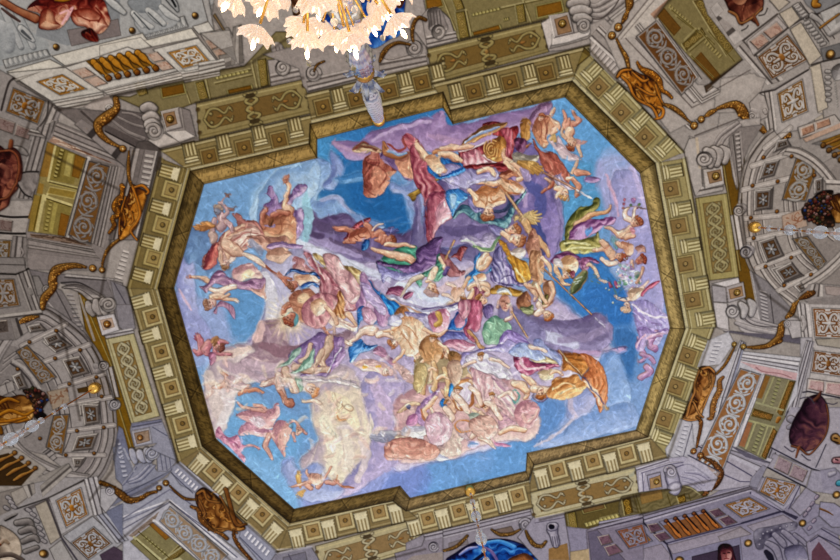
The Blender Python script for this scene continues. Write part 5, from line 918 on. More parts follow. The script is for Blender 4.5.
def orn_panel(name,label_part,q,base,gold,lt,boss=None,sc=1.0):
 part(name);q=slab(q,base,h=.01);i=inset(q,1.9);gd=hexc(gold)*.92
 for uv in([0,0,.38,0,.38,.1,.62,.1,.62,0,1,0],[1,0,1,1],[1,1,.62,1,.62,.9,.38,.9,.38,1,0,1],[0,1,0,0]):QL(i,uv,1.5,gd,a=.95)
 i=inset(i,.8);strap(i,gd*1.15,'4a3010',sc*2.0,None);strap(i,lt,'6a4c20',sc*1.15,boss)
 for u,v in((.18,.5),(.82,.5),(.5,.2),(.5,.8)):QS(i,[u,v,sc],gd,own=False)
def DK(pts,w=3,a=.4,c='2e2620'):KL(pts,w,c,a=a,soft=2.6)  # soft dark stroke: shade painted along edges of the architecture
def knob(x,y,r=2.6):
 thing('gilt_boss',KN.pop(0),'knob');(x,y,_),=tr3([x,y,1]);Sr([x+.6,y+.6,r*1.2],'5b554f',sh=0,own=False);Sr([x,y,r],'cca058 8c6630 3c260c',rim=('3a2408',.8),h=.03);Sr([x-.4,y-.4,r*.4],'d8b470',own=True)
KN=['gilt knob left of the red-brown crouching nude at top left','gilt knob right of the red-brown crouching nude at top left','gilt knob in the grey corner nearest the lit chandelier','gilt knob on grey stone in the upper right corner','gilt knob at the lower left corner block','gilt knob beside the capital at lower right','gilt knob right of the red-haired head at the bottom','gilt knob left of the red-haired head at the bottom edge','gilt knob beside the grotesque masks at the right edge']
# --- top left: entablature with crouching nude
V(0,0)
thing('entablature','pale grey painted entablature with capitals along the upper left edge','entablature')
G([-40,-40,1500,-40,1480,130,1300,220,440,460,40,520,-40,470],'a9aaab',mott=.1)
G([-40,60,250,240,340,290,350,400,-40,470],'9fa3a6');G([300,-20,760,-20,840,0,840,250,470,320,250,250],'8f9398')
for x in(60,150,235):S([x-130,60,22,x-60,200,26,x,330,20],'d3d4d4 a5a8ab 6b6f74',rim=('5a5e62',.6))
S([-20,200,60,30,250,70,60,330,40],'c8cacc a0a4a8 73777c');S([150,200,26,190,240,30,235,285,14],'d6d6d4 a9abad 5e6266',rim=('565a5e',.9));S([160,220,10,220,275,6],'5c6064')
part('egg_moulding')
V(0,0);eg=Quad(20,420,330,345,355,395,40,480);slab(eg,'b4b5b5');eggs(eg,9,'dcdcda','b0b1b1','6a6c6e')
eg=Quad(980,200,1290,110,1320,190,1000,275);slab(eg,'b4b5b5');eggs(eg,9,'dcdcda','b0b1b1','6a6c6e')
part('fluted_capital')
V(100,0);
G([230,80,400,20,560,150,520,190,300,250,240,170],'a4a7aa');P([200,0,400,-30,420,60,330,90,240,80],'9ba0a5 8e9398 6a6f74',fold=(20,30,.4,0))
for a in([235,95,22,290,150,26,370,195,16],[340,75,22,390,120,30,450,170,20],[430,50,18,480,100,24,550,140,14],[60,0,22,110,40,26,170,90,16],[240,110,12,270,150,16,300,190,10]):S(a,'dedfde b3b5b6 777b7f',rim=('5b5f63',.7))
S([480,-20,26,520,30,24,545,75,10],'d0d1d1 9a9c9e 55595c',rim=('44474a',.9));S([500,-10,8,530,45,7],'303234')
K([340,90,440,185],1.2,'54585c');K([240,90,350,210],1.2,'54585c')
back()
V(0,0)
part('fascia')
slab([45,500,350,413,450,465,120,545],'cfcbc2');slab([360,392,1000,230,1060,320,455,462],'cdc9c1')
V(100,0);slab([305,285,640,195,690,262,365,330],'d0ccc3');slab([0,320,290,262,360,330,0,400],'cdc9c1');slab([645,185,760,150,800,215,690,240],'ccc9c3');slab([710,-20,760,-30,800,215,755,150],'a9a7a6')
part('soffit');V(0,60)
slab([45,90,455,50,720,225,360,290],'c3bfb9');slab([455,50,900,-90,1300,60,720,225],'c9c5c0');slab([110,130,300,80,100,160,60,100],'c5c0b9')
V(100,0);slab([365,345,690,265,840,450,565,515],'c8c5c0');slab([700,240,900,190,1000,380,840,445],'b5aea8')
V(0,60);orn_panel('arabesque_panel',0,[258,152,440,100,615,205,425,250],'bfbab3','b07a2c','d8d5cf')
V(100,0);orn_panel('arabesque_panel',0,[470,368,675,316,778,435,582,484],'c6c3bf','b58034','dcdad6')
for V_,a,b in(((0,60),[500,75,600,52,760,165,665,190],0),((100,0),[325,380,400,360,525,480,440,500],1)):
 V(*V_);part('marble_panel');q=Quad(*a);marble(q.sub(0,1,0,.48),'bfa89a','a07460',3+b,7);marble(q.sub(0,1,.52,1),'bfa89a','a07460',5+b,7)
V(200,0);part('marble_panel');q=Quad(30,285,105,265,215,395,135,420);marble(q.sub(0,1,0,.48),'b59c8c','8a5f4c',8,8);marble(q.sub(0,1,.52,1),'b59c8c','8a5f4c',9,8)
part('gilt_slit');G([90,110,190,260,200,250,105,90],'8a6428',rim=('3f2c10',1.2,.8));G([70,40,100,20,210,220,215,300,190,290,100,150],'7f7a78',rim=(LN,1,.6),own=False,a=.5)
part('lower_moulding');V(0,60)
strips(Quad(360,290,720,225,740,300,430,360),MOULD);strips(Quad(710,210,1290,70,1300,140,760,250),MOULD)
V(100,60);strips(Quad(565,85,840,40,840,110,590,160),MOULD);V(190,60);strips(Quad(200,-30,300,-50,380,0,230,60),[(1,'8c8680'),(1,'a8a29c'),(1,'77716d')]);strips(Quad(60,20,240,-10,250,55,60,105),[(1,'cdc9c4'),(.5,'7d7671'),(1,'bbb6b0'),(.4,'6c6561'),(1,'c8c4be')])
V(200,0);strips(Quad(230,190,290,170,305,440,215,460),[(1,'8f8984'),(1,'a9a39e'),(1,'77716c')],'v');strips(Quad(0,230,210,210,260,440,300,470),[(1,'aaa5a1'),(1,'8f8a86')])
back()
thing('balustrade','ochre painted balustrade in the pale entablature at upper left','balustrade')
V(100,0);q=Quad(-100,425,285,368,440,498,60,570);slab(q,'a3a4a6',h=-.02)
QF(q,.0,.93,.0,.68,'8a6322',mott=.3)
for k in range(6):
 part('baluster');b=Quad(*np.array([[-70+k*62,440-k*13],[-20+k*62,428-k*13],[90+k*66,545-k*14],[40+k*66,557-k*14]]).ravel())
 baluster(Quad(b.p[0],b.p[1],b.p[2],b.p[3],raw=True),.5,'d9a040 b07a26 4a2e0c',3.4);p_=b(.5,1.0);Sr([p_[0],p_[1],3.0],'a87028 80501c 3c200a',rim=('2e1c08',.8))
back()
# the crouching nude
thing('painted_nude','painted red-brown crouching nude on grey stone at the upper left edge','figure')
V(0,0)
S([20,10,24,130,75,24,250,130,30],'c99a78 9a6044 4a1c14',rim=('4a1a12',.8));G([470,210,640,180,830,130,850,250,500,325],'857c7c',rim=('444',1,.6)if 0 else(LN,1,.7),own=False);veins([[470,210],[830,130],[850,250],[500,325]],'5a3a38',1,3)if 0 else None
P([190,60,330,-30,680,-30,760,90,770,170,700,240,620,200,500,120,480,140,420,200,330,210,270,190,280,100],'d9a98c 8e3c30 4c1414',fold=(60,60,.7,.3),vol=5,h=.03)
P([520,80,620,60,700,100,760,180,730,200,680,240,640,230,600,190,540,180,500,130],'f0cdb4 cf937a 8a3c2c',fold=(20,40,.35,.1),vol=4,rim=('5c1c14',3,.7),h=.02)
P([290,90,340,60,380,90,400,150,430,180,390,205,320,210,275,180],'ecc8a8 c48a6c 7c3428',vol=4,rim=('5c1c14',3,.7),h=.02)
K([430,100,490,80,440,170],1.6,'e8b8c0');K([500,70,520,60,470,140],1.4,'e8b8c0')
K([540,100,590,130,640,150,700,150],1.3,'8a4030');K([680,60,720,110,700,160],1.5,'7a2c20');S([640,155,5],'7a3024')
part('hair','dark red hair');P([580,215,640,200,680,240,690,290,640,290,590,265,570,240],'8a3a2c 5c1c16 300a0a',fold=(50,14,.8,0),vol=2);S([610,235,8,640,255,6],'c08068 7c3426 3a100c')
part('yellow_sash');S([400,0,12,450,5,12,495,0,8],'e0b040 b07c1c 5c3808')
back()
S([15,60,7,80,110,10,140,150,7],'7a6a68 54403c 3a2824',own=False)
V(0,0);knob(393,328);V(100,0);knob(225,213);knob(665,108)
# --- stone pier with the head panel, left edge
thing('stone_pier','grey painted pier with a gilt head panel in the upper left corner','pier')
V(0,60);G([-20,60,80,110,120,160,345,285,350,310,430,355,330,560,-20,560],'989290')
strips(Quad(345,290,430,352,350,545,260,500),[(1,'a19a97'),(.5,'5f5957'),(1.2,'b0a9a5'),(.4,'5f5957'),(1,'989190')],'v')
K([100,130,60,170,10,350],2,'413b3a');K([340,290,325,400,250,500],1.6,'4a4442')
orn_panel('head_panel',0,[92,192,322,286,268,452,40,362],'8f8986','8a5e26','a9a5a4',[hexc('c08a3c'),hexc('946226'),hexc('4c2c0c')],1.2)
part('marble_panel');marble(Quad(-20,395,110,440,90,520,-20,480),'8d7a76','5f4440',11);marble(Quad(120,450,225,490,200,560,100,525),'8d7a76','5f4440',12)
back();S([370,430,9,360,460,8,385,475,5],'b5aeaa 8f8885 55504e',rim=(LN,.6))
V(0,120)
G([-20,70,0,75,240,150,330,150,240,560,-20,560],'8b8583')
strips(Quad(240,60,410,0,245,560,110,545),[(1,'a09a98'),(.6,'625c5a'),(1.4,'928b89'),(.5,'4f4a49'),(1.6,'a39c99'),(.5,'5a5453'),(1.2,'8c8684'),(.4,'4c4746'),(.9,'9a9491')],'v')
part('capital_moulding');strips(Quad(215,60,270,75,330,130,190,100),[(1,'b8b2ae'),(.6,'5c5654'),(1,'99928f')]);S([100,210,30,150,215,26,190,240,12],'b8b3b0 8a8482 4f4a49',rim=(LN,.7))
P([120,420,160,370,260,360,270,440,210,530,170,520],'a7a09e 8c8583 5c5655',fold=(70,30,.5,.1));K([120,420,165,368,270,362],1.6,'383332');K([125,450,170,515,220,540],1.4,'383332')
V(0,190);K([0,180,80,190,200,188],2.2,'2b2726');K([0,300,90,305,200,305],2.2,'2b2726')
part('marble_panel');marble(Quad(-10,200,90,215,80,290,-10,280),'82716d','5a423f',13)
part('arabesque_panel');orn_panel('arabesque_panel',0,[-60,345,85,350,70,500,-60,500],'8f8986','7c5c2c','a5a09e')
back()
V(0,190);strips(Quad(90,320,190,330,180,560,60,540),[(1,'8f8886'),(.5,'544e4d'),(1.2,'a09997'),(.4,'544e4d'),(1,'8a8381')],'v')
S([150,410,9,165,440,9,150,470,8,160,500,6],'a9a29f 8c8583 504b4a',rim=(LN,.8))
thing('bronze_relief','red-brown painted oval relief with a curling rim at the left edge','relief')
V(0,120)
P([-20,210,40,205,90,190,140,230,160,330,150,420,115,440,130,480,80,540,60,600,0,640,-20,640],'a06650 6c3c34 381a1a',fold=(80,60,.6,.4),vol=6,h=.03,rim=('2c1414',2,.8))
part('rim');S([-10,225,8,80,215,9,130,260,9,140,360,9,110,460,8,60,540,8,-10,560,8],'b87c50 844a34 40201a',rim=('2c1414',.8));S([80,150,14,75,190,16],'b07448 7c4830 3c1c12')
back();P([0,300,60,270,100,340,80,420,20,460,-20,420],'8e584a 6a3c36 3c1e1e',vol=4,fold=(30,40,.6,.2));
S([20,320,16,60,350,18,70,400,14],'a87460 76463c 3f2020')
# --- left upper window: gold loggia behind a grey rinceau parapet
def window_field(label,outer,glassq,parapet,lst,tone):
 thing('painted_window',label,'window');
V(0,120)
thing('painted_window','painted window opening on a golden loggia at the left, scroll parapet on its right','window')
G([400,10,900,220,830,640,720,1050,190,880,180,780,330,150],'8f8785',mott=.06)
G([330,150,600,265,830,320,620,960,470,820,200,780],'7a7370')
strips(Quad(395,20,960,260,920,330,370,110),[(1,'a39b98'),(.4,'5c5654'),(1.8,'958d8b'),(.4,'5a5352'),(1.2,'a8a09d'),(.5,'6a6361')])
q=Quad(375,115,620,235,810,310,340,150);QF(q,0,1,0,1,'a88a78',mott=.25);veins(np.array(q.p),'d8c8b8',10,21,.9,.8);veins(np.array(q.p),'6a4a3a',8,22,.8,.7)
part('loggia');G([330,150,610,270,470,815,200,780],'948656',mott=.12)
G([335,155,385,175,340,400,275,395],'97763a',mott=.3);G([240,530,290,540,255,700,195,690],'94753c',mott=.3);G([275,440,310,450,300,520,255,510],'9c7c3a',mott=.2)
V(0,120)
for b in([390,180,470,205,440,400,350,420],):
 pass
G([390,180,560,250,520,450,350,420],'8c7d44');G([420,200,460,210,420,400,380,410],'6c5f30');dentils(Quad(455,205,400,410,375,400,425,195),8,'b5a768','3a3010')
G([530,240,600,268,555,410,505,395],'8c6628',mott=.2,rim=('5c3c10',1,.7));G([480,230,520,240,490,400,450,385],'b0a262')
strips(Quad(350,420,560,470,540,500,340,450),[(1,'c8bd80'),(.6,'6c5e2c'),(1,'b0a260')]);G([350,465,540,500,520,555,330,515],'96803f',mott=.25,rim=('c8bc84',1.4,.9));KL([390,185,340,425],2,'cfc48c');KL([335,520,320,560],2,'cfc48c')
V(0,190)
G([240,30,300,50,260,280,195,290],'98803f',mott=.3);KL([310,40,260,285],3.2,'c9be88');KL([290,40,240,280],1.2,'5e5020')
G([330,50,500,110,470,320,300,290],'8d7f48');dentils(Quad(375,70,335,290,310,285,350,60),8,'b0a262','3a3010');G([430,160,490,180,460,325,405,315],'8c6226',rim=('5c3c10',1,.7));KL([320,45,500,105],2.5,'cfc48c');KL([330,60,500,118],1,'4f421c')
G([380,90,410,95,370,300,345,295],'a89a58')
back()
V(0,120);KL([620,270,470,815],4,'c9c4c0');KL([608,268,460,812],1.2,'4c4644')
part('scroll_parapet');q=Quad(625,285,770,325,640,865,480,805);slab(q,'7e7470',h=.01,rim=('3c3533',1.4,.8));QF(inset(q,1.2),0,1,0,1,'7c5a34',mott=.25,own=False)
qq=Quad(q(1,0),q(1,1),q(0,1),q(0,0),raw=True);rinceau(qq,4,'a09a98','4a2e12',1.5)
back()
strips(Quad(770,320,850,330,730,900,640,860),[(1,'a39c98'),(.5,'564f4e'),(1.3,'8e8684'),(.5,'4f4947'),(1,'a9a19e'),(.4,'5f5856'),(1.6,'978f8c')],'v')
V(0,190);strips(Quad(200,330,640,400,670,440,190,350),[(1,'a59d9a'),(.5,'4c4644'),(1,'8f8885'),(.4,'4c4644')]);q=Quad(210,305,470,330,640,395,220,330);QF(q,0,1,0,1,'8a7668');veins(np.array(q.p),'4e3c30',10,24,.9,.8)
strips(Quad(200,350,660,440,720,500,190,440),[(2,'9b9390'),(.3,'6a6361'),(1,'9f9794'),(.3,'5d5755'),(2,'8b8381')]);G([190,440,720,500,700,560,190,560],'918987',mott=.08)
# --- volute corbel + garland near (110,109)
thing('volute_corbel','white painted corbel with a spiral volute over the upper left garland','corbel')
V(0,60);G([580,330,640,290,760,240,800,300,790,360,700,370],'b3a9a4');volute(770,342,34,200,1,'e6e2de bdb6b2 6a6462');V(0,0)
# --- recess above the left window, dark stone ribs
thing('stone_rib','dark grey painted curved rib behind the upper left scroll bracket','rib')
V(90,90)
G([-200,120,150,150,380,160,440,400,480,420,400,560,340,620,0,300,-260,120],'7c7472',mott=.1)
G([190,130,360,160,420,340,340,330,150,210],'6e6665');
for a in([160,215,9,260,290,12,380,340,14],[200,190,8,300,240,10,380,260,10],[230,160,8,300,170,9,360,200,9]):S(a,'b0a8a4 857d7b 4c4645',rim=('403a39',.6))
G([110,240,400,380,420,430,330,410,100,290],'645c5b');G([100,290,340,410,330,450,200,400,90,330],'a09895');strips(Quad(-110,240,-60,200,330,470,270,560),[(1,'8f8785'),(.4,'4c4645'),(1.6,'9b9391'),(.4,'4c4645'),(1,'7f7775')])
K([110,290,330,405],1.5,'3c3635');K([-60,150,60,260],2,'544d4b')
def garl(label,segs,beads,seed,pal_=OR):
 thing('painted_garland',label,'garland');
 for s in segs:garland(s,pal_,seed=seed);seed+=1
 for x,y,r in beads:
  part('bead');rosette(x,y,r,pal_);back()
V(90,90)
garl('ochre leaf garland hanging from the upper left volute',[[180,60,24,185,130,30,120,190,45,60,240,40,70,300,28,120,350,22,180,385,14,215,400,12]],[(232,412,24),(297,440,24)],40)
V(0,0,1)
# --- dentilled stone moulding beside left window (between window and cornice)
thing('dentil_moulding','grey dentilled stone moulding left of the upper left cornice','moulding')
V(90,90);P([340,360,470,370,500,440,480,560,380,560,330,450],'6e6663 5f5856 403a39',mott=.1);
V(90,160);strips(Quad(280,-90,490,-60,340,560,130,560),[(1,'8f8785'),(.5,'544e4d'),(1,'a59d9a'),(1.2,'7d7573'),(2.6,'88807e'),(.6,'b9b2ae'),(.5,'5c5655')],'v')
q=Quad(385,-50,455,-40,420,190,345,170);dentils(Quad(q(0,0),q(0,1),q(1,1),q(1,0),raw=True),6,'b8b1ad','3f3938')
V(80,240);q=Quad(300,60,350,75,300,290,235,270);dentils(Quad(q(0,0),q(0,1),q(1,1),q(1,0),raw=True),7,'c9c2be','3f3938')
# cartouche
def cartouche(label,V_,body,scroll,curls,tone,swag=None):
 thing('gilt_cartouche',label,'cartouche');V(*V_)
 tone=[hexc(tone.split()[0])*1.0,hexc(tone.split()[1])*1.02,hexc(tone.split()[2])*.95]
 P(body,tone,vol=5,fold=(75,30,.6,.3),h=.04,rim=('2c1808',2.2,.8),mott=.12)
 A=np.array(body,float).reshape(-1,2);cc=A.mean(0);R=random.Random(int(body[0]))
 for k in range(26):
  v=A[R.randrange(len(A))];f=R.uniform(.25,.95);p0=cc+(v-cc)*f;a=R.uniform(0,6.28);l=R.uniform(14,34);d=np.array([math.cos(a),math.sin(a)]);e=np.array([-d[1],d[0]])*R.choice((-1,1))
  K(np.concatenate([p0,p0+d*l*.5+e*7,p0+d*l]),R.uniform(.7,1.5),R.choice(['3c200a','e4b464','d89c48','6a4014']),a=.7)
 part('scroll_rim')
 for s in scroll:S((np.array(s,float).reshape(-1,3)*[1,1,.62]).ravel(),[np.clip(c*1.12,0,1)for c in pal(tone)],rim=('38200a',.8),h=.015)
 part('leaf_sprays');
 for c in curls:garland(c,tone,seed=int(c[0])+3)
 back()
cartouche('ochre and gold painted cartouche at the upper left, beside the left cornice',(90,160),[290,170,340,190,400,230,380,330,355,400,330,470,260,540,200,560,205,420,215,330,260,250],[[320,190,14,370,180,18,410,220,16,395,240,10],[300,180,14,340,280,15,355,370,14,330,440,13,290,500,13,330,560,12],[250,260,12,230,340,14,210,420,12,210,520,12],[240,370,9,255,420,10,250,460,8],[300,370,10,310,420,12,290,450,8]],[[225,180,20,225,240,18,200,280,30,180,330,34,200,380,26,160,410,20,170,460,18,135,510,12]],'dc9a40 a4661f 4c2a0c')
garl('thin ochre swag above the left cartouche',[[275,-60,8,270,60,16,275,130,14,290,180,12]],[],44)
V(0,190);garl('ochre swag below the left cartouche with two round beads',[[830,350,14,770,400,16,730,470,12,716,540,8],[600,540,12,540,525,18,470,530,24,400,555,36,370,600,38,350,660,40]],[(650,548,26),(715,560,22)],47)
# --- scroll bracket with rosette block (upper left)
def block_rosette(label,V_,top,sides,face,inner,ros,tone=('b9b1ad','a39b97','8a8280')):
 thing('rosette_block',label,'block');V(*V_)
 for s,c in zip(sides,tone):G(s,c,rim=(LN,1,.6),h=.02)
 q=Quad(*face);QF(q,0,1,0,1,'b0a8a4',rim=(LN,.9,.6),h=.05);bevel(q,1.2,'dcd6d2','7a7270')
 QF(Quad(*inner),0,1,0,1,'9c7c5c',rim=('4a3420',1,.7));part('rosette');rosette(*ros);back()
block_rosette('stone block with ochre rosette at the upper left, left of the olive frieze',(90,90),0,[[490,150,640,120,745,320,560,290],[640,120,700,140,745,325,670,300],[400,350,520,300,640,370,490,410],[520,290,670,280,740,325,630,370]],[495,150,625,120,655,265,535,295],[515,170,600,150,622,240,540,265],(572,208,26),('9d9592','8a8280','c3bbb6','cbc4bf'))
def scrolls(label,V_,body,rolls,face,tone='ded8d4 b0a8a4 645d5a'):
 thing('scroll_bracket',label,'bracket');V(*V_);
 for b in body:S(b,tone,rim=(LN,.7),h=.02)
 part('roll')
 for r in rolls:S(r,tone,rim=(LN,.85),h=.04)
 back();part('volute_face');volute(*face,tone);back()
scrolls('grey scroll bracket of three rolls left of the upper left rosette block',(90,90),[],[[380,130,30,420,115,32,455,130,24],[395,195,30,440,180,34,470,200,26],[410,245,32,450,235,38,480,260,28]],(452,290,62,180,1),'d6cfcb a69e9a 5c5553')
# --- top: console stone behind chandelier
thing('ionic_console','grey painted console with a fluted scroll capital left of the lit chandelier','console')
V(190,60);G([540,0,780,-30,810,130,565,185],'a79f9c',rim=(LN,1.2,.7));strips(Quad(560,95,800,45,810,130,565,185),[(1,'bdb5b1'),(.6,'6f6764'),(1.2,'ada5a1'),(.5,'6f6764'),(1,'c9c1bd')])
V(200,0);S([540,340,40,570,400,44,580,440,40],'c9c1bd 9a9290 5c5553');[K([a,330,a+20,430],1,'6a6260')for a in(530,555,580,605)];part('volute');volute(580,475,55,90,-1,'d6cfcb a69e9a 5c5553');back()
thing('volute_pedestal','grey painted stepped pedestal with two volutes behind the lit chandelier','pedestal')
V(300,60)
G([-260,-40,-20,-100,300,-420,760,-420,860,-140,700,-60,60,225,20,180,-10,60],'9c9491',mott=.08)
G([10,10,520,-120,560,40,60,225],'a39b98');strips(Quad(40,130,500,30,510,110,60,225),[(1,'b3aba7'),(.5,'6c6461'),(1.2,'a59d99'),(.5,'655d5b'),(1,'b9b1ad'),(.5,'655d5b')]);strips(Quad(500,30,870,-65,880,0,520,100),[(1,'b3aba7'),(.5,'6c6461'),(1.2,'a59d99'),(.5,'655d5b'),(1,'b9b1ad'),(.5,'655d5b')])
part('volute');volute(95,95,56,0,-1,'cfc7c3 a0989 5'.replace(' 5','5')+' 5c5553');
V(380,0);volute(240,340,60,200,1,'cfc7c3 a09895 5c5553');back()
G([-120,420,320,300,335,450,0,530,-110,540],'a39b98',mott=.08);strips(Quad(-10,420,320,370,335,455,0,535),[(1,'b3aba7'),(.5,'6c6461'),(1.2,'a59d99'),(.5,'655d5b'),(1.1,'b9b1ad')])
part('volute');volute(240,340,58,200,1,'cfc7c3 a09895 5c5553');back()
K([0,370,60,420,230,380],.9,'6f6764')
thing('painted_mantle','deep blue painted drapery glimpsed behind the lit chandelier','drapery')
V(300,0);P([30,250,120,250,170,300,330,300,430,290,520,340,640,270,700,240,800,40,760,-40,500,-40,300,60,40,150],'5c94dc 1e4fa4 0c1e58',fold=(50,45,.7,.2),vol=3)
P([-60,-40,60,-40,80,60,40,130,60,200,20,240,-30,180],'9c7a5c 6a4832 3c2418',fold=(70,40,.5,0));P([660,-40,740,-40,720,40,690,60,660,20],'8a5c40 5e3826 361c12');P([520,60,560,90,540,120],'8a5c40 5e3826 361c12')
thing('ionic_pier','grey painted pier with a fluted capital right of the lit chandelier','pier')
V(380,0);G([180,-20,300,-20,320,70,330,340,250,230,160,180],'a8a09d',rim=(LN,1,.5));G([290,110,330,60,400,50,450,90,490,130,540,280,330,335,310,240],'a39b98',rim=(LN,1.2,.7));strips(Quad(320,250,530,215,543,282,330,335),[(1,'c3bbb7'),(.5,'655d5b'),(1.3,'b3aba7'),(.5,'655d5b'),(1,'c9c1bd')])
part('fluted_capital');P([330,80,370,50,420,60,450,130,470,210,350,210,340,150],'c0b8b4 938b89 55504e',vol=3);[K([a,75,a+12,180],1,'5a5452')for a in(350,372,394,416)]
V(380,0);volute(410,222,52,90,-1,'d3ccc8 a49c98 5a5452',turns=1.0);back()
V(380,0);garl('brown leaf swags looped over the volute right of the lit chandelier',[[320,140,14,270,125,16,235,170,16,225,240,14,232,290,10],[210,315,10,130,300,14,60,330,18,20,380,20,0,430,12]],[],52,'b08a50 805a2c 3c260c')
V(300,0);garl('brown swag below the left volute of the pedestal',[[170,430,8,120,455,10,100,500,8]],[],54,'b08a50 805a2c 3c260c')
V(490,0)
# --- top right: rosette block and scroll bracket
V(490,0)
thing('stone_rib','grey painted curved rib behind the upper right scroll bracket','rib')
G([560,60,600,-20,1080,-20,1180,20,800,260,760,330,680,290,560,240],'aba39f',mott=.08)
for a in([650,20,12,740,40,16,860,-30,20],[690,60,10,760,75,14,900,0,18],[700,100,12,800,100,18,960,-20,20],[700,150,12,790,150,16,850,110,16]):S(a,'cfc8c4 a09895 5f5755',rim=('4a4341',.6))
K([700,130,780,130,860,60,900,0],1.4,'5a5250')
block_rosette('stone block with dark rosette at the top right, beside the olive frieze',(490,0),0,[[355,160,420,120,450,260,410,360],[410,340,540,310,680,270,780,180,700,310,540,350,410,362],[430,240,590,230,720,190,690,250,540,300,430,320]],[410,110,555,85,590,235,445,270],[445,140,535,110,570,225,470,250],(500,172,26),('cdc5c1','a69e9a','d3ccc8'))
scrolls('grey scroll bracket of three rolls right of the top right rosette block',(490,0),[],[[560,30,28,610,20,36,670,25,30],[580,80,30,630,75,36,690,80,26],[600,130,28,645,130,34,690,140,26]],(655,185,50,200,1),'d8d1cd a69e9a 5c5553')
V(590,0)
thing('dentil_moulding','grey dentilled stone moulding beside the upper right slanting cornice','moulding')
G([0,170,100,130,560,560,780,800,700,860,560,780,170,560,0,380],'aaa29e')
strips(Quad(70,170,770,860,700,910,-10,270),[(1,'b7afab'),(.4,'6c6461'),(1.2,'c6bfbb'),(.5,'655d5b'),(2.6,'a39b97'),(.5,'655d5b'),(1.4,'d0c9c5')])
part('dentils');q=Quad(30,290,390,640,330,690,-15,350);dentils(q,15,'c8c0bc','4a4341');back()
thing('painted_window','window opening on an olive loggia at the upper right, scroll parapet at its lower left','window')
G([100,260,250,0,380,-30,800,-30,760,-30,560,90,470,140,320,260,650,600,1260,560,1100,640,560,930,200,480],'b5ada8',mott=.06)
G([190,265,400,0,560,-10,470,130,310,255,200,275],'c3bbb4');K([190,265,410,-10],1.4,'7b726e');K([215,275,450,0],1,'8a817c')
q=Quad(420,100,560,-20,580,0,450,130);QF(q,0,1,0,1,'b08d78',mott=.25)
V(600,60);G([230,-160,440,-100,700,190,650,320,260,-100],'b5ada9');KL([180,-150,640,330],1.3,'7b726e');KL([250,-150,655,300],1.3,'6c6461');KL([655,300,840,190],1.3,'6c6461');KL([640,335,840,240],1.3,'7b726e');KL([270,-150,660,285,840,180],2,'c9c2be')
V(0,0,1);mould([640,22,703,96,761,66],-1,[1.2,.6,2,.6,1.6,.6,1.2],['c9c2be','5f5755','b5ada8','544c4a','c9c2be','6a625f','aaa29e'])
mould([612,22,668,-22],1,[1,.5,2.4,.5,3],['cbc4bf','7b726e','bfb8b3','6f6764','b3aba7']);mould([742,60,712,32,690,-12],-1,[1,.5,2,.5,2.5],['cbc4bf','5f5755','b3aba7','544c4a','bdb6b1'])
part('loggia');G([655,19,672,-6,692,-8,744,58,712,82],'897d56',mott=.14)
G([712,82,744,58,738,67,706,93,704,86],'5a4a3c',mott=.25);K([708,90,740,64],1,'a0968c')
G([657,16,664,8,681,28,674,36],'765628',mott=.2,rim=('4e3410',1,.7));G([693,60,701,52,721,76,713,82],'765628',mott=.2,rim=('4e3410',1,.7))
V(590,0);pil(Quad(640,310,780,195,810,250,670,360),3,'6f5f34');dentils(Quad(555,25,720,165,700,190,540,55),9,'a89a66','4c3f1a');pil(Quad(720,10,790,-10,1010,330,950,390),6,'75643a','a89254','4c3814');dentils(Quad(810,270,930,390,905,415,790,300),7,'a89a66','4c3f1a')
for l in([600,110,760,230],[690,350,810,250,860,300],[560,60,740,210],[700,380,860,540],[820,210,1000,420],[760,200,860,330],[660,280,740,200]):KL(l,1.6,'aba070',a=.7);KL([v+10 for v in l],1,'54471f',a=.7)
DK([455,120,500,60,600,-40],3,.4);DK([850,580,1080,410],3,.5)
back()
V(590,0);part('scroll_parapet');q=Quad(465,140,320,255,640,640+30,760,560-20);slab(q,'a29a96',rim=(LN,1.4,.8));i=inset(q,2);QF(i,0,1,0,1,'74502e',mott=.25,own=False)
V(600,60)
qq=Quad(q(1,0),q(1,1),q(0,1),q(0,0),raw=True)
qq=Quad(i(0,1),i(0,0),i(1,0),i(1,1),raw=True)
a_,b_,c_,d_=i.p;L1=np.linalg.norm(b_-a_)
rinceau(Quad(a_,d_,c_,b_,raw=True)if L1<np.linalg.norm(d_-a_)else i,4,'aaa29e','4a2e12',1.5)
back();V(590,0);KL([470,140,770,560],3.4,'b5aeaa');KL([482,136,782,552],1,'544c48')
V(720,0)
thing('entablature','pale painted entablature blocks with arabesque panels at the upper right corner','entablature')
G([-130,-30,860,-30,860,900,-20,900,20,640,-60,600,160,420,-90,100],'aaa39f',mott=.06)
strips(Quad(-60,40,130,-60,300,130,100,320)[:0]if 0 else Quad(-70,60,-20,10,170,270,100,320),[(1,'b7b0ac'),(.4,'5f5855'),(1.2,'a49c98'),(.4,'5f5855'),(1,'bdb6b2')])
strips(Quad(110,340,190,270,450,560,330,600),[(1,'c0b9b5'),(.4,'5f5855'),(1.2,'a8a09c'),(.4,'5f5855'),(1,'c3bcb8')],'v')
G([-10,110,60,40,340,10,410,80,160,270,60,160],'b2aba7');G([180,290,400,110,480,200,230,390],'b5adaa',rim=(LN,1.2,.7));KL([160,285,400,100],1.8,'4f4845');KL([240,390,480,190,560,140,720,70,860,0],1.8,'4f4845')
part('marble_panel');marble(Quad(205,290,290,232,345,290,265,350),'b99c8e','8e5f4e',31,10);marble(Quad(300,225,395,152,445,215,355,275),'b99c8e','8e5f4e',32,10)
orn_panel('head_panel',0,[255,400,470,235,620,420,360,560],'b9b2ae','7c5228','cbc5c1',[hexc('c0905a'),hexc('946430'),hexc('54320e')],1.2)
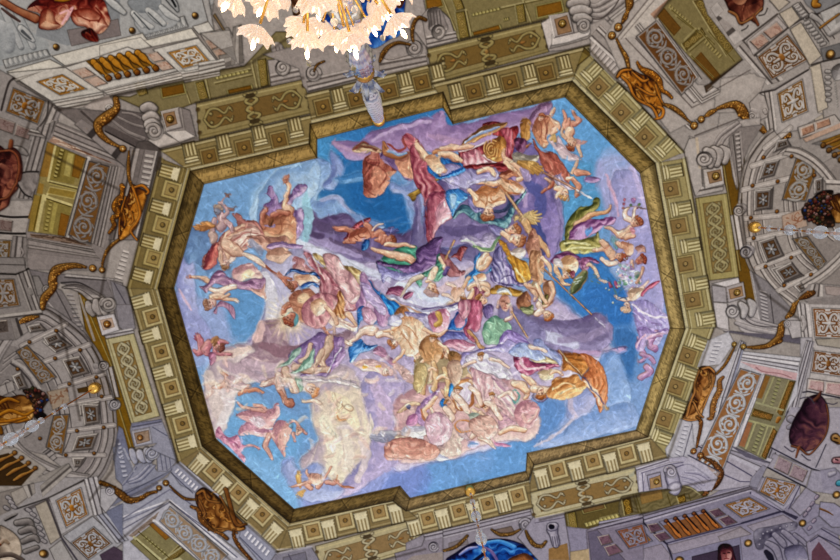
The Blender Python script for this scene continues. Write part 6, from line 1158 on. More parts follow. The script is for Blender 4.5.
part('fascia');slab([340,0,400,-40,490,15,410,80],'bdb2a4');slab([410,95,500,45,560,130,480,200],'bfb4a5');slab([485,205,565,155,710,390,625,460],'c1b6a6');G([625,480,695,450,700,560,730,900,660,860],'bfb4a6',rim=(LN,1,.7))
V(720,70);slab([620,-20,700,-50,755,265,680,300],'c4b9a9')
part('egg_moulding');V(720,0);
q=Quad(500,40,545,15,625,105,570,135);slab(q,'a9a3a1');eggs(Quad(q(0,0),q(0,1),q(1,1),q(1,0),raw=True)if 0 else Quad(q.p[0],q.p[3],q.p[2],q.p[1],raw=True).sub(0,1,0,1),4,'d3cecb','a9a3a0','5f5957')
for k in range(7):S([600+k*19-6,165+k*25,12,600+k*19+18,155+k*25,13],'d6d1ce aaa4a1 5f5957',rim=('55504e',.8))
for k in range(5):S([530+k*16,55+k*20,10,548+k*16,45+k*20,10],'d6d1ce aaa4a1 5f5957',rim=('55504e',.8))
for k in range(18):S([640+k*7,150+k*9,4],'d9d5d2',sh=0)
KL([560,15,760,290],1.2,'5a5350');KL([600,-10,800,270],1.2,'5a5350')
V(720,70)
for k in range(6):S([745,10+k*40,14,765,12+k*40,13],'d6d1ce aaa4a1 5f5957',rim=('55504e',.8))
for k in range(14):S([795+k*2,20+k*18,4],'d9d5d2',sh=0)
part('corner_stone');V(720,0);G([560,-40,860,-40,860,20,680,100,600,30],'8b8a8c');G([700,340,840,300,860,400,720,430],'7d7b7c');KL([600,130,700,90,860,10],1.8,'4f4845');KL([640,455,720,430,860,400],1.8,'4f4845')
G([700,90,860,20,860,220,760,250],'b9b6b4',mott=.1);S([640,110,20,700,150,16,760,230,18],'d0ccca a19c9a 5c5755',rim=(LN,.7));S([770,240,16,840,200,18],'c0bcba 96918f 5c5755');P([780,480,860,440,860,540,800,560],'c0bcba 8d898a 5c5755',vol=3);G([800,100,860,80,860,140,810,170],'9a9795')
back();
V(720,0);thing('ochre_ribbon','short ochre painted ribbon on the block at the upper right edge','ribbon');S([700,195,8,760,150,9,830,100,7],OR,rim=('4a2a08',.7));
thing('gilt_tassel','gold painted tassel at the very top right corner','tassel');S([670,-10,20,660,30,24,690,40,16],'d8a84c a8742a 4a2c0c',rim=('3a2408',.8))
knob(768,382,4.2)
V(630,0)
thing('bronze_relief','red-brown painted mask relief at the top edge, right of the upper window','relief')
V(720,0);P([-130,-40,260,-40,300,60,270,90,240,120,270,180,220,150,190,140,150,180,110,120,80,100,60,70,20,-10,-40,-20],'a66a50 6c3c30 381a16',fold=(60,50,.7,.2),vol=5,rim=('2e1410',2,.8),h=.03)
P([70,-30,180,-30,170,20,130,40,90,20],'b98668 8a5844 4a2820',vol=4);part('rim');S([60,80,8,110,110,9,140,165,8,200,140,9,240,110,9,290,60,8],'cf9a60 96643c 4a2c18',rim=('2e1410',.8));S([230,110,12,265,175,9],'b07448 7c4830 3c1c12')
back();K([270,110,310,100,330,60],1.4,'55504e');K([150,215,180,200,195,180],1.4,'55504e')
# --- pier with second arabesque, volute corbel
V(720,70)
thing('stone_pier','pale painted pier with an arabesque panel at the right, above the arched niche','pier')
G([-40,190,200,20,320,60,280,160,300,330,330,460,240,360,200,290,-40,300],'aea6a1');G([0,60,240,20,290,90,180,200,110,220,0,180],'b5ada8',mott=.06);KL([-20,130,210,0],1.2,'7b726e')
G([280,150,360,135,630,-10,680,300,730,300,540,420,340,460,280,260],'b4adaa')
strips(Quad(285,155,365,138,400,420,330,450),[(1,'c6bfbb'),(.4,'5f5855'),(1.2,'b3aba7'),(.4,'5f5855'),(1,'c9c2be')],'v');KL([280,160,380,140,615,0],1.8,'4a4341')
orn_panel('arabesque_panel',0,[395,165,575,60,615,290,430,370],'c0b9b6','8f6428','d4cfcc',None,1.25)
part('marble_panel');q=Quad(540,400,800,310,860,380,560,480);slab(q,'b7afaa');marble(Quad(560,410,650,375,660,430,570,465),'b08a74','8a5c46',41,9);marble(Quad(665,370,760,335,770,385,670,420),'b08a74','8a5c46',42,9)
q=Quad(580,480,840,370,860,400,600,505);QF(q,0,1,0,1,'c2a592',mott=.2);back()
thing('volute_corbel','pale corbel with a small volute over the upper right swag','corbel');G([200,230,270,160,310,180,340,280,330,330,260,360,220,330],'b0a8a4',rim=(LN,1,.6));volute(225,325,36,150,1,'dcd5d1 ada5a1 5c5553');S([220,280,12,260,300,16,270,350,12],'cfc8c4 a09895 5c5553');S([310,285,16,318,300,14],'d3ccc8 a8a09c 5c5553',rim=(LN,.7))
V(600,60)
cartouche('ochre and gold painted cartouche at the upper right, beside the slanting cornice',(600,60),[110,110,150,60,210,60,290,100,370,120,420,200,430,280,440,330,400,390,370,330,260,280,220,200,160,130],[[120,120,16,150,80,18,210,70,16],[150,120,14,200,170,16,250,270,16,360,330,14,400,400,16],[220,90,12,290,150,18,330,140,12],[380,180,14,400,240,14,440,310,14],[400,330,16,440,350,20,430,400,18,380,415,10],[250,190,10,330,240,14,380,250,10],[260,220,8,320,300,10]],[[260,20,12,285,60,18,330,85,30,370,110,34,410,150,30,430,210,18,470,235,16,500,265,12]],'dc9a44 a86a22 4c2a0c')
thing('painted_garland','ochre garland of leaves and beads at the top, above the right cartouche','garland')
V(590,0);garland([270,-20,30,275,30,34,262,80,16,245,120,22,225,160,12],OR,seed=61);part('bead');rosette(197,192,28,OR);rosette(152,250,27,OR);back();garland([185,275,10,215,340,14,250,400,20,268,470,16],OR,seed=62)
thing('painted_garland','ochre swag running from the right cartouche to the small volute corbel','garland')
V(600,60);garland([440,310,12,500,330,20,560,370,20,600,410,12,635,440,8],OR,seed=63);part('bead');rosette(658,460,27,OR);rosette(708,416,25,OR);back();garland([735,395,10,770,370,24,810,350,14],OR,seed=64)
V(720,70);garland([-20,270,14,60,245,26,120,250,38,160,300,44,180,340,24],OR,seed=65);garland([240,375,10,280,400,26,310,430,22],OR,seed=66);garland([370,475,14,430,470,34,480,455,26],OR,seed=67)
# --- right rosette block + scroll bracket above the niche
V(640,120)
thing('stone_rib','grey painted curved rib right of the slanting cornice, over the right scroll bracket','rib')
G([340,110,380,120,700,0,840,-20,840,40,700,60,640,120,600,200,420,220,380,160],'b0a8a4',mott=.08);K([385,110,690,-10],1.5,'6f6764')
for a in([510,200,10,560,110,14,680,20,16],[560,190,10,600,120,12,700,40,14]):S(a,'c9c1bd 9a9290 5c5553',rim=('4a4341',.6))
G([305,215,340,130,385,120,410,200,430,330,440,480,580,470,580,495,385,535,350,420,330,330],'b7b0ac',rim=(LN,1.2,.7));G([385,125,405,120,425,300,430,340,410,340],'c4b5a2')
strips(Quad(430,465,585,440,580,490,385,535),[(1,'cfc8c4'),(.5,'6f6764'),(1.3,'b7b0ac')])
thing('rosette_block','stone block with ochre rosette at the right, under the right scroll bracket','block')
q=Quad(435,345,575,315,590,450,450,485);QF(q,0,1,0,1,'c3bcb8',rim=(LN,1,.6),h=.05);QF(Quad(460,365,555,345,570,425,478,448),0,1,0,1,'a08264',rim=('4a3420',1,.7));part('rosette');rosette(520,393,27);back()
scrolls('pale scroll bracket of three rolls at the right, above the ochre rosette block',(640,120),[],[[565,200,26,600,230,36,590,290,26],[510,205,28,540,240,40,535,310,26],[460,215,28,490,250,40,490,320,24]],(445,275,54,0,1),'dcd5d1 aea6a2 5f5755')
thing('dentil_moulding','grey dentilled moulding running down beside the right arched niche','moulding')
V(720,130);G([60,60,130,-20,300,-40,200,120,130,300,115,420,85,320],'8f8784');strips(Quad(75,40,150,0,170,280,120,420),[(1,'9a928f'),(.5,'55504e'),(2.6,'8a827f'),(.5,'55504e'),(1.4,'a39b98')],'v')
q=Quad(100,20,140,10,150,290,125,300);dentils(Quad(q(0,0),q(0,1),q(1,1),q(1,0),raw=True),9,'bdb5b1','3f3938');KL([60,130,110,380],1.6,'c0b8b4')
# --- the right niche: coffered arch
def P7(ox,oy,pts):A=np.asarray(pts,float).reshape(-1,2)/7;A[:,0]+=ox;A[:,1]+=oy;return A
thing('arched_niche','large coffered arch with flower coffers at the right edge, behind the hanging crystal chain','niche')
V(0,0,1)
oL=[(772,128),(760,138),(748,155),(741,175),(738,200),(739,228),(744,256),(754,278),(768,296),(788,312)]
def off(L,d,c=(845,222)):return[(x+(c[0]-x)*d/math.hypot(c[0]-x,c[1]-y),y+(c[1]-y)*d/math.hypot(c[0]-x,c[1]-y))for x,y in L]
o=[crom(np.array(off(oL,d)),False,4)for d in(0,3,4,9,10,13,22,56,58,88,90,110)]
cols=['bdb5b0','5f5755','b0a8a3','5f5755','c3bbb6','9c9490']
for a,b,c in zip(o[:6],o[1:7],cols):band(a,b,c,rim=(LN,.7,.4))
band(o[6],o[7],'a79f9a');G(np.concatenate([o[7],[(840,300),(845,150)]]).ravel(),'9f9793')
band(o[7],o[8],'6a6260');band(o[9],o[10],'5f5755');band(o[8],o[9],'a09894');G([788,140,845,140,845,222,800,222],'9d9591',a=.0,own=False)
G([800,215,845,150,845,300,810,300],'958d89')
def rib(a,b,lt='b9b1ac',dk='5a5350'):
 KL([*a,*b],6.2,dk,a=.55);KL([*a,*b],5,lt,a=1);KL([*a,*b],.8,'d3ccc7',a=.8)
def rings(L,c,ds,lt,dk):
 for d in ds:KL(crom(np.array(off(L,d,c)),False,4).ravel(),1.1,dk,a=.7);KL(crom(np.array(off(L,d+1.2,c)),False,4).ravel(),1.2,lt,a=.8)
rings(oL,(845,222),(16,24,47,52,60,84,93),'c9c1bc','4f4845')
for a,b in(((752,166),(800,150)),((742,190),(790,178)),((742,219),(790,214)),((748,240),(796,230)),((757,268),(803,250)),((776,292),(822,268)),((765,148),(790,128))):rib(a,b)
def coffer(V_,pts,flo,col=('8a827e','5a5350','7c5c3a')):
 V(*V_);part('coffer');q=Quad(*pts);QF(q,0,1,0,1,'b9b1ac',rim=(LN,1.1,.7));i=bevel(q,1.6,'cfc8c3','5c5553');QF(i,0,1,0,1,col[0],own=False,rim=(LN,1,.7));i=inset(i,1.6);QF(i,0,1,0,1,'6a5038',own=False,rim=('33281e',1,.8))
 sub('flower');flower(i,'a9a8aa','3a3430','c9c6c4',1);back_part();back()
coffer((720,130),[310,225,420,205,380,320,270,350],1);coffer((720,130),[240,410,375,395,365,555,240,555],1)
coffer((720,200),[235,-70,360,-80,350,60,235,80],1);coffer((720,200),[265,290,385,250,450,390,320,440],1);coffer((720,200),[350,480,480,440,590,530,430,590],1)
coffer((720,270),[380,0,500,-60,570,30,440,90],1);coffer((720,130),[400,70,470,60,500,110,370,160],1)
coffer((720,270),[510,110,600,60,640,130,560,160],1)
V(720,130);part('acanthus_panel');q=Quad(540,170,690,240,600,500,430,490);slab(q,'8b837f',h=.0,rim=(LN,1.4,.8));QF(inset(q,1.4),0,1,0,1,'84602f',own=False,mott=.2);i=inset(q,1.6);rinceau(Quad(i(0,0),i(0,1),i(1,1),i(1,0),raw=True),3,'b9b4b0','4a3418',1.7)
V(720,200);q=Quad(500,270,610,250,745,430,690,500);slab(q,'8b837f',h=.0,rim=(LN,1.4,.8));i=inset(q,1.4);QF(i,0,1,0,1,'7d6038',own=False,mott=.2);rinceau(Quad(i(0,0),i(1,0),i(1,1),i(0,1),raw=True),2,'a8a39f','4a3418',1.7)
part('marble_patch');q=Quad(430,110,580,60,610,180,440,230);QF(q,0,1,0,1,'b7a090',mott=.2);veins(np.array(q.p),'96664c',12,55,1.2,.7)
back();V(720,130);S([650,360,0,650,360,1],'fff',a=0)if 0 else None
part('keystone_arch')
V(0,0,1);oK=[(788,146),(800,148),(812,154),(822,162),(832,174),(843,190)];oc=[crom(np.array([(x-d*.55,y+d*.83)for x,y in oK]),False,4)for d in(0,2,6,7,11)]
for a,b,c in zip(oc[:4],oc[1:],['8b837f','c0b8b3','6a6260','b5ada8']):band(a,b,c,rim=(LN,.8,.5))
oK=[(846,260),(838,268),(828,277),(818,284),(806,291)];oc=[crom(np.array([(x-d*.5,y-d*.8)for x,y in oK]),False,4)for d in(0,3,7,8,12)]
for a,b,c in zip(oc[:4],oc[1:],['aaa29d','c0b8b3','6a6260','b5ada8']):band(a,b,c,rim=(LN,.8,.5))
V(720,130);strips(Quad(735,345,860,350,860,440,740,440),[(1,'c9c1bc'),(.3,'6a6260'),(2,'b3aba6')]);coffer((720,130),[655,345,720,330,720,440,655,450],1)
back();V(720,130)
part('small_knob')
for V_,x,y in(((720,130),303,192),((720,130),500,184),((720,130),402,360),((720,130),227,390),((720,130),658,318),((720,200),215,125),((720,200),235,268),((720,200),397,80),((720,200),497,403),((720,200),318,465),((720,200),635,522),((720,270),448,108)):
 V(*V_);S([x,y,14],'c08a4c 8a5a28 3f260c',rim=('2e1c0a',.8))
back()
V(640,200)
thing('volute_corbel','pale corbel with paired volutes at the springing of the right arch, upper one','corbel');V(720,200);strips(Quad(70,110,150,80,190,340,110,350),[(1,'b9b2ae'),(.4,'5f5855'),(1.4,'d3ccc8'),(.5,'6f6764'),(1,'a8a09c')],'v');S([130,40,16,160,60,30,150,90,16],'c9c1bd 9a9290 5c5553');volute(130,75,40,0,1,'d8d1cd a69e9a 5c5553');
thing('volute_corbel','bluish volute corbel at the springing of the right arch, lower one','corbel');S([180,330,20,215,350,28,200,390,18],'c9c3c3 9a9496 5c575a');volute(180,365,44,0,1,'d4cfcf a09a9c 55525a')
# balusters in the niche (top right)
thing('balustrade','ochre painted balusters in the right niche under the keystone arch','balustrade');V(720,130);G([640,95,860,20,860,250,800,180,720,110],'7f7a78');
G([700,80,860,20,860,150,800,120],'8f6a28',mott=.3)
for k in range(4):part('baluster');x,y=722+k*40,108+k*34;S([x,y,15,x+50,y-22,9,x+90,y-40,12,x+140,y-60,8],OR,rim=('3a2408',.8));S([x,y,20],'a07a44 6c4c28 2e1c0a',rim=('2e1c08',.8))
back()
def bouquet(label,V_,body,flow,seed,n=130):
 thing('painted_urn',label,'urn');V(*V_);P(body,'dcae68 9a6c34 4a2c10',fold=(40,40,.6,.3),vol=5,rim=('2c1808',2,.8),h=.03)
 for k in range(8):K([body[0]+10*k,body[1]+20*(k%3),body[0]+30+12*k,body[1]+60+8*k],1.2,'4f2f12')
 part('flowers','red, blue and pink painted flowers');P(flow,'4a3a30 2c241e 181410',mott=.3);R=random.Random(seed);A=np.array(flow).reshape(-1,2);lo,hi=A.min(0),A.max(0)
 from_=0
 for k in range(n):
  x,y=R.uniform(lo[0],hi[0]),R.uniform(lo[1],hi[1])
  ins=False
  for(ax,ay),(bx,by)in zip(A,np.roll(A,-1,0)):
   if(ay>y)!=(by>y)and x<(bx-ax)*(y-ay)/(by-ay)+ax:ins=not ins
  if ins:
   c=R.choice(['8a4c40 5c2c26 2c1412','98685c 6c4038 3c1c18','48609c 2c406c 141c38','b89a98 84645f 443030','5a6044 3a3c28 1c1c12','84644c 5c4230 30200f','a88060 704c34 382414','6c4c3c 48302a 241814'])
   S([x,y,R.uniform(7,15)],c,rim=('1a120e',.7),h=.01)
 back()
bouquet('painted gold urn heaped with dark flowers at the right edge',(720,200),[740,-10,860,-40,860,140,800,160,760,130,750,60],[565,70,600,30,640,-10,700,-60,790,-65,760,20,770,90,800,150,790,190,700,190,640,150,590,130],5,170)
# ---------------------------------------------------------------- painted stone architecture, lower half
BL='d8d8e2 a6a6b6 5c5c70'
# --- right: rosette block, scroll bracket, frieze under the niche
V(640,270)
thing('scroll_console','pale console with three rolls and a long curved rib, right of the lower right cornice','console')
G([510,220,610,230,700,420,800,470,1400,520,1400,380,1190,330,900,330,820,250,720,200,620,225,515,225,535,400,600,430,640,440],'b9b3b4',mott=.06)
G([510,225,610,230,625,425,535,400],'c9c4c6',rim=(LN,1.1,.6));G([580,430,1000,500,1400,560,1400,470,760,440,640,425],'6f6a76');
V(720,270)
for a in([150,330,10,230,370,14,390,410,10],[190,320,10,260,355,14,400,390,8],[110,370,12,220,410,20,380,440,14]):S(a,'d6d0d0 aaa4a6 646066',rim=('4a4648',.6))
K([160,330,240,385,400,400],1.1,'5c575a')
part('roll')
for a in([200,215,20,225,250,34,215,310,24],[140,235,22,165,270,34,160,320,24]):S(a,'dedada b0acae 646066',rim=(LN,.85),h=.04)
back();part('volute_face');volute(85,290,48,0,1,'e0dcdc b3aeb0 646066');back()
thing('rosette_block','stone block with ochre rosette at the right, over the long curved rib','block')
V(640,270);G([500,95,690,50,700,95,600,120],'d3ced0',rim=(LN,1,.6));G([500,105,600,120,610,230,510,222],'a9a4a8',rim=(LN,1,.6));q=Quad(600,118,722,80,740,190,612,230);QF(q,0,1,0,1,'b3adb0',rim=(LN,1,.6),h=.05);QF(Quad(614,133,705,108,716,180,625,203),0,1,0,1,'ab8a68',rim=('4a3420',1,.7));part('rosette');rosette(668,155,24);back()
# niche lower rim and dentils
thing('dentil_moulding','bluish dentilled moulding under the lower rim of the right niche','moulding');V(720,270)
G([210,0,330,80,520,290,450,350,400,380,280,345,240,160],'8f8a8d');q=Quad(270,130,330,150,345,370,290,350);dentils(Quad(q(0,0),q(0,1),q(1,1),q(1,0),raw=True),9,'bfbabc','3f3b42');KL([215,10,275,340],2.2,'c9c4c6');KL([350,170,375,370],1.3,'5c575a')
# --- pier with arabesque, lower right
thing('stone_pier','pale painted pier with arabesque and head panels at the right edge, below the niche','pier')
V(720,270);G([620,100,660,90,860,110,860,230,600,220,560,180],'9f9896');strips(Quad(640,95,720,100,720,190,610,180),[(1,'b9b2ae'),(.4,'5f5855'),(1,'a39b98'),(.4,'5f5855'),(1,'c3bcb8')],'v');G([730,110,860,120,860,190,740,170],'a99c98',rim=(LN,1,.6))
G([535,225,600,225,860,245,860,900,560,900,570,500],'bab4b3');strips(Quad(535,225,625,240,650,515,575,510),[(1,'cfc9c8'),(.4,'5f5a5c'),(1.2,'b9b3b3'),(.4,'5f5a5c'),(1.4,'cdc7c6')],'v')
S([575,330,16,590,380,18,575,420,14],'cdc7c6 a9a3a3 5f5a5c',rim=(LN,.7));G([600,215,860,170,860,245,620,240],'8f8886',mott=.1)
orn_panel('arabesque_panel',0,[640,262,860,270,860,480,660,470],'c6c1c0','8f5c30','d6d2d2',None,1.2)
V(720,340);slab([660,-10,860,-15,860,60,680,35],'a9a196');G([560,-20,640,-20,660,90,560,560,430,560,530,230,560,130],'b0acb2');
orn_panel('head_panel',0,[655,70,860,95,860,260,630,225],'c3bec0','84552c','d0ccce',[hexc('a87a44'),hexc('7c5026'),hexc('44260c')],1.2)
part('marble_panel');q=Quad(610,265,860,300,860,405,600,355);slab(q,'b9b2b4');marble(Quad(625,275,725,288,720,365,610,340),'c0a4a4','94686a',51,10);marble(Quad(740,295,850,300,850,395,730,370),'c0a4a4','94686a',52,10);back()
strips(Quad(600,0,660,10,520,560,440,560),[(1,'c9c5ca'),(.4,'5a5862'),(1.2,'b0acb4'),(.5,'4c4a56'),(1.3,'bcb8c0'),(.4,'4c4a56'),(1,'a5a1aa')],'v');KL([580,365,620,360,860,410],1.8,'4a4652')
V(720,410);strips(Quad(450,0,545,20,380,400,290,390),[(1,'b3b0ba'),(.4,'4c4a56'),(1.2,'a19daa'),(.4,'4c4a56'),(1.3,'b0acb8')],'v');G([360,270,395,300,640,410,860,470,860,200,860,-20,500,-20,400,150],'a39fac',mott=.06);G([500,20,860,-20,860,420,640,400,400,300],'a8a3ae',mott=.08)
S([490,60,30,530,90,30,480,120,20],'b9b5c0 8f8b98 4c4a56',rim=(LN,.8))
thing('bronze_relief','dark violet-brown painted relief with curling rim at the right edge, below the head panel','relief')
V(720,410);P([560,-10,600,-80,690,-110,750,-40,760,60,745,160,700,230,660,270,590,290,560,260,495,240,480,170,500,90,530,30],'8a5c54 593848 2c1a28',fold=(60,45,.6,.2),vol=5,rim=('241420',2,.8),h=.03)
part('rim');S([740,-40,8,755,60,9,740,160,9,690,240,9,620,310,7,560,270,8,500,250,8],'b07c50 7c4c34 3c2018',rim=('2e1410',.7));S([550,260,12,530,330,6],'b07448 7c4830 3c1c12');S([650,-70,12,690,-100,14,700,-130,8],'8a5c44 5c3830 2c1a18');back()
K([450,255,500,290,520,280],1.4,'55505e');K([570,310,610,345,630,350],1.4,'55505e')
V(720,340);K([560,410,620,400,650,440],1.3,'55505e');K([740,440,790,450,820,440],1.3,'55505e')
thing('stone_pier','violet-grey painted pier with pink marble panels at the lower right','pier')
V(720,410);G([370,300,640,410,600,530,560,520,330,400],'a49fac');part('marble_panel');marble(Quad(410,320,505,370,475,455,375,405),'9c8a92','6a5660',61,10);marble(Quad(515,375,615,425,580,505,480,460),'9c8a92','6a5660',62,10);back();KL([360,265,640,410,740,440],1.6,'3c3a48');KL([330,400,560,520,640,560],1.8,'3c3a48');KL([740,240,670,400],1.4,'4c4a58');G([640,420,860,440,860,600,600,560],'9c98a8',mott=.1)
G([700,420,800,400,860,460,860,560,720,560],'9490a2',mott=.12)
thing('grotesque_mask','small ochre painted grotesque face at the right edge, upper of two','mask');V(720,410);S([800,190,34,830,215,28],'c8a070 94703e 4a3018',rim=('2c1c10',.9),h=.03);K([790,190,810,195],1.6,'2c1c10');K([790,215,820,225],1.4,'2c1c10')
thing('grotesque_mask','small pink painted grotesque face at the right edge, lower of two','mask');S([800,350,26,835,350,28],'d8b0b0 a87880 583040',rim=('2c1420',.9),h=.03);K([800,340,815,345],1.5,'2c1420');S([830,510,26,850,515,20],'7ac0d0 3e8ca4 1c4c64',rim=('103040',.8));S([770,450,20,800,440,16],'d0ccd8 a09cac 5c586c')
# --- lower right window
V(720,340)
thing('painted_window','window opening on a green-grey loggia at the lower right, bright scroll parapet on its left','window')
G([100,80,560,120,540,380,430,560,-330,1010,-385,765,-40,200],'c0bfc8',mott=.05)
strips(Quad(100,70,570,120,535,230,140,150),[(2,'c6c5cc'),(.4,'6c6a76'),(1.6,'d6d4da'),(.5,'6c6a76'),(1.4,'bfbdc6'),(.4,'5f5d69'),(1,'d3d1d8')]);G([140,150,540,232,530,280,300,235],'c9a8ac',mott=.2);K([250,190,300,220,420,235,500,265],1,'9c7074')
V(640,400);strips(Quad(530,-20,620,-20,560,260,490,290)[:0]if 0 else Quad(560,-20,630,-20,545,270,485,290),[(1,'d0cfd6'),(.5,'62606e'),(1.3,'bdbbc6'),(.5,'62606e'),(1.4,'9a9cb0')],'v');strips(Quad(700,-420,740,-400,630,-20,560,-20),[(1,'d0cfd6'),(.5,'62606e'),(1.3,'bdbbc6'),(.5,'62606e'),(1.4,'9a9cb0')],'v')
G([485,290,860,440,860,680,420,340],'b0adb9',mott=.06);strips(Quad(480,280,860,430,850,560,400,330),[(1,'c9c6d0'),(.4,'5f5d6c'),(1,'a8a5b4'),(.4,'5f5d6c'),(2.6,'b6b3c0'),(.4,'4c4a5c'),(2.5,'b3b0bd')]);KL([410,325,860,540],1.8,'4a4858');G([410,330,860,545,860,640,580,500,340,400],'a9a3b2',mott=.08)
V(720,410);strips(Quad(0,240,370,340,330,400,0,270),[(1,'b9b6c2'),(.4,'5f5d6c'),(1,'a39fae')]);G([60,240,310,350,320,370,180,330],'6c6878',mott=.3)
G([0,300,250,420,240,560,-60,560,-300,420,-330,370,-100,330],'aaa5b2',mott=.08);KL([0,330,220,460],1.4,'55526a');KL([0,440,140,500,230,500],1.2,'55526a');G([210,480,300,380,330,400,250,560,200,560],'8f8c9c',rim=(LN,1,.5))
part('loggia');V(720,340);G([300,235,530,285,440,560,180,560],'8c866c',mott=.12);G([310,245,350,255,290,410,240,400],'8f6a3a',mott=.2);dentils(Quad(430,270,370,470,345,460,400,262),8,'9c9a70','34341e');pil(Quad(480,285,525,290,430,540,395,500),5,'6a5428','c08f48','3a2408');KL([375,262,300,440],1.6,'a8a67c');pil(Quad(215,470,370,520,350,570,190,530),4,'6e5a30','c4924c','3a2408');KL([230,430,440,490],2,'a5a380')
V(720,410);G([180,20,460,40,400,160,310,350,120,250,150,120],'858066',mott=.12);G([190,80,225,90,170,260,125,245],'a07050',mott=.15);pil(Quad(230,-10,370,30,350,75,210,40),4,'6e5a30','c4924c','3a2408');KL([190,70,380,120],2,'a8a67c');dentils(Quad(320,105,245,300,215,290,290,90),8,'a09e74','34341e');KL([245,95,180,270],2,'b0ae82');KL([335,110,265,310],1.6,'b0ae82');pil(Quad(370,120,400,150,320,345,285,320),4,'6a5428','c89450','3a2408');S([410,60,18,400,80,14],'c89450 8f6028 4a2c0c')
back();part('scroll_parapet');V(720,340);q=Quad(140,195,290,240,-20,1010,-200,900);slab(q,'a9afbf',h=.01,rim=(LN,1.4,.8));i=inset(q,1.4);QF(i,0,1,0,1,'9c7048',mott=.2,own=False);rinceau(Quad(i(0,0),i(0,1),i(1,1),i(1,0),raw=True)if 0 else Quad(i(1,0),i(1,1),i(0,1),i(0,0),raw=True),5,'d0d4dc','6a4428',1.7)
V(720,340);KL([300,240,115,735],3.6,'d6d4dc');KL([313,246,128,738],.9,'62606e');V(640,400);KL([800,-10,672,300],3.4,'d6d4dc')
back()
# rail above: garland + moulding at right
thing('dentil_moulding','bluish dentilled moulding between the lower right cornice and its cartouche','moulding')
V(640,340);G([480,0,620,-60,660,20,560,170,400,190,470,0],'c3c2ca');q=Quad(525,0,580,0,525,160,475,150);dentils(Quad(q(0,0),q(0,1),q(1,1),q(1,0),raw=True),6,'d6d5dc','4a4858')
V(640,400);G([280,130,360,150,380,340,300,440,230,410,190,380],'b9b8c2');q=Quad(310,160,350,165,280,400,240,380);dentils(Quad(q(0,0),q(0,1),q(1,1),q(1,0),raw=True),8,'c9c8d2','4a4858');KL([280,140,195,370],1.6,'d6d5dc');KL([365,170,295,420],1.2,'6c6a78')
cartouche('ochre and gold painted cartouche at the lower right, beside the slanting cornice',(640,340),[410,200,450,180,510,200,530,240,520,310,490,370,450,440,440,500,410,560,300,545,330,480,370,420,365,360,380,290],[[430,200,14,480,190,14,515,220,16],[410,210,12,380,300,13,375,370,13,350,440,14,320,530,14],[500,240,12,500,320,13,470,400,14,440,480,12],[370,430,12,400,500,12,440,540,12],[300,550,10,350,560,16,420,550,12]],[[580,260,14,555,290,22,555,350,26,530,400,26,510,460,28,500,540,22,475,550,12],[470,220,8,480,300,10,440,340,8]],'d8a260 a87440 5a3414')
thing('painted_garland','ochre swag of beads and leaves over the lower right window','garland');V(720,340)
garland([100,50,8,60,130,14,20,190,14,-25,235,12],OR,seed=71);part('bead');rosette(98,30,20);rosette(162,46,22);back();garland([190,50,10,250,50,18,330,40,22,420,5,24],OR,seed=72);V(720,270);garland([230,545,14,330,530,24,410,470,34,430,390,32,450,360,12],OR,seed=73);garland([465,330,16,500,300,30,520,250,24,550,210,8],OR,seed=74);garland([560,200,14,610,175,32,650,160,22],'b08048 7c5228 3c240c',seed=75)
thing('volute_corbel','white corbel with a small volute under the right niche swag','corbel');G([450,350,560,350,570,470,500,480,480,420],'b6b1b3',rim=(LN,1,.6));volute(468,378,28,200,1,'e0dcdd b3aeb1 646066')
thing('painted_garland','brown swag hanging from the lower right cartouche to the bottom volute','garland');V(640,400)
garland([390,110,14,425,150,18,420,210,16,405,280,14,395,330,10],'c08a50 8a5a30 46280e',seed=76);part('bead');rosette(373,357,24,'c08a50 8a5a30 46280e');rosette(420,385,24,'c08a50 8a5a30 46280e');back();garland([445,400,12,500,430,18,540,470,28,560,520,36,520,590,40,480,620,30],'b07c4c 7c5230 3c240e',seed=77)
V(620,480);garland([650,-40,20,620,0,22,580,30,20,600,80,22,590,100,14,540,125,10],'b07c4c 7c5230 3c240e',seed=78)
# --- lower right rosette block & scroll
V(560,430)
thing('scroll_console','lilac console with rosette field and rolled scroll below the lower right corner of the cornice','console')
G([530,270,760,195,860,180,1000,230,1100,330,1060,420,840,440,800,470,740,420,550,440],'aeaabc',mott=.06)
strips(Quad(525,265,760,195,765,225,545,300),[(1,'cfcbd8'),(.5,'6c6880'),(1.2,'b9b5c6')]);G([545,290,770,225,860,215,760,250,600,300,580,430,548,440],'c0bccb',rim=(LN,1,.5));KL([570,300,760,240,860,225],1.2,'6c6880');KL([575,305,585,430],1.2,'6c6880')
part('rosette_field');slab([605,315,700,290,715,405,625,420],'a5a2b8',h=.03);QF(Quad(622,335,700,310,712,395,630,410),0,1,0,1,'a88a64',rim=('4a3420',1,.7));sub('rosette');rosette(670,355,22);back_part()
back();part('roll');V(620,480);S([350,-60,42,365,-10,52,380,50,40],'d8d5e2 aeaabc 66627c',rim=('4a4660',.8),h=.05);S([380,50,56,385,65,50],'dcd9e4 b3afc0 66627c',rim=('4a4660',.7),h=.02);V(560,430);volute(770,285,46,180,1,'dcd9e4 b3afc0 66627c');back()
V(620,480);for_=[S(a,'cdcad8 a5a1b4 5f5b74',rim=('4a4660',.6))for a in([430,-30,10,520,-10,16,580,30,10],[440,0,8,510,20,12,560,60,8],[460,-60,12,560,-50,18,620,-10,14])]
V(640,400);G([0,440,200,400,340,440,430,500,480,560,0,560],'a9a5b6',a=0,own=False);K([250,470,350,450,480,540],1.4,'66627c');G([340,385,560,500,520,560,300,450],'b9b6c4',mott=.05,a=.6);KL([335,385,540,490],1.3,'5c586e')
thing('painted_loggia','olive arched loggia with a brown field under the lilac scroll at the lower right','loggia')
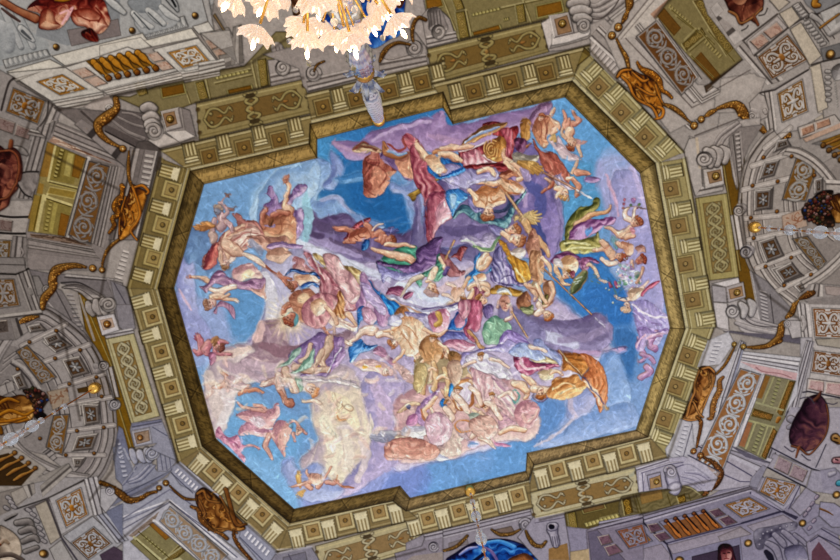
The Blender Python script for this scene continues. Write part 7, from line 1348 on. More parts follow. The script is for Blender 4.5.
V(620,480);P([0,130,60,100,330,60,340,90,400,105,440,40,500,50,550,90,560,130,300,210,120,250,0,255],'84785a 70664a 4e4630',fold=(-15,22,.5,.1));G([135,100,290,65,300,130,150,170],'97713f',mott=.15,rim=('4e3820',1,.7));G([110,110,300,65,440,130,300,190,130,230],'8d8152',a=.35,own=False);pil(Quad(10,135,70,120,90,225,30,245),2,'5c4a20','c09a40','3a2408');pil(Quad(395,115,450,95,460,150,410,165),2,'5c4a20','c09a40','3a2408');[KL([a,100,a+40,230],1.1,'5c5028')for a in(90,110,330,480)]
KL([440,40,500,55,560,100],1.5,'b5ad84')
# --- bottom entablature with orange balustrade
V(620,480)
thing('entablature','violet-grey painted entablature with arabesque panels along the bottom right edge','entablature')
G([-400,320,-150,350,150,240,600,130,700,70,900,40,1500,200,1560,600,-420,600],'8f8a9e',mott=.08)
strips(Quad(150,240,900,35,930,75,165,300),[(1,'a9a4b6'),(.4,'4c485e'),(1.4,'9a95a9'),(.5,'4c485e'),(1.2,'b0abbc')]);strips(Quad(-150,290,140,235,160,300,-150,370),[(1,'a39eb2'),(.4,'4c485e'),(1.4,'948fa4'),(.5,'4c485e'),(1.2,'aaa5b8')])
G([160,300,930,80,1110,200,1180,210,1190,260,330,440,0,520,-20,470],'8a8599');KL([150,240,165,300,330,450,370,560],2.2,'33303f');KL([330,440,900,290,1150,215],1.6,'45415a')
slab([330,455,840,320,920,380,370,520],'9a92a0');slab([40,510,290,445,350,520,350,570,90,570],'928a99');slab([360,515,840,390,860,570,370,570],'86829a');
V(720,480);slab([185,320,440,240,520,290,240,365],'97909e');slab([-20,390,140,325,220,375,0,430],'989099');KL([150,300,430,215,540,260],1.8,'3c394c');KL([215,90,430,215,530,270],2.4,'3c394c')
G([220,70,280,90,460,210,430,215,215,100],'a09bb0');
orn_panel('arabesque_panel',0,[20,170,200,115,350,200,150,265],'9a96ac','96672a','b5b3c4',None,1.1)
V(620,480);orn_panel('arabesque_panel',0,[-40,370,130,320,230,425,40,470],'8b879c','a06c28','a9a8ba',None,1.1)
part('marble_panel');marble(Quad(185,310,260,300,300,345,215,370),'6c5260','46323f',81,8);marble(Quad(230,380,310,358,360,405,280,430),'6c5260','46323f',82,8);marble(Quad(615,215,685,195,740,240,665,262),'6c5260','46323f',83,8);marble(Quad(685,270,755,245,820,295,740,320),'6c5260','46323f',84,8)
part('dark_field');G([500,530,700,480,830,450,840,570,500,570],'4c4052',mott=.3,rim=('2c2434',1,.7))
part('beaded_moulding');V(720,480);P([240,350,350,320,520,290,530,340,430,370,320,420,300,480,250,470],'9a96a4 716d7e 403c50',mott=.3);[S([x,y,10],'c0bcc8 8c8898 4c485c',rim=('36324a',.8))for x,y in((300,375),(330,360),(360,350),(420,335),(465,320),(500,310),(280,410),(275,450))]
for a in([330,440,24,390,480,30,420,560,24],[380,380,22,430,430,28,450,460,20],[440,360,20,480,390,26,530,440,22],[520,380,16,570,420,18,600,450,16]):S(a,'b0abb8 858092 464258',rim=('36324a',.7))
S([320,500,16,345,530,24,360,560,20],'2e2a3c');P([450,480,560,450,610,520,600,570,480,570],'a9a5b4 86829a 4c485e',vol=3)
part('lower_cornice');G([600,440,680,380,860,500,860,570,620,570],'948da0',rim=(LN,1.2,.6));KL([630,430,690,390,860,470],1.5,'4c485e');KL([690,330,860,430],1.3,'4c485e');q=Quad(650,490,690,420,780,530,640,560);G([640,500,690,430,790,560,640,570],'6c4c58',mott=.35)
G([490,190,600,50,700,110,560,250],'9a95a6',rim=(LN,1.1,.6));G([570,330,700,240,860,320,860,400,720,330,620,390],'8b879a',mott=.1)
for x,y in((680,115),(650,160),(625,200),(600,235),(660,280),(630,330)):S([x,y,16,x-10,y+12,14],'c6b8c6 8f8496 4a4258',rim=('36324a',.8))
back();thing('stone_ledge','lilac painted capital block with a brown ribbon at the bottom right corner','capital');G([700,150,800,160,860,200,860,330,780,330,690,250],'9793a8',rim=(LN,1.2,.6));S([700,200,8,750,220,7,790,245,3],'9c7448 6c4a2c 34200e')
V(720,480);KN.insert(0,'dark gilt knob between the two bottom right entablature blocks');knob(573,298,3.6);KN.pop(0)if 0 else None
KN.insert(0,'dull gold knob by the turquoise patch at the right edge');knob(812,100,3.8);KN.insert(0,'gilt knob right of the red-haired head at the bottom edge of the ceiling view');knob(193,438,3.8);V(620,480);KN.insert(0,'gilt knob left of the red-haired head, cut by the bottom edge');knob(410,555,4.2)
V(720,410)
thing('entablature','violet-grey painted block with a head panel at the lower right','entablature');V(720,480)
G([300,-20,560,40,560,100,440,210,250,80],'a5a1b2');orn_panel('head_panel',0,[320,-25,545,25,445,180,270,80],'a9a6b6','9a6a2c','b9b7c6',[hexc('b8803c'),hexc('8a5826'),hexc('4a2c0c')],1.1);KL([560,40,480,200],1.3,'4c485e')
thing('balustrade','orange painted balustrade in the violet entablature at the bottom right','balustrade');V(620,480)
q=Quad(270,290,590,205,720,330,385,415);slab(q,'8a869c',h=-.02);G([300,320,600,230,720,330,385,415],'8c5e3a',mott=.25)
for k in range(5):part('baluster');x,y=325+k*65,290-k*17;S([x,y,12,x+35,y+40,9,x+70,y+80,17,x+95,y+105,13],'e09a54 b06c34 4c2810',rim=('2c1810',.9),h=.02);S([x-4,y-6,17],'b07844 6c3c24 2c1410',rim=('1c1014',.9),h=.02);K([x+10,y-6,x+85,y+78],1.6,'241820')
back()
thing('painted_bust','painted dark red-haired head over a dark field at the bottom edge','head');V(620,480)
P([685,460,720,440,770,450,790,500,800,570,690,570,680,500],'7c3c44 46202c 200e1a',fold=(70,20,.6,.1),vol=3,rim=('1c0c18',1,.6));P([700,490,740,475,775,495,775,540,750,570,715,570,700,530],'d8b0a8 a8706c 5c2c34',vol=4,rim=('34141c',1.2,.5));K([715,505,728,508],1.4,'34141c');K([748,500,762,502],1.4,'34141c');K([738,510,735,530,742,534],1.2,'7c4440');K([728,545,755,545],1.5,'7c2c34')
# --- bottom centre
V(420,480)
thing('volute_pedestal','grey-violet painted stepped pedestal with two volutes and swags at the bottom centre','pedestal')
G([-100,440,20,380,770,200,800,320,880,420,880,600,-100,600],'958f9a',mott=.07);strips(Quad(20,380,770,203,785,260,35,440),[(1,'b9b4bf'),(.5,'66606f'),(1.5,'a39eaa'),(.5,'66606f'),(1,'b0abb6')])
G([200,440,330,400,340,450,200,480],'857c80',rim=(LN,1,.6));G([500,350,640,320,670,370,560,390],'7c6c64',rim=(LN,1.4,.8));part('volute');volute(100,465,46,20,1,'c9c5ce 98939e 54505e');volute(740,310,50,200,1,'c9c5ce 98939e 54505e');back()
garl('brown leaf swags over the blue medallion at the bottom centre',[[110,500,8,180,490,14,260,460,18,330,390,14],[115,520,10,110,560,10],[500,345,10,560,380,18,640,375,18,700,345,10],[745,350,12,770,400,16,820,450,20,860,450,8]],[],91,'b08a58 80602f 3c280c')
thing('painted_medallion','round blue painted drapery medallion at the bottom centre, behind the crystal chain','medallion')
P([190,575,260,500,360,440,470,415,590,410,700,440,790,490,840,575,520,640],'5ca0e0 1e58a8 101a4c',fold=(160,60,.9,.2),vol=4,rim=('241430',5,.8),soft=1)
S([460,440,14,560,430,16,660,470,18],'7cc0f0 3c84d0 1a4a94');S([280,520,10,340,480,14,400,470,10],'c8c0e0 6c84c4 1c2c74');S([370,570,14,440,520,14],'0c1440');S([540,560,10,500,500,12,450,470,8],'b8a0c0 6c5c94 241c54')
P([610,560,660,530,740,510,800,560,800,600,610,600],'c08a58 94603a 4a2c1c',fold=(30,30,.5,.2),vol=2)
thing('stone_pier','violet-grey painted pier with a fluted urn capital at the bottom, right of the blue medallion','pier')
V(520,480);G([95,255,98,258,100,270,310,230,350,480,350,600,160,600,-20,400],'9a95a4',rim=(LN,1.2,.6));KL([100,270,310,230],1.6,'c3bfcc');KL([105,300,310,262],1.1,'66606f');G([200,480,330,440,345,560,200,560],'94744a',mott=.15)
part('urn_capital');S([225,345,44,235,380,34,250,440,32,250,455,20],'cfcbd6 9a95a4 565264',rim=('403c50',.8),h=.03);S([215,325,34,240,322,32],'d6d2dc a39eae 5c586a',rim=('403c50',.8));S([215,322,18,225,322,16],'1e1a2c');[K([a,390,a+12,455],.9,'5a5668')for a in(222,238,254)];back()
garl('short brown swag left of the fluted urn capital at the bottom',[[40,355,12,60,400,18,100,450,22,150,460,20,180,430,14]],[],95,'b08a58 80602f 3c280c')
thing('stone_pier','dark violet painted block with small framed panels at the bottom, left of the arabesque','pier')
V(520,480);G([460,350,580,320,860,240,860,600,480,600],'877f90',mott=.07);strips(Quad(465,345,860,235,860,290,600,345),[(1,'a59fb0'),(.5,'4c465c'),(1,'938c9e')]);G([470,360,540,345,740,560,500,600],'6f687c',rim=(LN,1.2,.6));part('marble_panel');marble(Quad(540,395,620,378,650,435,570,455),'7c5f6c','523c4a',96,8);marble(Quad(585,465,665,445,720,500,620,530),'7c5f6c','523c4a',97,8)
orn_panel('arabesque_panel',0,[665,350,860,300,900,440,760,480],'7f788e','94582c','9a96aa',None,1.1);back();G([350,500,480,480,490,600,350,600],'b09c7c',mott=.06)
V(320,480)
thing('volute_pedestal','small violet-grey painted ledge with a spiral at the bottom edge, left of the crystal chain','pedestal')
G([520,510,710,460,740,380,860,350,860,600,540,600],'8f8894',rim=(LN,1,.5));strips(Quad(725,380,860,348,860,400,735,425),[(1,'b9b4bf'),(.5,'66606f'),(1.5,'a39eaa')]);G([610,560,650,530,860,500,860,570,620,570],'9a8f8c');volute(795,465,38,20,1,'c9c5ce 98939e 54505e')
# --- bottom left
V(100,450)
thing('painted_window','window opening on an olive loggia at the bottom left, pale scroll parapet beside it','window')
G([-80,440,480,280,780,560,1100,830,200,900,-100,560],'b6b6c2',mott=.05);G([40,440,470,190,540,90,720,270,760,420,1260,770,1100,800,490,350,120,540],'a4a6b6',mott=.06)
KL([10,520,490,350,900,680],1.6,'dcdbe2');KL([150,560,490,365,760,560],1.3,'6c6c80');KL([130,500,490,275,900,560],1.4,'77778c');KL([110,520,440,380],1.2,'77778c')
G([0,440,450,190,530,120,500,90,420,160,130,290,60,360],'828498',mott=.08);KL([60,430,430,220],1.6,'c6c6d2');KL([60,370,440,170],1.2,'5c5e74');S([180,330,10,300,290,14,400,230,10],'6a6c84',a=.7,own=False)
V(120,480);q=Quad(60,390,275,220,240,290,90,400);QF(q,0,1,0,1,'93847a',mott=.3);veins(np.array(q.p),'5c4a40',9,101)
part('loggia');G([70,430,240,295,700,640,300,640],'8c8460',mott=.12);G([205,312,240,292,355,395,320,420],'94682a',mott=.2,rim=('4e3410',1,.6));KL([100,400,290,560],3,'c6c296');KL([115,420,290,575],1.1,'4c4420');dentils(Quad(180,385,330,510,310,530,160,400),7,'b0aa78','4a4020');pil(Quad(410,455,465,490,360,575,310,555),3,'6c5c30','a89258','40300f');G([350,560,420,540,460,570,350,590],'b5b08a');KL([360,400,440,460,300,560],1.6,'b5b08a');KL([130,360,350,545],1.1,'5c5228')
KL([240,285,590,580],3.6,'d8d8e0');KL([233,296,560,575],1,'66667a')
part('scroll_parapet');q=Quad(275,285,350,180,760,520,640,640);slab(q,'b0b4c2',h=.01,rim=(LN,1.2,.7));i=inset(q,1.2);QF(i,0,1,0,1,'a08a72',mott=.15,own=False);rinceau(Quad(i(0,0),i(0,1),i(1,1),i(1,0),raw=True)if 0 else Quad(i(0,1),i(1,1),i(1,0),i(0,0),raw=True),4,'bdc2ce','84684a',1.6);back()
KL([350,165,800,540],2.4,'d6d6de');KL([350,150,820,540],1.2,'5c5e74')
thing('dentil_moulding','bluish dentilled moulding beside the lower left slanting cornice','moulding')
V(100,450);G([480,130,560,80,860,330,800,380,640,280,560,240],'9b9db0');q=Quad(545,120,700,260,670,295,515,150);dentils(q,7,'dcdce6','4c4e64');KL([560,85,860,340],1.6,'c9c9d6');KL([500,160,650,300],1.1,'5c5e74')
V(220,480);G([150,330,200,310,400,500,380,560,300,600,130,400],'9b9db0');q=Quad(190,345,360,500,330,540,160,385);dentils(q,7,'dcdce6','4c4e64');KL([200,310,390,490,640,470],2,'d3d3de');KL([140,400,300,560],1.2,'5c5e74')
thing('stone_ledge','grey painted stepped ledge at the bottom edge under the lower left cornice corner','ledge');G([385,520,640,468,720,600,330,600],'8e8b99',rim=(LN,1,.5));G([440,540,600,500,620,600,440,600],'7c7988',rim=(LN,1.2,.7));KL([400,515,640,468],2,'c6c3cf');KL([480,520,500,560],1.2,'5c5868')
cartouche('dark ochre painted cartouche at the lower left, beside the slanting cornice',(120,480),[530,90,580,50,640,80,700,130,760,200,840,280,880,340,820,360,760,350,700,370,640,340,600,280,560,220,530,150],[[545,90,16,590,70,16,620,130,14,700,150,14],[700,110,12,760,210,14,850,300,16],[560,130,11,600,220,12,580,260,12],[620,350,12,700,330,12,780,350,12,820,370,12],[560,230,11,620,310,12,660,350,12]],[[500,185,14,550,210,20,570,280,24,640,340,22,700,370,20,750,410,18]],'bc8a4c 86582a 40240e')
V(220,480);thing('painted_garland','brown ribbon tail hanging from the lower left cartouche to the bottom edge','garland');S([40,60,16,110,290,16,180,310,10],'a87a48 7c5028 3c220c',rim=('2c180a',.8));garland([100,340,12,100,400,16,140,470,18,220,560,16],'a87a48 7c5028 3c220c',seed=105)
thing('painted_garland','ochre swag at the lower left between the small volute and the dark cartouche','garland');V(100,450)
garland([490,250,8,540,300,12,600,340,14,680,345,10],'b08648 80582a 3c240c',seed=106);part('bead');rosette(462,230,24,'b08648 80582a 3c240c');rosette(415,265,22,'b08648 80582a 3c240c');back();garland([395,290,14,340,305,18,280,340,22,200,350,32,150,310,36,90,270,26],'b08648 80582a 3c240c',seed=107);garland([-20,220,24,40,240,22,90,260,18],'a07838 6c4a1c 34200a',seed=108)
V(100,450)
thing('stone_rib','bluish grey painted curved rib under the lower left scroll bracket','rib')
G([150,230,220,160,250,90,360,85,400,150,520,90,500,140,300,240,160,290],'9496a8',mott=.07)
for a in([180,220,10,260,190,14,340,110,12],[210,230,10,290,200,14,380,110,10],[160,240,10,200,190,12,250,120,8]):S(a,'c3c3d0 9294a8 555770',rim=('46485e',.6))
G([390,-60,500,-80,540,80,470,150,400,150],'9a9bac',rim=(LN,1,.5));[KL([a,-60,a+30,140],1,'66687c')for a in(410,440,470)]
scrolls('bluish scroll bracket of three rolls at the lower left, under the ochre rosette block',(100,450),[],[[225,0,22,240,40,34,250,80,20],[280,10,26,300,50,36,310,70,24],[330,0,28,350,40,36,350,70,24]],(370,20,48,180,1),'d6d6e0 a6a8ba 5c5e74')
V(90,380)
thing('rosette_block','bluish stone block with ochre rosette at the lower left, below the interlaced panel','block')
G([290,300,500,275,545,385,600,560,420,480,470,440,310,470,280,350],'9a9bac',mott=.05);strips(Quad(290,310,500,272,505,310,295,350),[(1,'8486a0'),(.5,'5c5e78'),(1,'9a9bb0')]);q=Quad(290,355,420,330,440,440,315,465);QF(q,0,1,0,1,'b3b3c0',rim=(LN,1,.6),h=.05);QF(Quad(315,365,415,345,425,420,335,445),0,1,0,1,'a08a78',rim=('4a3420',1,.7));part('rosette');rosette(360,395,22,'cf9858 9a683a 4a2c14');back();KL([440,330,540,390],1.2,'66687c')
# --- left rosette block upper + scroll (mid left)
V(0,260)
thing('stone_rib','grey painted curved rib over the mid left scroll bracket','rib')
G([180,60,340,90,500,100,790,140,830,160,840,400,760,280,720,240,420,160,350,300,320,320,260,200],'817b7d',mott=.07);strips(Quad(460,95,800,130,790,150,450,125),[(1,'b5afae'),(.5,'544f50')]);K([430,160,560,160,700,240],1.5,'3f3b3c')
P([430,190,520,165,620,190,720,245,700,270,620,280,560,230,480,200],'c3bcb9 9f9896 5c5656',vol=3,rim=(LN,1.2,.7));K([450,200,560,205,660,275],1,'5c5656');K([460,185,580,190,700,255],1,'6c6666')
G([380,190,430,210,640,560,480,560,330,330],'857f80',mott=.08);q=Quad(455,225,510,230,590,500,545,500);dentils(Quad(q(0,0),q(0,1),q(1,1),q(1,0),raw=True),9,'a59f9e','302c30');KL([555,250,660,560],2.4,'a59f9e');KL([385,200,500,420],1.3,'544f50');KL([340,300,450,420,620,560],1.3,'b5afae')
G([740,130,860,160,860,420,800,400,790,260],'8a8486',rim=(LN,1,.5));
V(80,240);G([210,280,330,330,370,520,380,560,250,560,240,420,220,320],'88848a',rim=(LN,1.2,.6));KL([240,300,350,500],1.2,'5c5860');V(80,310);G([250,-40,360,-40,390,130,330,160,270,120],'8f8b92',rim=(LN,1,.6));strips(Quad(160,160,370,125,380,160,180,200),[(1,'c6c3c6'),(.5,'6f6a70'),(1,'b3afb3')])
scrolls('grey scroll bracket of three rolls at the left, above the white rosette block',(80,240),[],[[60,440,20,75,480,36,95,520,18],[115,430,26,130,470,40,140,510,22],[165,425,28,180,460,40,180,510,22]],(205,450,52,180,1),'cfc8c6 a09996 5c5555')
thing('rosette_block','white stone block with ochre rosette at the left, above the interlaced panel','block');V(80,310);q=Quad(115,45,240,22,280,140,155,180);QF(q,0,1,0,1,'cbc7cb',rim=(LN,1,.6),h=.05);QF(Quad(145,68,230,50,250,115,170,140),0,1,0,1,'c3aa98',rim=('6a5440',1,.6));part('rosette');rosette(200,95,26,'c08a40 8a5a24 3c220c');back()
# --- left niche
thing('arched_niche','large coffered arch with flower coffers at the left edge, behind the hanging crystal chain','niche')
V(0,0,1)
oL=[(18,314),(45,306),(62,314),(82,330),(98,350),(108,372),(114,395),(117,420),(117,440),(112,458),(104,475),(90,490)]
o=[crom(np.array(off(oL,d,(-10,410))),False,4)for d in(0,3,4,9,10,14,24,56,58,84,86,110)]
for a,b,c in zip(o[:6],o[1:7],['8f898a','4c4748','9a9494','4c4748','a7a09f','8f8888']):band(a,b,c,rim=(LN,.7,.4))
band(o[6],o[7],'a09a99');G(np.concatenate([o[7],[(-12,440),(-12,380)]]).ravel(),'938d8c');band(o[7],o[8],'544f50');band(o[9],o[10],'544f50');band(o[8],o[9],'8f8988')
G([-12,340,30,350,60,390,40,400,-12,400],'8a8483')
V(0,0,1);rings(oL,(-10,410),(16,24,47,52,60,84,93),'aaa3a1','3c3838')
for a,b in(((66,324),(22,346)),((90,344),(44,362)),((106,373),(60,387)),((112,397),(64,405)),((114,425),(66,431)),((104,455),(58,455))):rib(a,b,'a39c9a','443f3f')
LC=('827c7b','4c4748','7c5c3a')
coffer((0,330),[295,80,405,30,510,110,390,160],1);coffer((0,330),[430,205,560,180,630,300,500,340],1);coffer((0,330),[550,520,700,495,705,590,560,600],1)
coffer((0,400),[570,20,695,30,700,160,590,180],1);coffer((0,400),[540,250,690,230,650,345,500,360],1);coffer((0,400),[500,400,600,400,560,470,520,470],1)
coffer((0,260),[300,540,400,500,440,560,340,600],1);coffer((0,260),[190,460,280,440,330,490,210,510],1)
V(0,330);part('acanthus_panel');q=Quad(110,150,190,100,400,330,290,380);slab(q,'7c7675',h=.0,rim=(LN,1.4,.8));i=inset(q,1.4);QF(i,0,1,0,1,'84602f',own=False,mott=.2);rinceau(Quad(i(0,1),i(0,0),i(1,0),i(1,1),raw=True)if 0 else Quad(i(0,0),i(1,0),i(1,1),i(0,1),raw=True),3,'a39d9b','4a3418',1.7)
V(0,400);q=Quad(380,110,490,100,500,230,370,385);q=Quad(375,105,490,95,440,390,320,330);slab(q,'7c7675',h=.0,rim=(LN,1.4,.8));i=inset(q,1.4);QF(i,0,1,0,1,'84602f',own=False,mott=.2);rinceau(Quad(i(0,0),i(0,1),i(1,1),i(1,0),raw=True),3,'b3adab','4a3418',1.7)
V(0,330);part('marble_patch');q=Quad(330,430,470,400,490,500,370,560);QF(q,0,1,0,1,'a39383',mott=.2);veins(np.array(q.p),'845c44',9,111,1.2,.7);G([540,410,630,390,640,430,550,440],'5a4420')
part('keystone_arch');V(0,0,1)
for pts,ds in(([(40,318),(22,330),(10,345),(0,362),(-8,380)],(0,3,8,9,14)),):
 A=np.array(pts,float);oc=[crom(A+np.array([-d*.8,-d*.55]),False,4)for d in ds]
 for a,b,c in zip(oc[:4],oc[1:],['9a9494','aaa4a3','4c4748','8f8988']):band(a,b,c,rim=(LN,.8,.5))
A=np.array([(10,420),(18,440),(30,452),(48,462),(68,470),(90,474)],float);oc=[crom(A+np.array([-d*.5,d*.8]),False,4)for d in(0,3,8,9,14)]
for a,b,c in zip(oc[:4],oc[1:],['8f8988','b0aaa9','4c4748','a09a98']):band(a,b,c,rim=(LN,.8,.5))
V(0,330);A=[(95,215),(170,260),(230,330),(280,410)];KL(np.array(A).ravel(),3,'b0aaa8');KL(np.array([(80,235),(150,280),(210,350),(250,420)]).ravel(),2,'4c4748');G([-10,395,90,350,110,420,0,470],'a09a98',rim=(LN,1,.6));KL([40,370,60,440],1,'5c5656');coffer((0,330),[85,320,150,290,200,400,130,420],1)
back();part('small_knob')
for V_,x,y in(((0,330),395,5),((0,330),562,140),((0,330),387,198),((0,330),487,377),((0,330),676,330),((0,330),712,465),((0,330),127,272),((0,330),208,84),((0,400),540,215),((0,400),727,192),((0,400),660,373),((0,400),462,385),((0,400),282,268)):
 V(*V_);S([x,y,14],'b88850 80562a 36220e',rim=('241808',.8))
back()
thing('volute_corbel','grey volute corbel at the springing of the left arch, upper one','corbel');V(0,330);strips(Quad(740,270,790,250,840,470,790,470),[(1,'9c9899'),(.4,'4c484c'),(1.4,'b3aeae'),(.5,'5c585c')],'v');S([670,250,20,700,270,30,680,290,18],'b9b3b2 8c8686 4c4748');volute(725,250,38,0,1,'d0cac9 9c9696 4c4748')
thing('volute_corbel','grey volute corbel at the springing of the left arch, lower one','corbel');S([770,510,20,790,540,26],'b9b5b6 8c888c 4c4850');V(90,380);volute(175,170,40,0,1,'d0cdd0 9c999e 4c4850')
thing('dentil_moulding','bluish dentilled moulding down the lower side of the left arch','moulding');V(90,380);G([200,320,230,340,290,560,160,560,180,440],'7d8098');V(100,450);G([90,-20,160,-30,230,140,150,240,110,200],'85889c');q=Quad(120,0,160,10,200,190,160,200);dentils(Quad(q(0,0),q(0,1),q(1,1),q(1,0),raw=True),6,'b6b8c8','34364a');KL([170,-10,240,150],2,'a9abba');V(90,380);q=Quad(190,440,215,430,240,540,220,550);dentils(Quad(q(0,0),q(0,1),q(1,1),q(1,0),raw=True),4,'b6b8c8','34364a')
thing('balustrade','ochre painted balusters in the left niche, lower left of the crystal chain','balustrade');V(0,400);G([-20,340,110,330,330,480,200,600,-20,600],'a39c96');G([-20,390,60,370,240,500,150,600,-20,600],'4a3820',mott=.3)
for k in range(4):part('baluster');x,y=105+k*48,368+k*36;S([x-10,y+10,13,x-50,y+30,9,x-95,y+50,16,x-150,y+85,9],OR,rim=('2e1c08',.9));S([x,y,18],'b88a50 805828 3a220c',rim=('2e1c08',.8))
back()
G([200,570,480,440,500,470,300,600],'9a9490')
bouquet('dark painted gold urn with flowers at the left edge, beside the crystal chain',(0,330),[-20,470,60,470,150,450,220,480,250,520,240,600,200,640,100,650,-20,660],[160,420,240,405,320,440,340,490,300,560,330,600,290,640,240,600,250,540,200,470],9,110)
V(0,330);S([-10,520,12,60,480,14,140,500,10],'d89a30 9a6418 4a2a08',rim=('2c1808',.8));S([-10,600,12,80,560,16,180,590,12,240,560,10],'d89a30 9a6418 4a2a08',rim=('2c1808',.8));S([20,620,10,120,640,14,200,620,10],'d89a30 9a6418 4a2a08',rim=('2c1808',.8));V(0,400);S([-10,150,12,90,140,14,190,115,10],'d8902c 9a6418 4a2a08',rim=('2c1808',.8));S([0,200,20,10,230,16],'b08030 7c5418 3a2208',rim=('2c1808',.8))
# --- left pier (mid) and bottom-left corner
V(0,260)
thing('stone_pier','grey painted pier with an arabesque panel at the left edge, above the left niche','pier')
G([-20,90,110,100,200,60,300,350,280,375,160,400,-20,420],'8f8987');strips(Quad(110,95,205,65,300,345,215,385),[(1,'9c9693'),(.4,'4c4746'),(1.3,'8a8482'),(.4,'4c4746'),(1.2,'a7a19e'),(.4,'544f4e'),(.8,'8f8987')],'v');strips(Quad(-20,385,290,345,300,380,-20,420),[(1,'b0aaa6'),(.5,'544f4e')])
orn_panel('arabesque_panel',0,[-60,130,100,130,145,320,-60,345],'938d8b','7f5a2c','a9a3a2',None,1.2);KL([-20,95,110,100,200,60],2,'36322f');back();KL([0,20,170,25],1.6,'36322f');G([-20,-20,170,-20,180,70,110,95,-20,90],'8c8684',mott=.1,rim=(LN,1,.5));KL([-20,30,180,35],1.2,'544f4e')
G([-20,410,160,400,190,480,100,560,-20,560],'827c7b',mott=.1);strips(Quad(70,410,160,400,200,500,110,560),[(1,'8c8684'),(.5,'4c4746'),(1,'9a9492')],'v');marble(Quad(-20,425,50,420,60,500,-20,510),'5f5652','3a3230',121);S([210,200,12,220,235,14],'a9a39f 85807d 4c4746')
thing('volute_corbel','grey corbel with a small volute under the left swag','corbel');G([225,110,270,110,300,170,330,240,260,250],'8c8785',rim=(LN,1,.6));volute(325,205,32,20,-1,'c9c3c0 9a9492 4c4746')
garl('ochre leaf and bead swag hanging down past the left small volute',[[570,50,12,510,45,18,440,60,26,380,100,34,370,150,36,370,200,30,310,270,34,300,340,18],[150,430,20,200,410,26,270,395,10]],[],131)
V(0,480)
thing('entablature','grey painted entablature block with marble fascia in the bottom left corner','entablature')
G([-20,100,200,30,420,-20,600,-20,740,220,860,440,860,600,-20,600],'a09c9e',mott=.07)
G([-20,90,180,40,200,120,120,190,-20,260],'8d8682',mott=.1);slab([75,85,165,45,200,120,110,180],'a59e98');strips(Quad(160,40,240,20,250,90,200,130),[(1,'b0aaa6'),(.5,'5f5957'),(1,'9a9490')],'v');V(0,400);strips(Quad(280,600,480,440,510,490,300,680),[(1,'9a9490'),(.5,'5f5957'),(1,'aaa4a0')]);V(0,480)
G([160,200,340,130,590,-10,610,20,350,150,180,220],'6c6668',mott=.1);KL([120,200,340,125,590,0],1.8,'44403f')
slab([345,125,590,5,655,245,430,385],'b0adb0',h=.01);orn_panel('arabesque_panel',0,[390,140,570,45,625,240,465,335],'b0b0b6','a06e30','c6c8ce',[hexc('d89a3c'),hexc('a8702a'),hexc('5a360e')],1.2)
strips(Quad(590,-10,680,-30,750,230,660,250),[(1,'c6c3c6'),(.4,'5f5b62'),(1.3,'b0adb2'),(.4,'5f5b62'),(1.1,'c3c0c4')],'v')
part('fascia');slab([245,180,325,140,430,395,355,450],'aca397');slab([345,480,430,415,520,570,400,600],'a8a5a5');part('soffit');slab([440,390,650,250,860,440,660,600,560,600][:8],'a9a9b0',h=.01);orn_panel('head_panel',0,[495,435,660,320,790,440,620,560],'b0b2ba','7c5428','bfc2cc',[hexc('b08448'),hexc('80582c'),hexc('44280c')],1.1)
strips(Quad(670,250,740,225,900,420,820,440),[(1,'b9bac4'),(.4,'54566a'),(1.2,'9c9eae'),(.4,'54566a'),(1,'b0b2be')],'v');KL([430,400,540,560],2,'4a4650');KL([330,130,430,400],2.2,'5a5458');G([740,220,860,160,860,400],'7c8098',mott=.1);G([700,520,800,460,860,500,860,570,720,570],'5a4c5c',mott=.3)
part('egg_moulding');[S([x,y,17,x+18,y+12,15],'c6c2c4 948f92 4f4a4e',rim=('44404a',.85))for x,y in((195,205),(225,235),(250,280),(270,330),(285,375),(300,420),(55,120),(75,150),(90,180),(40,190))]
part('fluted_capital');
for a in([120,300,26,200,290,30,230,320,16],[150,360,26,220,340,30,250,370,14],[160,430,24,240,400,28,270,430,12],[180,500,22,260,470,20]):S(a,'b0aaa8 7c7675 403b3c',rim=('36322f',.8))
S([40,280,9,80,260,10,115,240,8],'3c3838 302c2c 201c1c');S([35,275,7,80,250,7,120,235,6],'b9b4b2 8c8685 4c4746')
back();thing('shell_ornament','cream painted shell with a small leaf in the bottom left corner','shell');P([-20,330,60,340,130,400,150,460,150,520,100,560,-20,560],'d3c6b6 b5a696 6c6056',vol=4,fold=(30,40,.3,.1),rim=(LN,1.5,.7));S([0,450,14,30,420,16,60,440,12],'c0aea0 94806c 4c3c30');S([0,450,10],'c0602c 7c3014 3c140c');S([-10,530,20,80,520,20,160,560,16],'8c8076 5c504a 302824')
V(0,480);KN.insert(0,'bright gilt knob in the bottom left corner beside the shell');knob(305,512,4.2)
thing('volute_corbel','pale corbel with a spiral volute at the lower left, above the swag','corbel');V(0,480);G([700,60,760,50,830,120,740,230,700,180],'b0aeb4',rim=(LN,1,.6));V(100,450);volute(70,285,34,0,1,'e0dee4 b3b0ba 5c5a66')
V(0,0,1)
for r_ in RING:KL([*r_[4],*r_[3]],2.6,'2e2412',a=.35,soft=2.4)  # shade painted softly along the outer edge of the cornice ring
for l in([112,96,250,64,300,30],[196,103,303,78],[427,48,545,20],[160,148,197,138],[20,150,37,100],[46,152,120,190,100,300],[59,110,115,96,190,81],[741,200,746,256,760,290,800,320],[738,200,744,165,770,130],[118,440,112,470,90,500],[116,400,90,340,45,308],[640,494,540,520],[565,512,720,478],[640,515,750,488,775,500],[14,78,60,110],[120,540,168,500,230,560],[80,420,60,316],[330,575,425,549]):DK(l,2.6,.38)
resume(0)
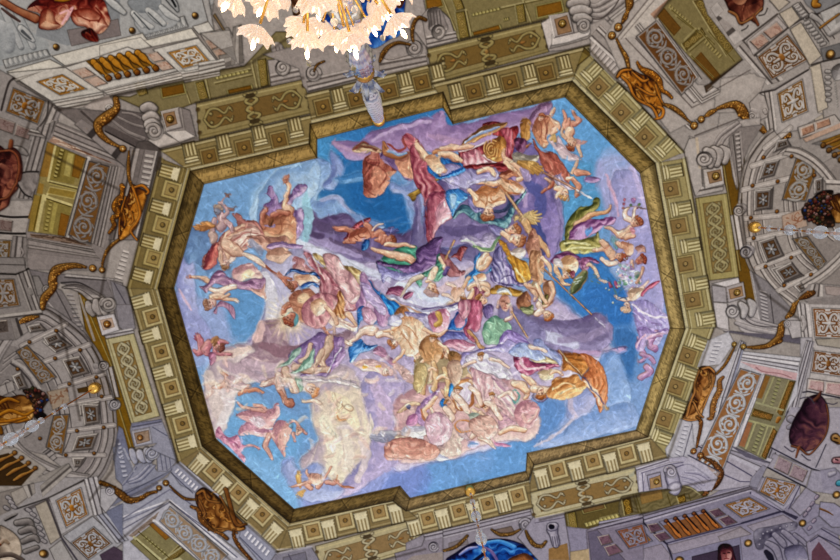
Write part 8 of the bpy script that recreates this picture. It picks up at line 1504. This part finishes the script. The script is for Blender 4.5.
# ---------------------------------------------------------------- weathering of the plaster and pigment, tone grading, dark contours where parts meet
fine=noise(1.1,31);med=noise(3,32)
C*=(1+.045*fine+.035*med)[...,None]
FR=np.zeros(len(REG),np.float32);FR[FRES[0]:FRES[1]]=1
RG=np.zeros(len(REG),np.float32)
for _i,_r in enumerate(REG):
 k_=_i
 while REG[k_]['parent']is not None:k_=REG[k_]['parent']
 if REG[k_]['name']in('cornice_run','frieze_panel'):RG[_i]=1
rm=RG[ID][...,None];C[:]=np.where(rm>0,(.535+(C-.5)*.8)*np.array([1.03,1.,.93],np.float32),C)
fm=FR[ID][...,None];lum=(C@np.array([.3,.59,.11],np.float32))[...,None]
C[:]=np.where(fm>0,.505+(lum+(C-lum)*.82-.5)*1.06,.45+(lum+(C-lum)*.88-.5)*1.18)
C[...,1]*=1-.022*(1-fm[...,0])+.02*fm[...,0];C[...,2]*=1-.045*(1-fm[...,0])
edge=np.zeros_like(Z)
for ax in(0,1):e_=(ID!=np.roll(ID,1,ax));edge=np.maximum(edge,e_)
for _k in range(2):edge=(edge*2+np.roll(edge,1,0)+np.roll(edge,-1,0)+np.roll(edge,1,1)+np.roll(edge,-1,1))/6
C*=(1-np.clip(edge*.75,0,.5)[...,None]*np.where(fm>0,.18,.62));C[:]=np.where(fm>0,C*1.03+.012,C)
np.clip(C,0,1,out=C)
LIN=np.where(C<=.04045,C/12.92,((C+.055)/1.055)**2.4).astype(np.float32)
# ---------------------------------------------------------------- from relief to one mesh per thing or part
def paint_material(name,rough=.75,bump=.12,metal=0.0):
 m=bpy.data.materials.new(name);m.use_nodes=True;nt=m.node_tree;b=nt.nodes['Principled BSDF']
 a=nt.nodes.new('ShaderNodeAttribute');a.attribute_name='pigment'
 tc=nt.nodes.new('ShaderNodeTexCoord');n=nt.nodes.new('ShaderNodeTexNoise');n.inputs['Scale'].default_value=14;n.inputs['Detail'].default_value=8
 mr=nt.nodes.new('ShaderNodeMapRange');mr.inputs['From Min'].default_value=.3;mr.inputs['From Max'].default_value=.7;mr.inputs['To Min'].default_value=.92;mr.inputs['To Max'].default_value=1.06
 mx=nt.nodes.new('ShaderNodeVectorMath');mx.operation='MULTIPLY'
 nt.links.new(tc.outputs['Object'],n.inputs['Vector']);nt.links.new(n.outputs['Fac'],mr.inputs['Value'])
 nt.links.new(a.outputs['Color'],mx.inputs[0]);nt.links.new(mr.outputs['Result'],mx.inputs[1]);nt.links.new(mx.outputs['Vector'],b.inputs['Base Color'])
 bp=nt.nodes.new('ShaderNodeBump');bp.inputs['Strength'].default_value=bump;bp.inputs['Distance'].default_value=.01
 nt.links.new(n.outputs['Fac'],bp.inputs['Height']);nt.links.new(bp.outputs['Normal'],b.inputs['Normal'])
 b.inputs['Roughness'].default_value=rough;b.inputs['Specular IOR Level'].default_value=.06;b.inputs['Metallic'].default_value=metal
 return m
M_FRESCO=paint_material('fresco_plaster');M_STUCCO=paint_material('painted_stucco',.7,.2);M_GILT=paint_material('gilt_stucco',.45,.2)
GILT={'gilt_leaf_moulding','gilt_cartouche','gilt_boss','gilt_tassel'}
STUC={'cornice_run','frieze_panel','entablature','stone_pier','arched_niche','balustrade','ceiling','scroll_bracket','rosette_block'}
cell=ID[:-1,:-1].ravel();order=np.argsort(cell,kind='stable');sc_=cell[order]
cuts=np.flatnonzero(np.diff(sc_))+1;groups={int(sc_[g[0]]):g_ for g_,g in((order[a:b],(a,))for a,b in zip(np.r_[0,cuts],np.r_[cuts,len(sc_)]))}
alive=set(groups);
for i in list(groups):
 if len(groups[i])<5 and REG[i]['parent']is not None and REG[i]['parent']in groups:groups[REG[i]['parent']]=np.r_[groups[REG[i]['parent']],groups.pop(i)]
def canvas_xyz(v):
 j,i=v//NW,v%NW
 x=(X0+i/SS-ZX)*UNIT;y=(Y0+j/SS-ZY)*UNIT
 return np.stack([x,y,CEIL_Z-Z.ravel()[v]],1)
def mesh_of(name,cells,origin,mat):
 w=NW-1;j,i=cells//w,cells%w;v0=j*NW+i
 q=np.stack([v0,v0+NW,v0+NW+1,v0+1],1)
 u,inv=np.unique(q,return_inverse=True);inv=inv.reshape(-1,4)
 co=canvas_xyz(u)-origin
 me=bpy.data.meshes.new(name);me.vertices.add(len(u));me.vertices.foreach_set('co',co.astype(np.float32).ravel())
 me.loops.add(4*len(q));me.loops.foreach_set('vertex_index',inv.astype(np.int32).ravel())
 me.polygons.add(len(q));me.polygons.foreach_set('loop_start',np.arange(0,4*len(q),4,dtype=np.int32))
 me.update(calc_edges=True);me.polygons.foreach_set('use_smooth',np.ones(len(q),bool))
 at=me.color_attributes.new('pigment','FLOAT_COLOR','POINT')
 col=np.ones((len(u),4),np.float32);col[:,:3]=LIN.reshape(-1,3)[u];at.data.foreach_set('color',col.ravel())
 me.materials.append(mat);return me
OBJ={};kids={}
for i,r in enumerate(REG):
 if r['parent']is not None:kids.setdefault(r['parent'],[]).append(i)
def has(i):return i in groups or any(has(k)for k in kids.get(i,[]))
def origin_of(i):
 c=[groups[i]]if i in groups else[]
 st=list(kids.get(i,[]))
 while st:
  k=st.pop();st+=kids.get(k,[])
  if k in groups:c.append(groups[k])
 c=np.concatenate(c);w=NW-1;j,ii=c//w,c%w
 return np.array([(X0+ii.mean()/SS-ZX)*UNIT,(Y0+j.mean()/SS-ZY)*UNIT,CEIL_Z])
def build(i,parent=None,porg=None,top=None):
 r=REG[i]
 if not has(i):return
 if parent is not None and i not in groups:return[build(k,parent,porg,top)for k in kids.get(i,[])]
 org=origin_of(i);top=top or r['name']
 mat=M_GILT if top in GILT else M_STUCCO if top in STUC else M_FRESCO
 nm='painted_sky' if r['name']=='sky' else r['name']
 data=mesh_of(nm,groups[i],org,mat)if i in groups else None
 o=bpy.data.objects.new(nm,data);scene.collection.objects.link(o)
 o.location=org if parent is None else org-porg
 if parent is not None:o.parent=parent
 else:
  if r['label']:o['label']=r['label']
  if r['cat']:o['category']=r['cat']
  if r['group']:o['group']=r['group']
  if r['kind']:o['kind']=r['kind']
 if parent is not None and r['label']:o['label']=r['label']
 for k in kids.get(i,[]):build(k,o,org,top)
for i,r in enumerate(REG):
 if r['parent']is None:build(i)
# the floor slab above the plaster, and plain plaster beyond what was surveyed
xa,xb,ya,yb=[(v-c)*UNIT for v,c in((X0,ZX),(X0+(NW-1)/SS,ZX),(Y0,ZY),(Y0+(NH-1)/SS,ZY))]
def plain(name,verts,faces,mat,loc=(0,0,0)):
 me=bpy.data.meshes.new(name);me.from_pydata(verts,[],faces);me.update();o=bpy.data.objects.new(name,me);scene.collection.objects.link(o);me.materials.append(mat);o.location=loc;return o
mp=bpy.data.materials.new('plain_plaster');mp.use_nodes=True;nb=mp.node_tree.nodes['Principled BSDF'];nb.inputs['Roughness'].default_value=.8
nn=mp.node_tree.nodes.new('ShaderNodeTexNoise');nn.inputs['Scale'].default_value=3;cr=mp.node_tree.nodes.new('ShaderNodeValToRGB');cr.color_ramp.elements[0].color=(.26,.24,.23,1);cr.color_ramp.elements[1].color=(.42,.39,.37,1)
mp.node_tree.links.new(nn.outputs['Fac'],cr.inputs['Fac']);mp.node_tree.links.new(cr.outputs['Color'],nb.inputs['Base Color'])
B=12.5;vs_=[];fs_=[]
for x0,x1,y0,y1 in((-B,B,-B,ya),(-B,B,yb,B),(-B,xa,ya,yb),(xb,B,ya,yb)):
 k=len(vs_);vs_+=[(x0,y0,CEIL_Z),(x0,y1,CEIL_Z),(x1,y1,CEIL_Z),(x1,y0,CEIL_Z)];fs_.append((k,k+1,k+2,k+3))
plain('ceiling_border',vs_,fs_,mp)['kind']='structure'
z0,z1=CEIL_Z+.12,CEIL_Z+.5
plain('ceiling_slab',[(-B,-B,z0),(B,-B,z0),(B,B,z0),(-B,B,z0),(-B,-B,z1),(B,-B,z1),(B,B,z1),(-B,B,z1)],[(0,1,2,3),(7,6,5,4),(0,4,5,1),(1,5,6,2),(2,6,7,3),(3,7,4,0)],mp)['kind']='structure'
# ---------------------------------------------------------------- the crystal chandeliers: turned glass, gilt metal, lamps
def mat_glass(name,col=(.86,.92,1.0),rough=.06,ior=1.45,mix=0.0):
 m=bpy.data.materials.new(name);m.use_nodes=True;b=m.node_tree.nodes['Principled BSDF']
 b.inputs['Base Color'].default_value=(*col,1);b.inputs['Roughness'].default_value=rough;b.inputs['IOR'].default_value=ior;b.inputs['Transmission Weight'].default_value=1-mix
 return m
def mat_metal(name,col,rough=.25):
 m=bpy.data.materials.new(name);m.use_nodes=True;b=m.node_tree.nodes['Principled BSDF'];nt=m.node_tree
 n=nt.nodes.new('ShaderNodeTexNoise');n.inputs['Scale'].default_value=25;r=nt.nodes.new('ShaderNodeValToRGB');r.color_ramp.elements[0].color=(*[c*.7 for c in col],1);r.color_ramp.elements[1].color=(*col,1)
 nt.links.new(n.outputs['Fac'],r.inputs['Fac']);nt.links.new(r.outputs['Color'],b.inputs['Base Color']);b.inputs['Metallic'].default_value=1;b.inputs['Roughness'].default_value=rough;return m
def mat_emit(name,col,s):
 m=bpy.data.materials.new(name);m.use_nodes=True;b=m.node_tree.nodes['Principled BSDF'];b.inputs['Base Color'].default_value=(*col,1);b.inputs['Emission Color'].default_value=(*col,1);b.inputs['Emission Strength'].default_value=s;return m
MG=mat_glass('clear_crystal');MC=mat_glass('bead_crystal',(.84,.90,1.0),.03,1.42,.30);MB_=mat_glass('bluish_crystal',(.74,.84,1.0),.15,1.3,.35);_nt=MB_.node_tree;_t=_nt.nodes.new('ShaderNodeTexCoord');_wv=_nt.nodes.new('ShaderNodeTexWave');_wv.bands_direction='Z';_wv.inputs['Scale'].default_value=1.6;_wv.inputs['Distortion'].default_value=1.5;_rp=_nt.nodes.new('ShaderNodeValToRGB')
_rp.color_ramp.elements[0].color=(.22,.28,.5,1);_rp.color_ramp.elements[1].color=(.95,.97,1,1);_rp.color_ramp.elements[1].position=.75
_nt.links.new(_t.outputs['Object'],_wv.inputs['Vector']);_nt.links.new(_wv.outputs['Fac'],_rp.inputs['Fac']);_nt.links.new(_rp.outputs['Color'],_nt.nodes['Principled BSDF'].inputs['Base Color'])
MO=mat_metal('gilt_brass',(.95,.55,.12));MR=mat_metal('amber_rod',(.75,.28,.08),.35)
MP=bpy.data.materials.new('milky_pressed_glass');MP.use_nodes=True;_b=MP.node_tree.nodes['Principled BSDF'];_n=MP.node_tree
_w=_n.nodes.new('ShaderNodeTexNoise');_w.inputs['Scale'].default_value=30;_r=_n.nodes.new('ShaderNodeValToRGB');_r.color_ramp.elements[0].color=(.80,.52,.36,1);_r.color_ramp.elements[0].position=.42;_r.color_ramp.elements[1].color=(.86,.84,.80,1);_r.color_ramp.elements[1].position=.6
_n.links.new(_w.outputs['Fac'],_r.inputs['Fac']);_n.links.new(_r.outputs['Color'],_b.inputs['Base Color']);_n.links.new(_r.outputs['Color'],_b.inputs['Emission Color']);_b.inputs['Emission Strength'].default_value=.2;_b.inputs['Roughness'].default_value=.2;_b.inputs['Transmission Weight'].default_value=.35
ME=mat_emit('lamp_flame',(1,.72,.4),16)
def lathe(name,prof,mat,parent,loc=(0,0,0),seg=24,ribs=0,amp=0.,twist=0.,smooth=True):
 """prof: rows (radius, z)"""
 vs2,fs2=[],[];n=len(prof)
 for k,(r,z)in enumerate(prof):
  for s in range(seg):
   a=2*math.pi*s/seg;rr=r*(1+amp*math.cos(ribs*a+twist*z))if ribs else r
   vs2.append((rr*math.cos(a),rr*math.sin(a),z))
 for k in range(n-1):
  for s in range(seg):t=(s+1)%seg;fs2.append((k*seg+s,k*seg+t,(k+1)*seg+t,(k+1)*seg+s))
 fs2.append(tuple(range(seg))[::-1]);fs2.append(tuple((n-1)*seg+s for s in range(seg)))
 me=bpy.data.meshes.new(name);me.from_pydata(vs2,[],fs2);me.update()
 if smooth:me.polygons.foreach_set('use_smooth',[True]*len(me.polygons))
 me.materials.append(mat);o=bpy.data.objects.new(name,me);scene.collection.objects.link(o);o.location=loc
 if parent:o.parent=parent
 return o
def tube(name,pts,rad,mat,parent,seg=8):
 pts=[Vector(p)for p in pts];vs2,fs2=[],[];up=Vector((0,0,1))
 for i,p in enumerate(pts):
  d=(pts[min(i+1,len(pts)-1)]-pts[max(i-1,0)]).normalized();a=d.cross(up);a=a.normalized()if a.length>1e-3 else Vector((1,0,0));b=d.cross(a)
  r=rad[i]if isinstance(rad,(list,tuple))else rad
  for s in range(seg):t=2*math.pi*s/seg;vs2.append(tuple(p+(a*math.cos(t)+b*math.sin(t))*r))
 for i in range(len(pts)-1):
  for s in range(seg):t=(s+1)%seg;fs2.append((i*seg+s,i*seg+t,(i+1)*seg+t,(i+1)*seg+s))
 fs2.append(tuple(range(seg))[::-1]);fs2.append(tuple((len(pts)-1)*seg+s for s in range(seg)))
 me=bpy.data.meshes.new(name);me.from_pydata(vs2,[],fs2);me.update();me.polygons.foreach_set('use_smooth',[True]*len(me.polygons));me.materials.append(mat)
 o=bpy.data.objects.new(name,me);scene.collection.objects.link(o)
 if parent:o.parent=parent
 return o
def ball(r,n=8):return[(max(r*math.sin(math.pi*k/n),.0005),-r*math.cos(math.pi*k/n))for k in range(n+1)]
def plumb(px,py):
 x,y=p2c(px,py);return Vector(((x-ZX)*UNIT,(y-ZY)*UNIT,CEIL_Z))
def empty(name,loc,label,cat,group=None):
 o=bpy.data.objects.new(name,None);scene.collection.objects.link(o);o.location=loc;o['label']=label;o['category']=cat
 if group:o['group']=group
 return o
def chain(label,px,py,length,beads):
 root=empty('hanging_chandelier_chain',plumb(px,py),label,'chandelier')
 lathe('ceiling_ball',ball(.105,12),MO,root,(0,0,-.09));lathe('ceiling_collar',[(.05,-.0),(.09,-.02),(.05,-.03)],MO,root,(0,0,.0))
 tube('gilt_rod',[(0,0,-.15),(0,0,-length)],.013,MR,root)
 for z,r in beads:
  r*=.9 if r>.095 else .62
  lathe('crystal_ball',ball(r,12),MC,root,(0,0,-z),seg=20);lathe('gilt_collar',[(.011,-.008),(.018,0),(.011,.008)],MO,root,(0,0,-z-r-.01),seg=12)
 return root
# beads: depth below the ceiling, radius
def depth_of(k):return DIST*(1-1/k)
bd=lambda off0,offs:[(depth_of(o/off0),r)for o,r in offs]
chain('gilt ball and crystal bead chain hanging in front of the right niche',752,227,3.2,bd(349,[(357,.045),(366.5,.085),(377,.05),(388,.1),(399,.05),(408,.08),(419.5,.115),(432,.06),(441,.11)]))
chain('gilt ball and crystal bead chain hanging in front of the left niche',97,386.5,3.6,bd(358,[(398,.085),(410,.055),(426,.08),(437,.1),(446,.05),(452,.085),(463,.105),(478,.09)]))
chain('gilt ball and crystal bead chain hanging at the bottom centre',469.5,488.5,3.4,bd(296,[(303,.05),(311,.085),(318,.05),(327,.1),(336,.05),(344,.085),(353,.11),(366,.06),(378,.09)]))
# the lit chandelier
top=plumb(378.5,119.5)
root=empty('crystal_chandelier',top,'large lit crystal chandelier with flower-shaped glass shades at the top','chandelier')
lathe('ceiling_rose',[(.06,0),(.13,-.03),(.13,-.07),(.07,-.12)],MO,root)
prof=[(.05,-.1)];z=-.12
while z>-2.85:
 f=.8+.2*min(1,-z/1.2);f*=1 if z>-2.2 else .8;prof+=[(.07*f,z),(.115*f,z-.07),(.12*f,z-.15),(.08*f,z-.2)];z-=.2
lathe('glass_stem',prof,MB_,root,seg=32,ribs=10,amp=.05,twist=6)
tube('core_rod',[(0,0,-2.8),(0,0,-3.7)],.03,MB_,root)
lathe('gilt_ring',[(.03,-3.5),(.10,-3.55),(.115,-3.64),(.06,-3.74)],MO,root)
for k in range(12):
 a=k*.5236;c,s=math.cos(a),math.sin(a);e=.1 if k%2 else-.25
 tube('glass_leaf',[(c*.03,s*.03,-3.45),(c*.12,s*.12,-3.35+e),(c*.2,s*.2,-3.2+e),(c*.235,s*.235,-3.28+e)],[.012,.03,.024,.008],MB_,root)
 tube('glass_leaf',[(c*.03,s*.03,-2.9),(c*.08,s*.08,-2.85),(c*.12,s*.12,-2.75)],[.01,.02,.006],MB_,root)
lathe('glass_vase',[(.05,-3.72),(.09,-3.78),(.115,-3.88),(.10,-3.98),(.125,-4.08),(.11,-4.2),(.135,-4.32),(.12,-4.45),(.09,-4.7),(.07,-4.85)],MB_,root,seg=48,ribs=16,amp=.05)
lathe('gilt_cup',[(.05,-4.85),(.09,-4.9),(.1,-5.0),(.05,-5.06)],MO,root)
tube('core_rod',[(0,0,-5.0),(0,0,-7.3)],.03,MO,root)
for z_,r_ in((-5.3,.1),(-5.6,.13),(-5.95,.1),(-6.3,.15),(-6.7,.12),(-7.05,.16)):
 lathe('glass_baluster',[(r_*.3,z_+.2),(r_,z_+.06),(r_*.9,z_-.06),(r_*.35,z_-.2)],MG,root,seg=32,ribs=12,amp=.07)
def flower_mesh():
 """scalloped cup with folded petals, opening along +z"""
 vs2,fs2=[],[];seg,rows=60,9
 for k in range(rows):
  t=k/(rows-1);r0=.014+.088*t**.9
  for s in range(seg):
   a=2*math.pi*s/seg;pet=math.cos(7*a);rr=r0*(1+.06*t*t*pet+.10*math.sin(math.pi*t*.86)*math.cos(14*a));zz=.065*t**1.2-.01*t**3*(1-pet)+.012*math.sin(math.pi*t*.86)*math.cos(14*a)
   vs2.append((rr*math.cos(a),rr*math.sin(a),zz))
 for k in range(rows-1):
  for s in range(seg):t=(s+1)%seg;fs2.append((k*seg+s,k*seg+t,(k+1)*seg+t,(k+1)*seg+s))
 me=bpy.data.meshes.new('flower_shade');me.from_pydata(vs2,[],fs2);me.update();me.polygons.foreach_set('use_smooth',[True]*len(me.polygons));me.materials.append(MP)
 return me
FM=flower_mesh();BM_=None
def lampmesh():
 p=[(.004,-.01),(.009,.0),(.012,.014),(.009,.03),(.001,.042)];o=lathe('lamp',p,ME,None,seg=12);m=o.data;bpy.data.objects.remove(o);return m
LM=lampmesh();nlamp=0
def shade_arm(zr,R,a,tilt,light,scale=1.0,drop=.15,z_hub=None):
 global nlamp
 c,s=math.cos(a),math.sin(a);zh=zr+drop if z_hub is None else z_hub
 tube('glass_arm',[(c*.06,s*.06,zh),(c*R*.35,s*R*.35,zr-.09),(c*R*.7,s*R*.7,zr-.08),(c*R*.97,s*R*.97,zr)],[.008,.007,.006,.008],MO,root,seg=6)
 d=Vector((c*math.sin(tilt),s*math.sin(tilt),math.cos(tilt)));rot=d.to_track_quat('Z','Y').to_euler()
 o=bpy.data.objects.new('flower_shade',FM);scene.collection.objects.link(o);o.parent=root;o.location=(c*R,s*R,zr);o.rotation_euler=rot;o.scale=(scale,)*3
 b=bpy.data.objects.new('lamp',LM);scene.collection.objects.link(b);b.parent=root;b.location=Vector((c*R,s*R,zr))+d*.095*scale;b.rotation_euler=rot
 nlamp+=1
 if light:
  l=bpy.data.lights.new('chandelier_lamp','POINT');l.energy=2.0;l.color=(1,.78,.52);l.shadow_soft_size=.03
  lo=bpy.data.objects.new('chandelier_lamp',l);scene.collection.objects.link(lo);lo.parent=root;l.shadow_soft_size=.5;lo.location=Vector((c*R,s*R,zr))+d*.24
TIERS=[(-5.9,.2,6,.8,1.0,.1),(-6.35,.34,10,.9,1.0,.3),(-6.75,.45,12,.95,.9,.3),(-7.0,.57,16,1.05,.9,.12),(-7.1,.38,10,.8,1.0,.3),(-7.2,.2,6,.7,1.0,.0)]
for zr,R,n,tilt,sc2,ph in TIERS:
 for k in range(n):shade_arm(zr+.05*math.sin(k*2.3),R*(1+.06*math.sin(k*4.1)),ph+k*2*math.pi/n,tilt,k%2==0,sc2)
def drop_mesh():
 o=lathe('crystal_drop',[(.002,0),(.02,-.02),(.026,-.05),(.012,-.09),(.001,-.12)],MG,None,seg=8,smooth=False);m=o.data;bpy.data.objects.remove(o);return m
DM=drop_mesh()
for k in range(70):
 R_=random.Random(k);a=R_.uniform(0,6.283);r=R_.uniform(.1,.5);o=bpy.data.objects.new('crystal_drop',DM);scene.collection.objects.link(o);o.parent=root;o.location=(r*math.cos(a),r*math.sin(a),R_.uniform(-7.1,-5.8));o.scale=(.8,)*3
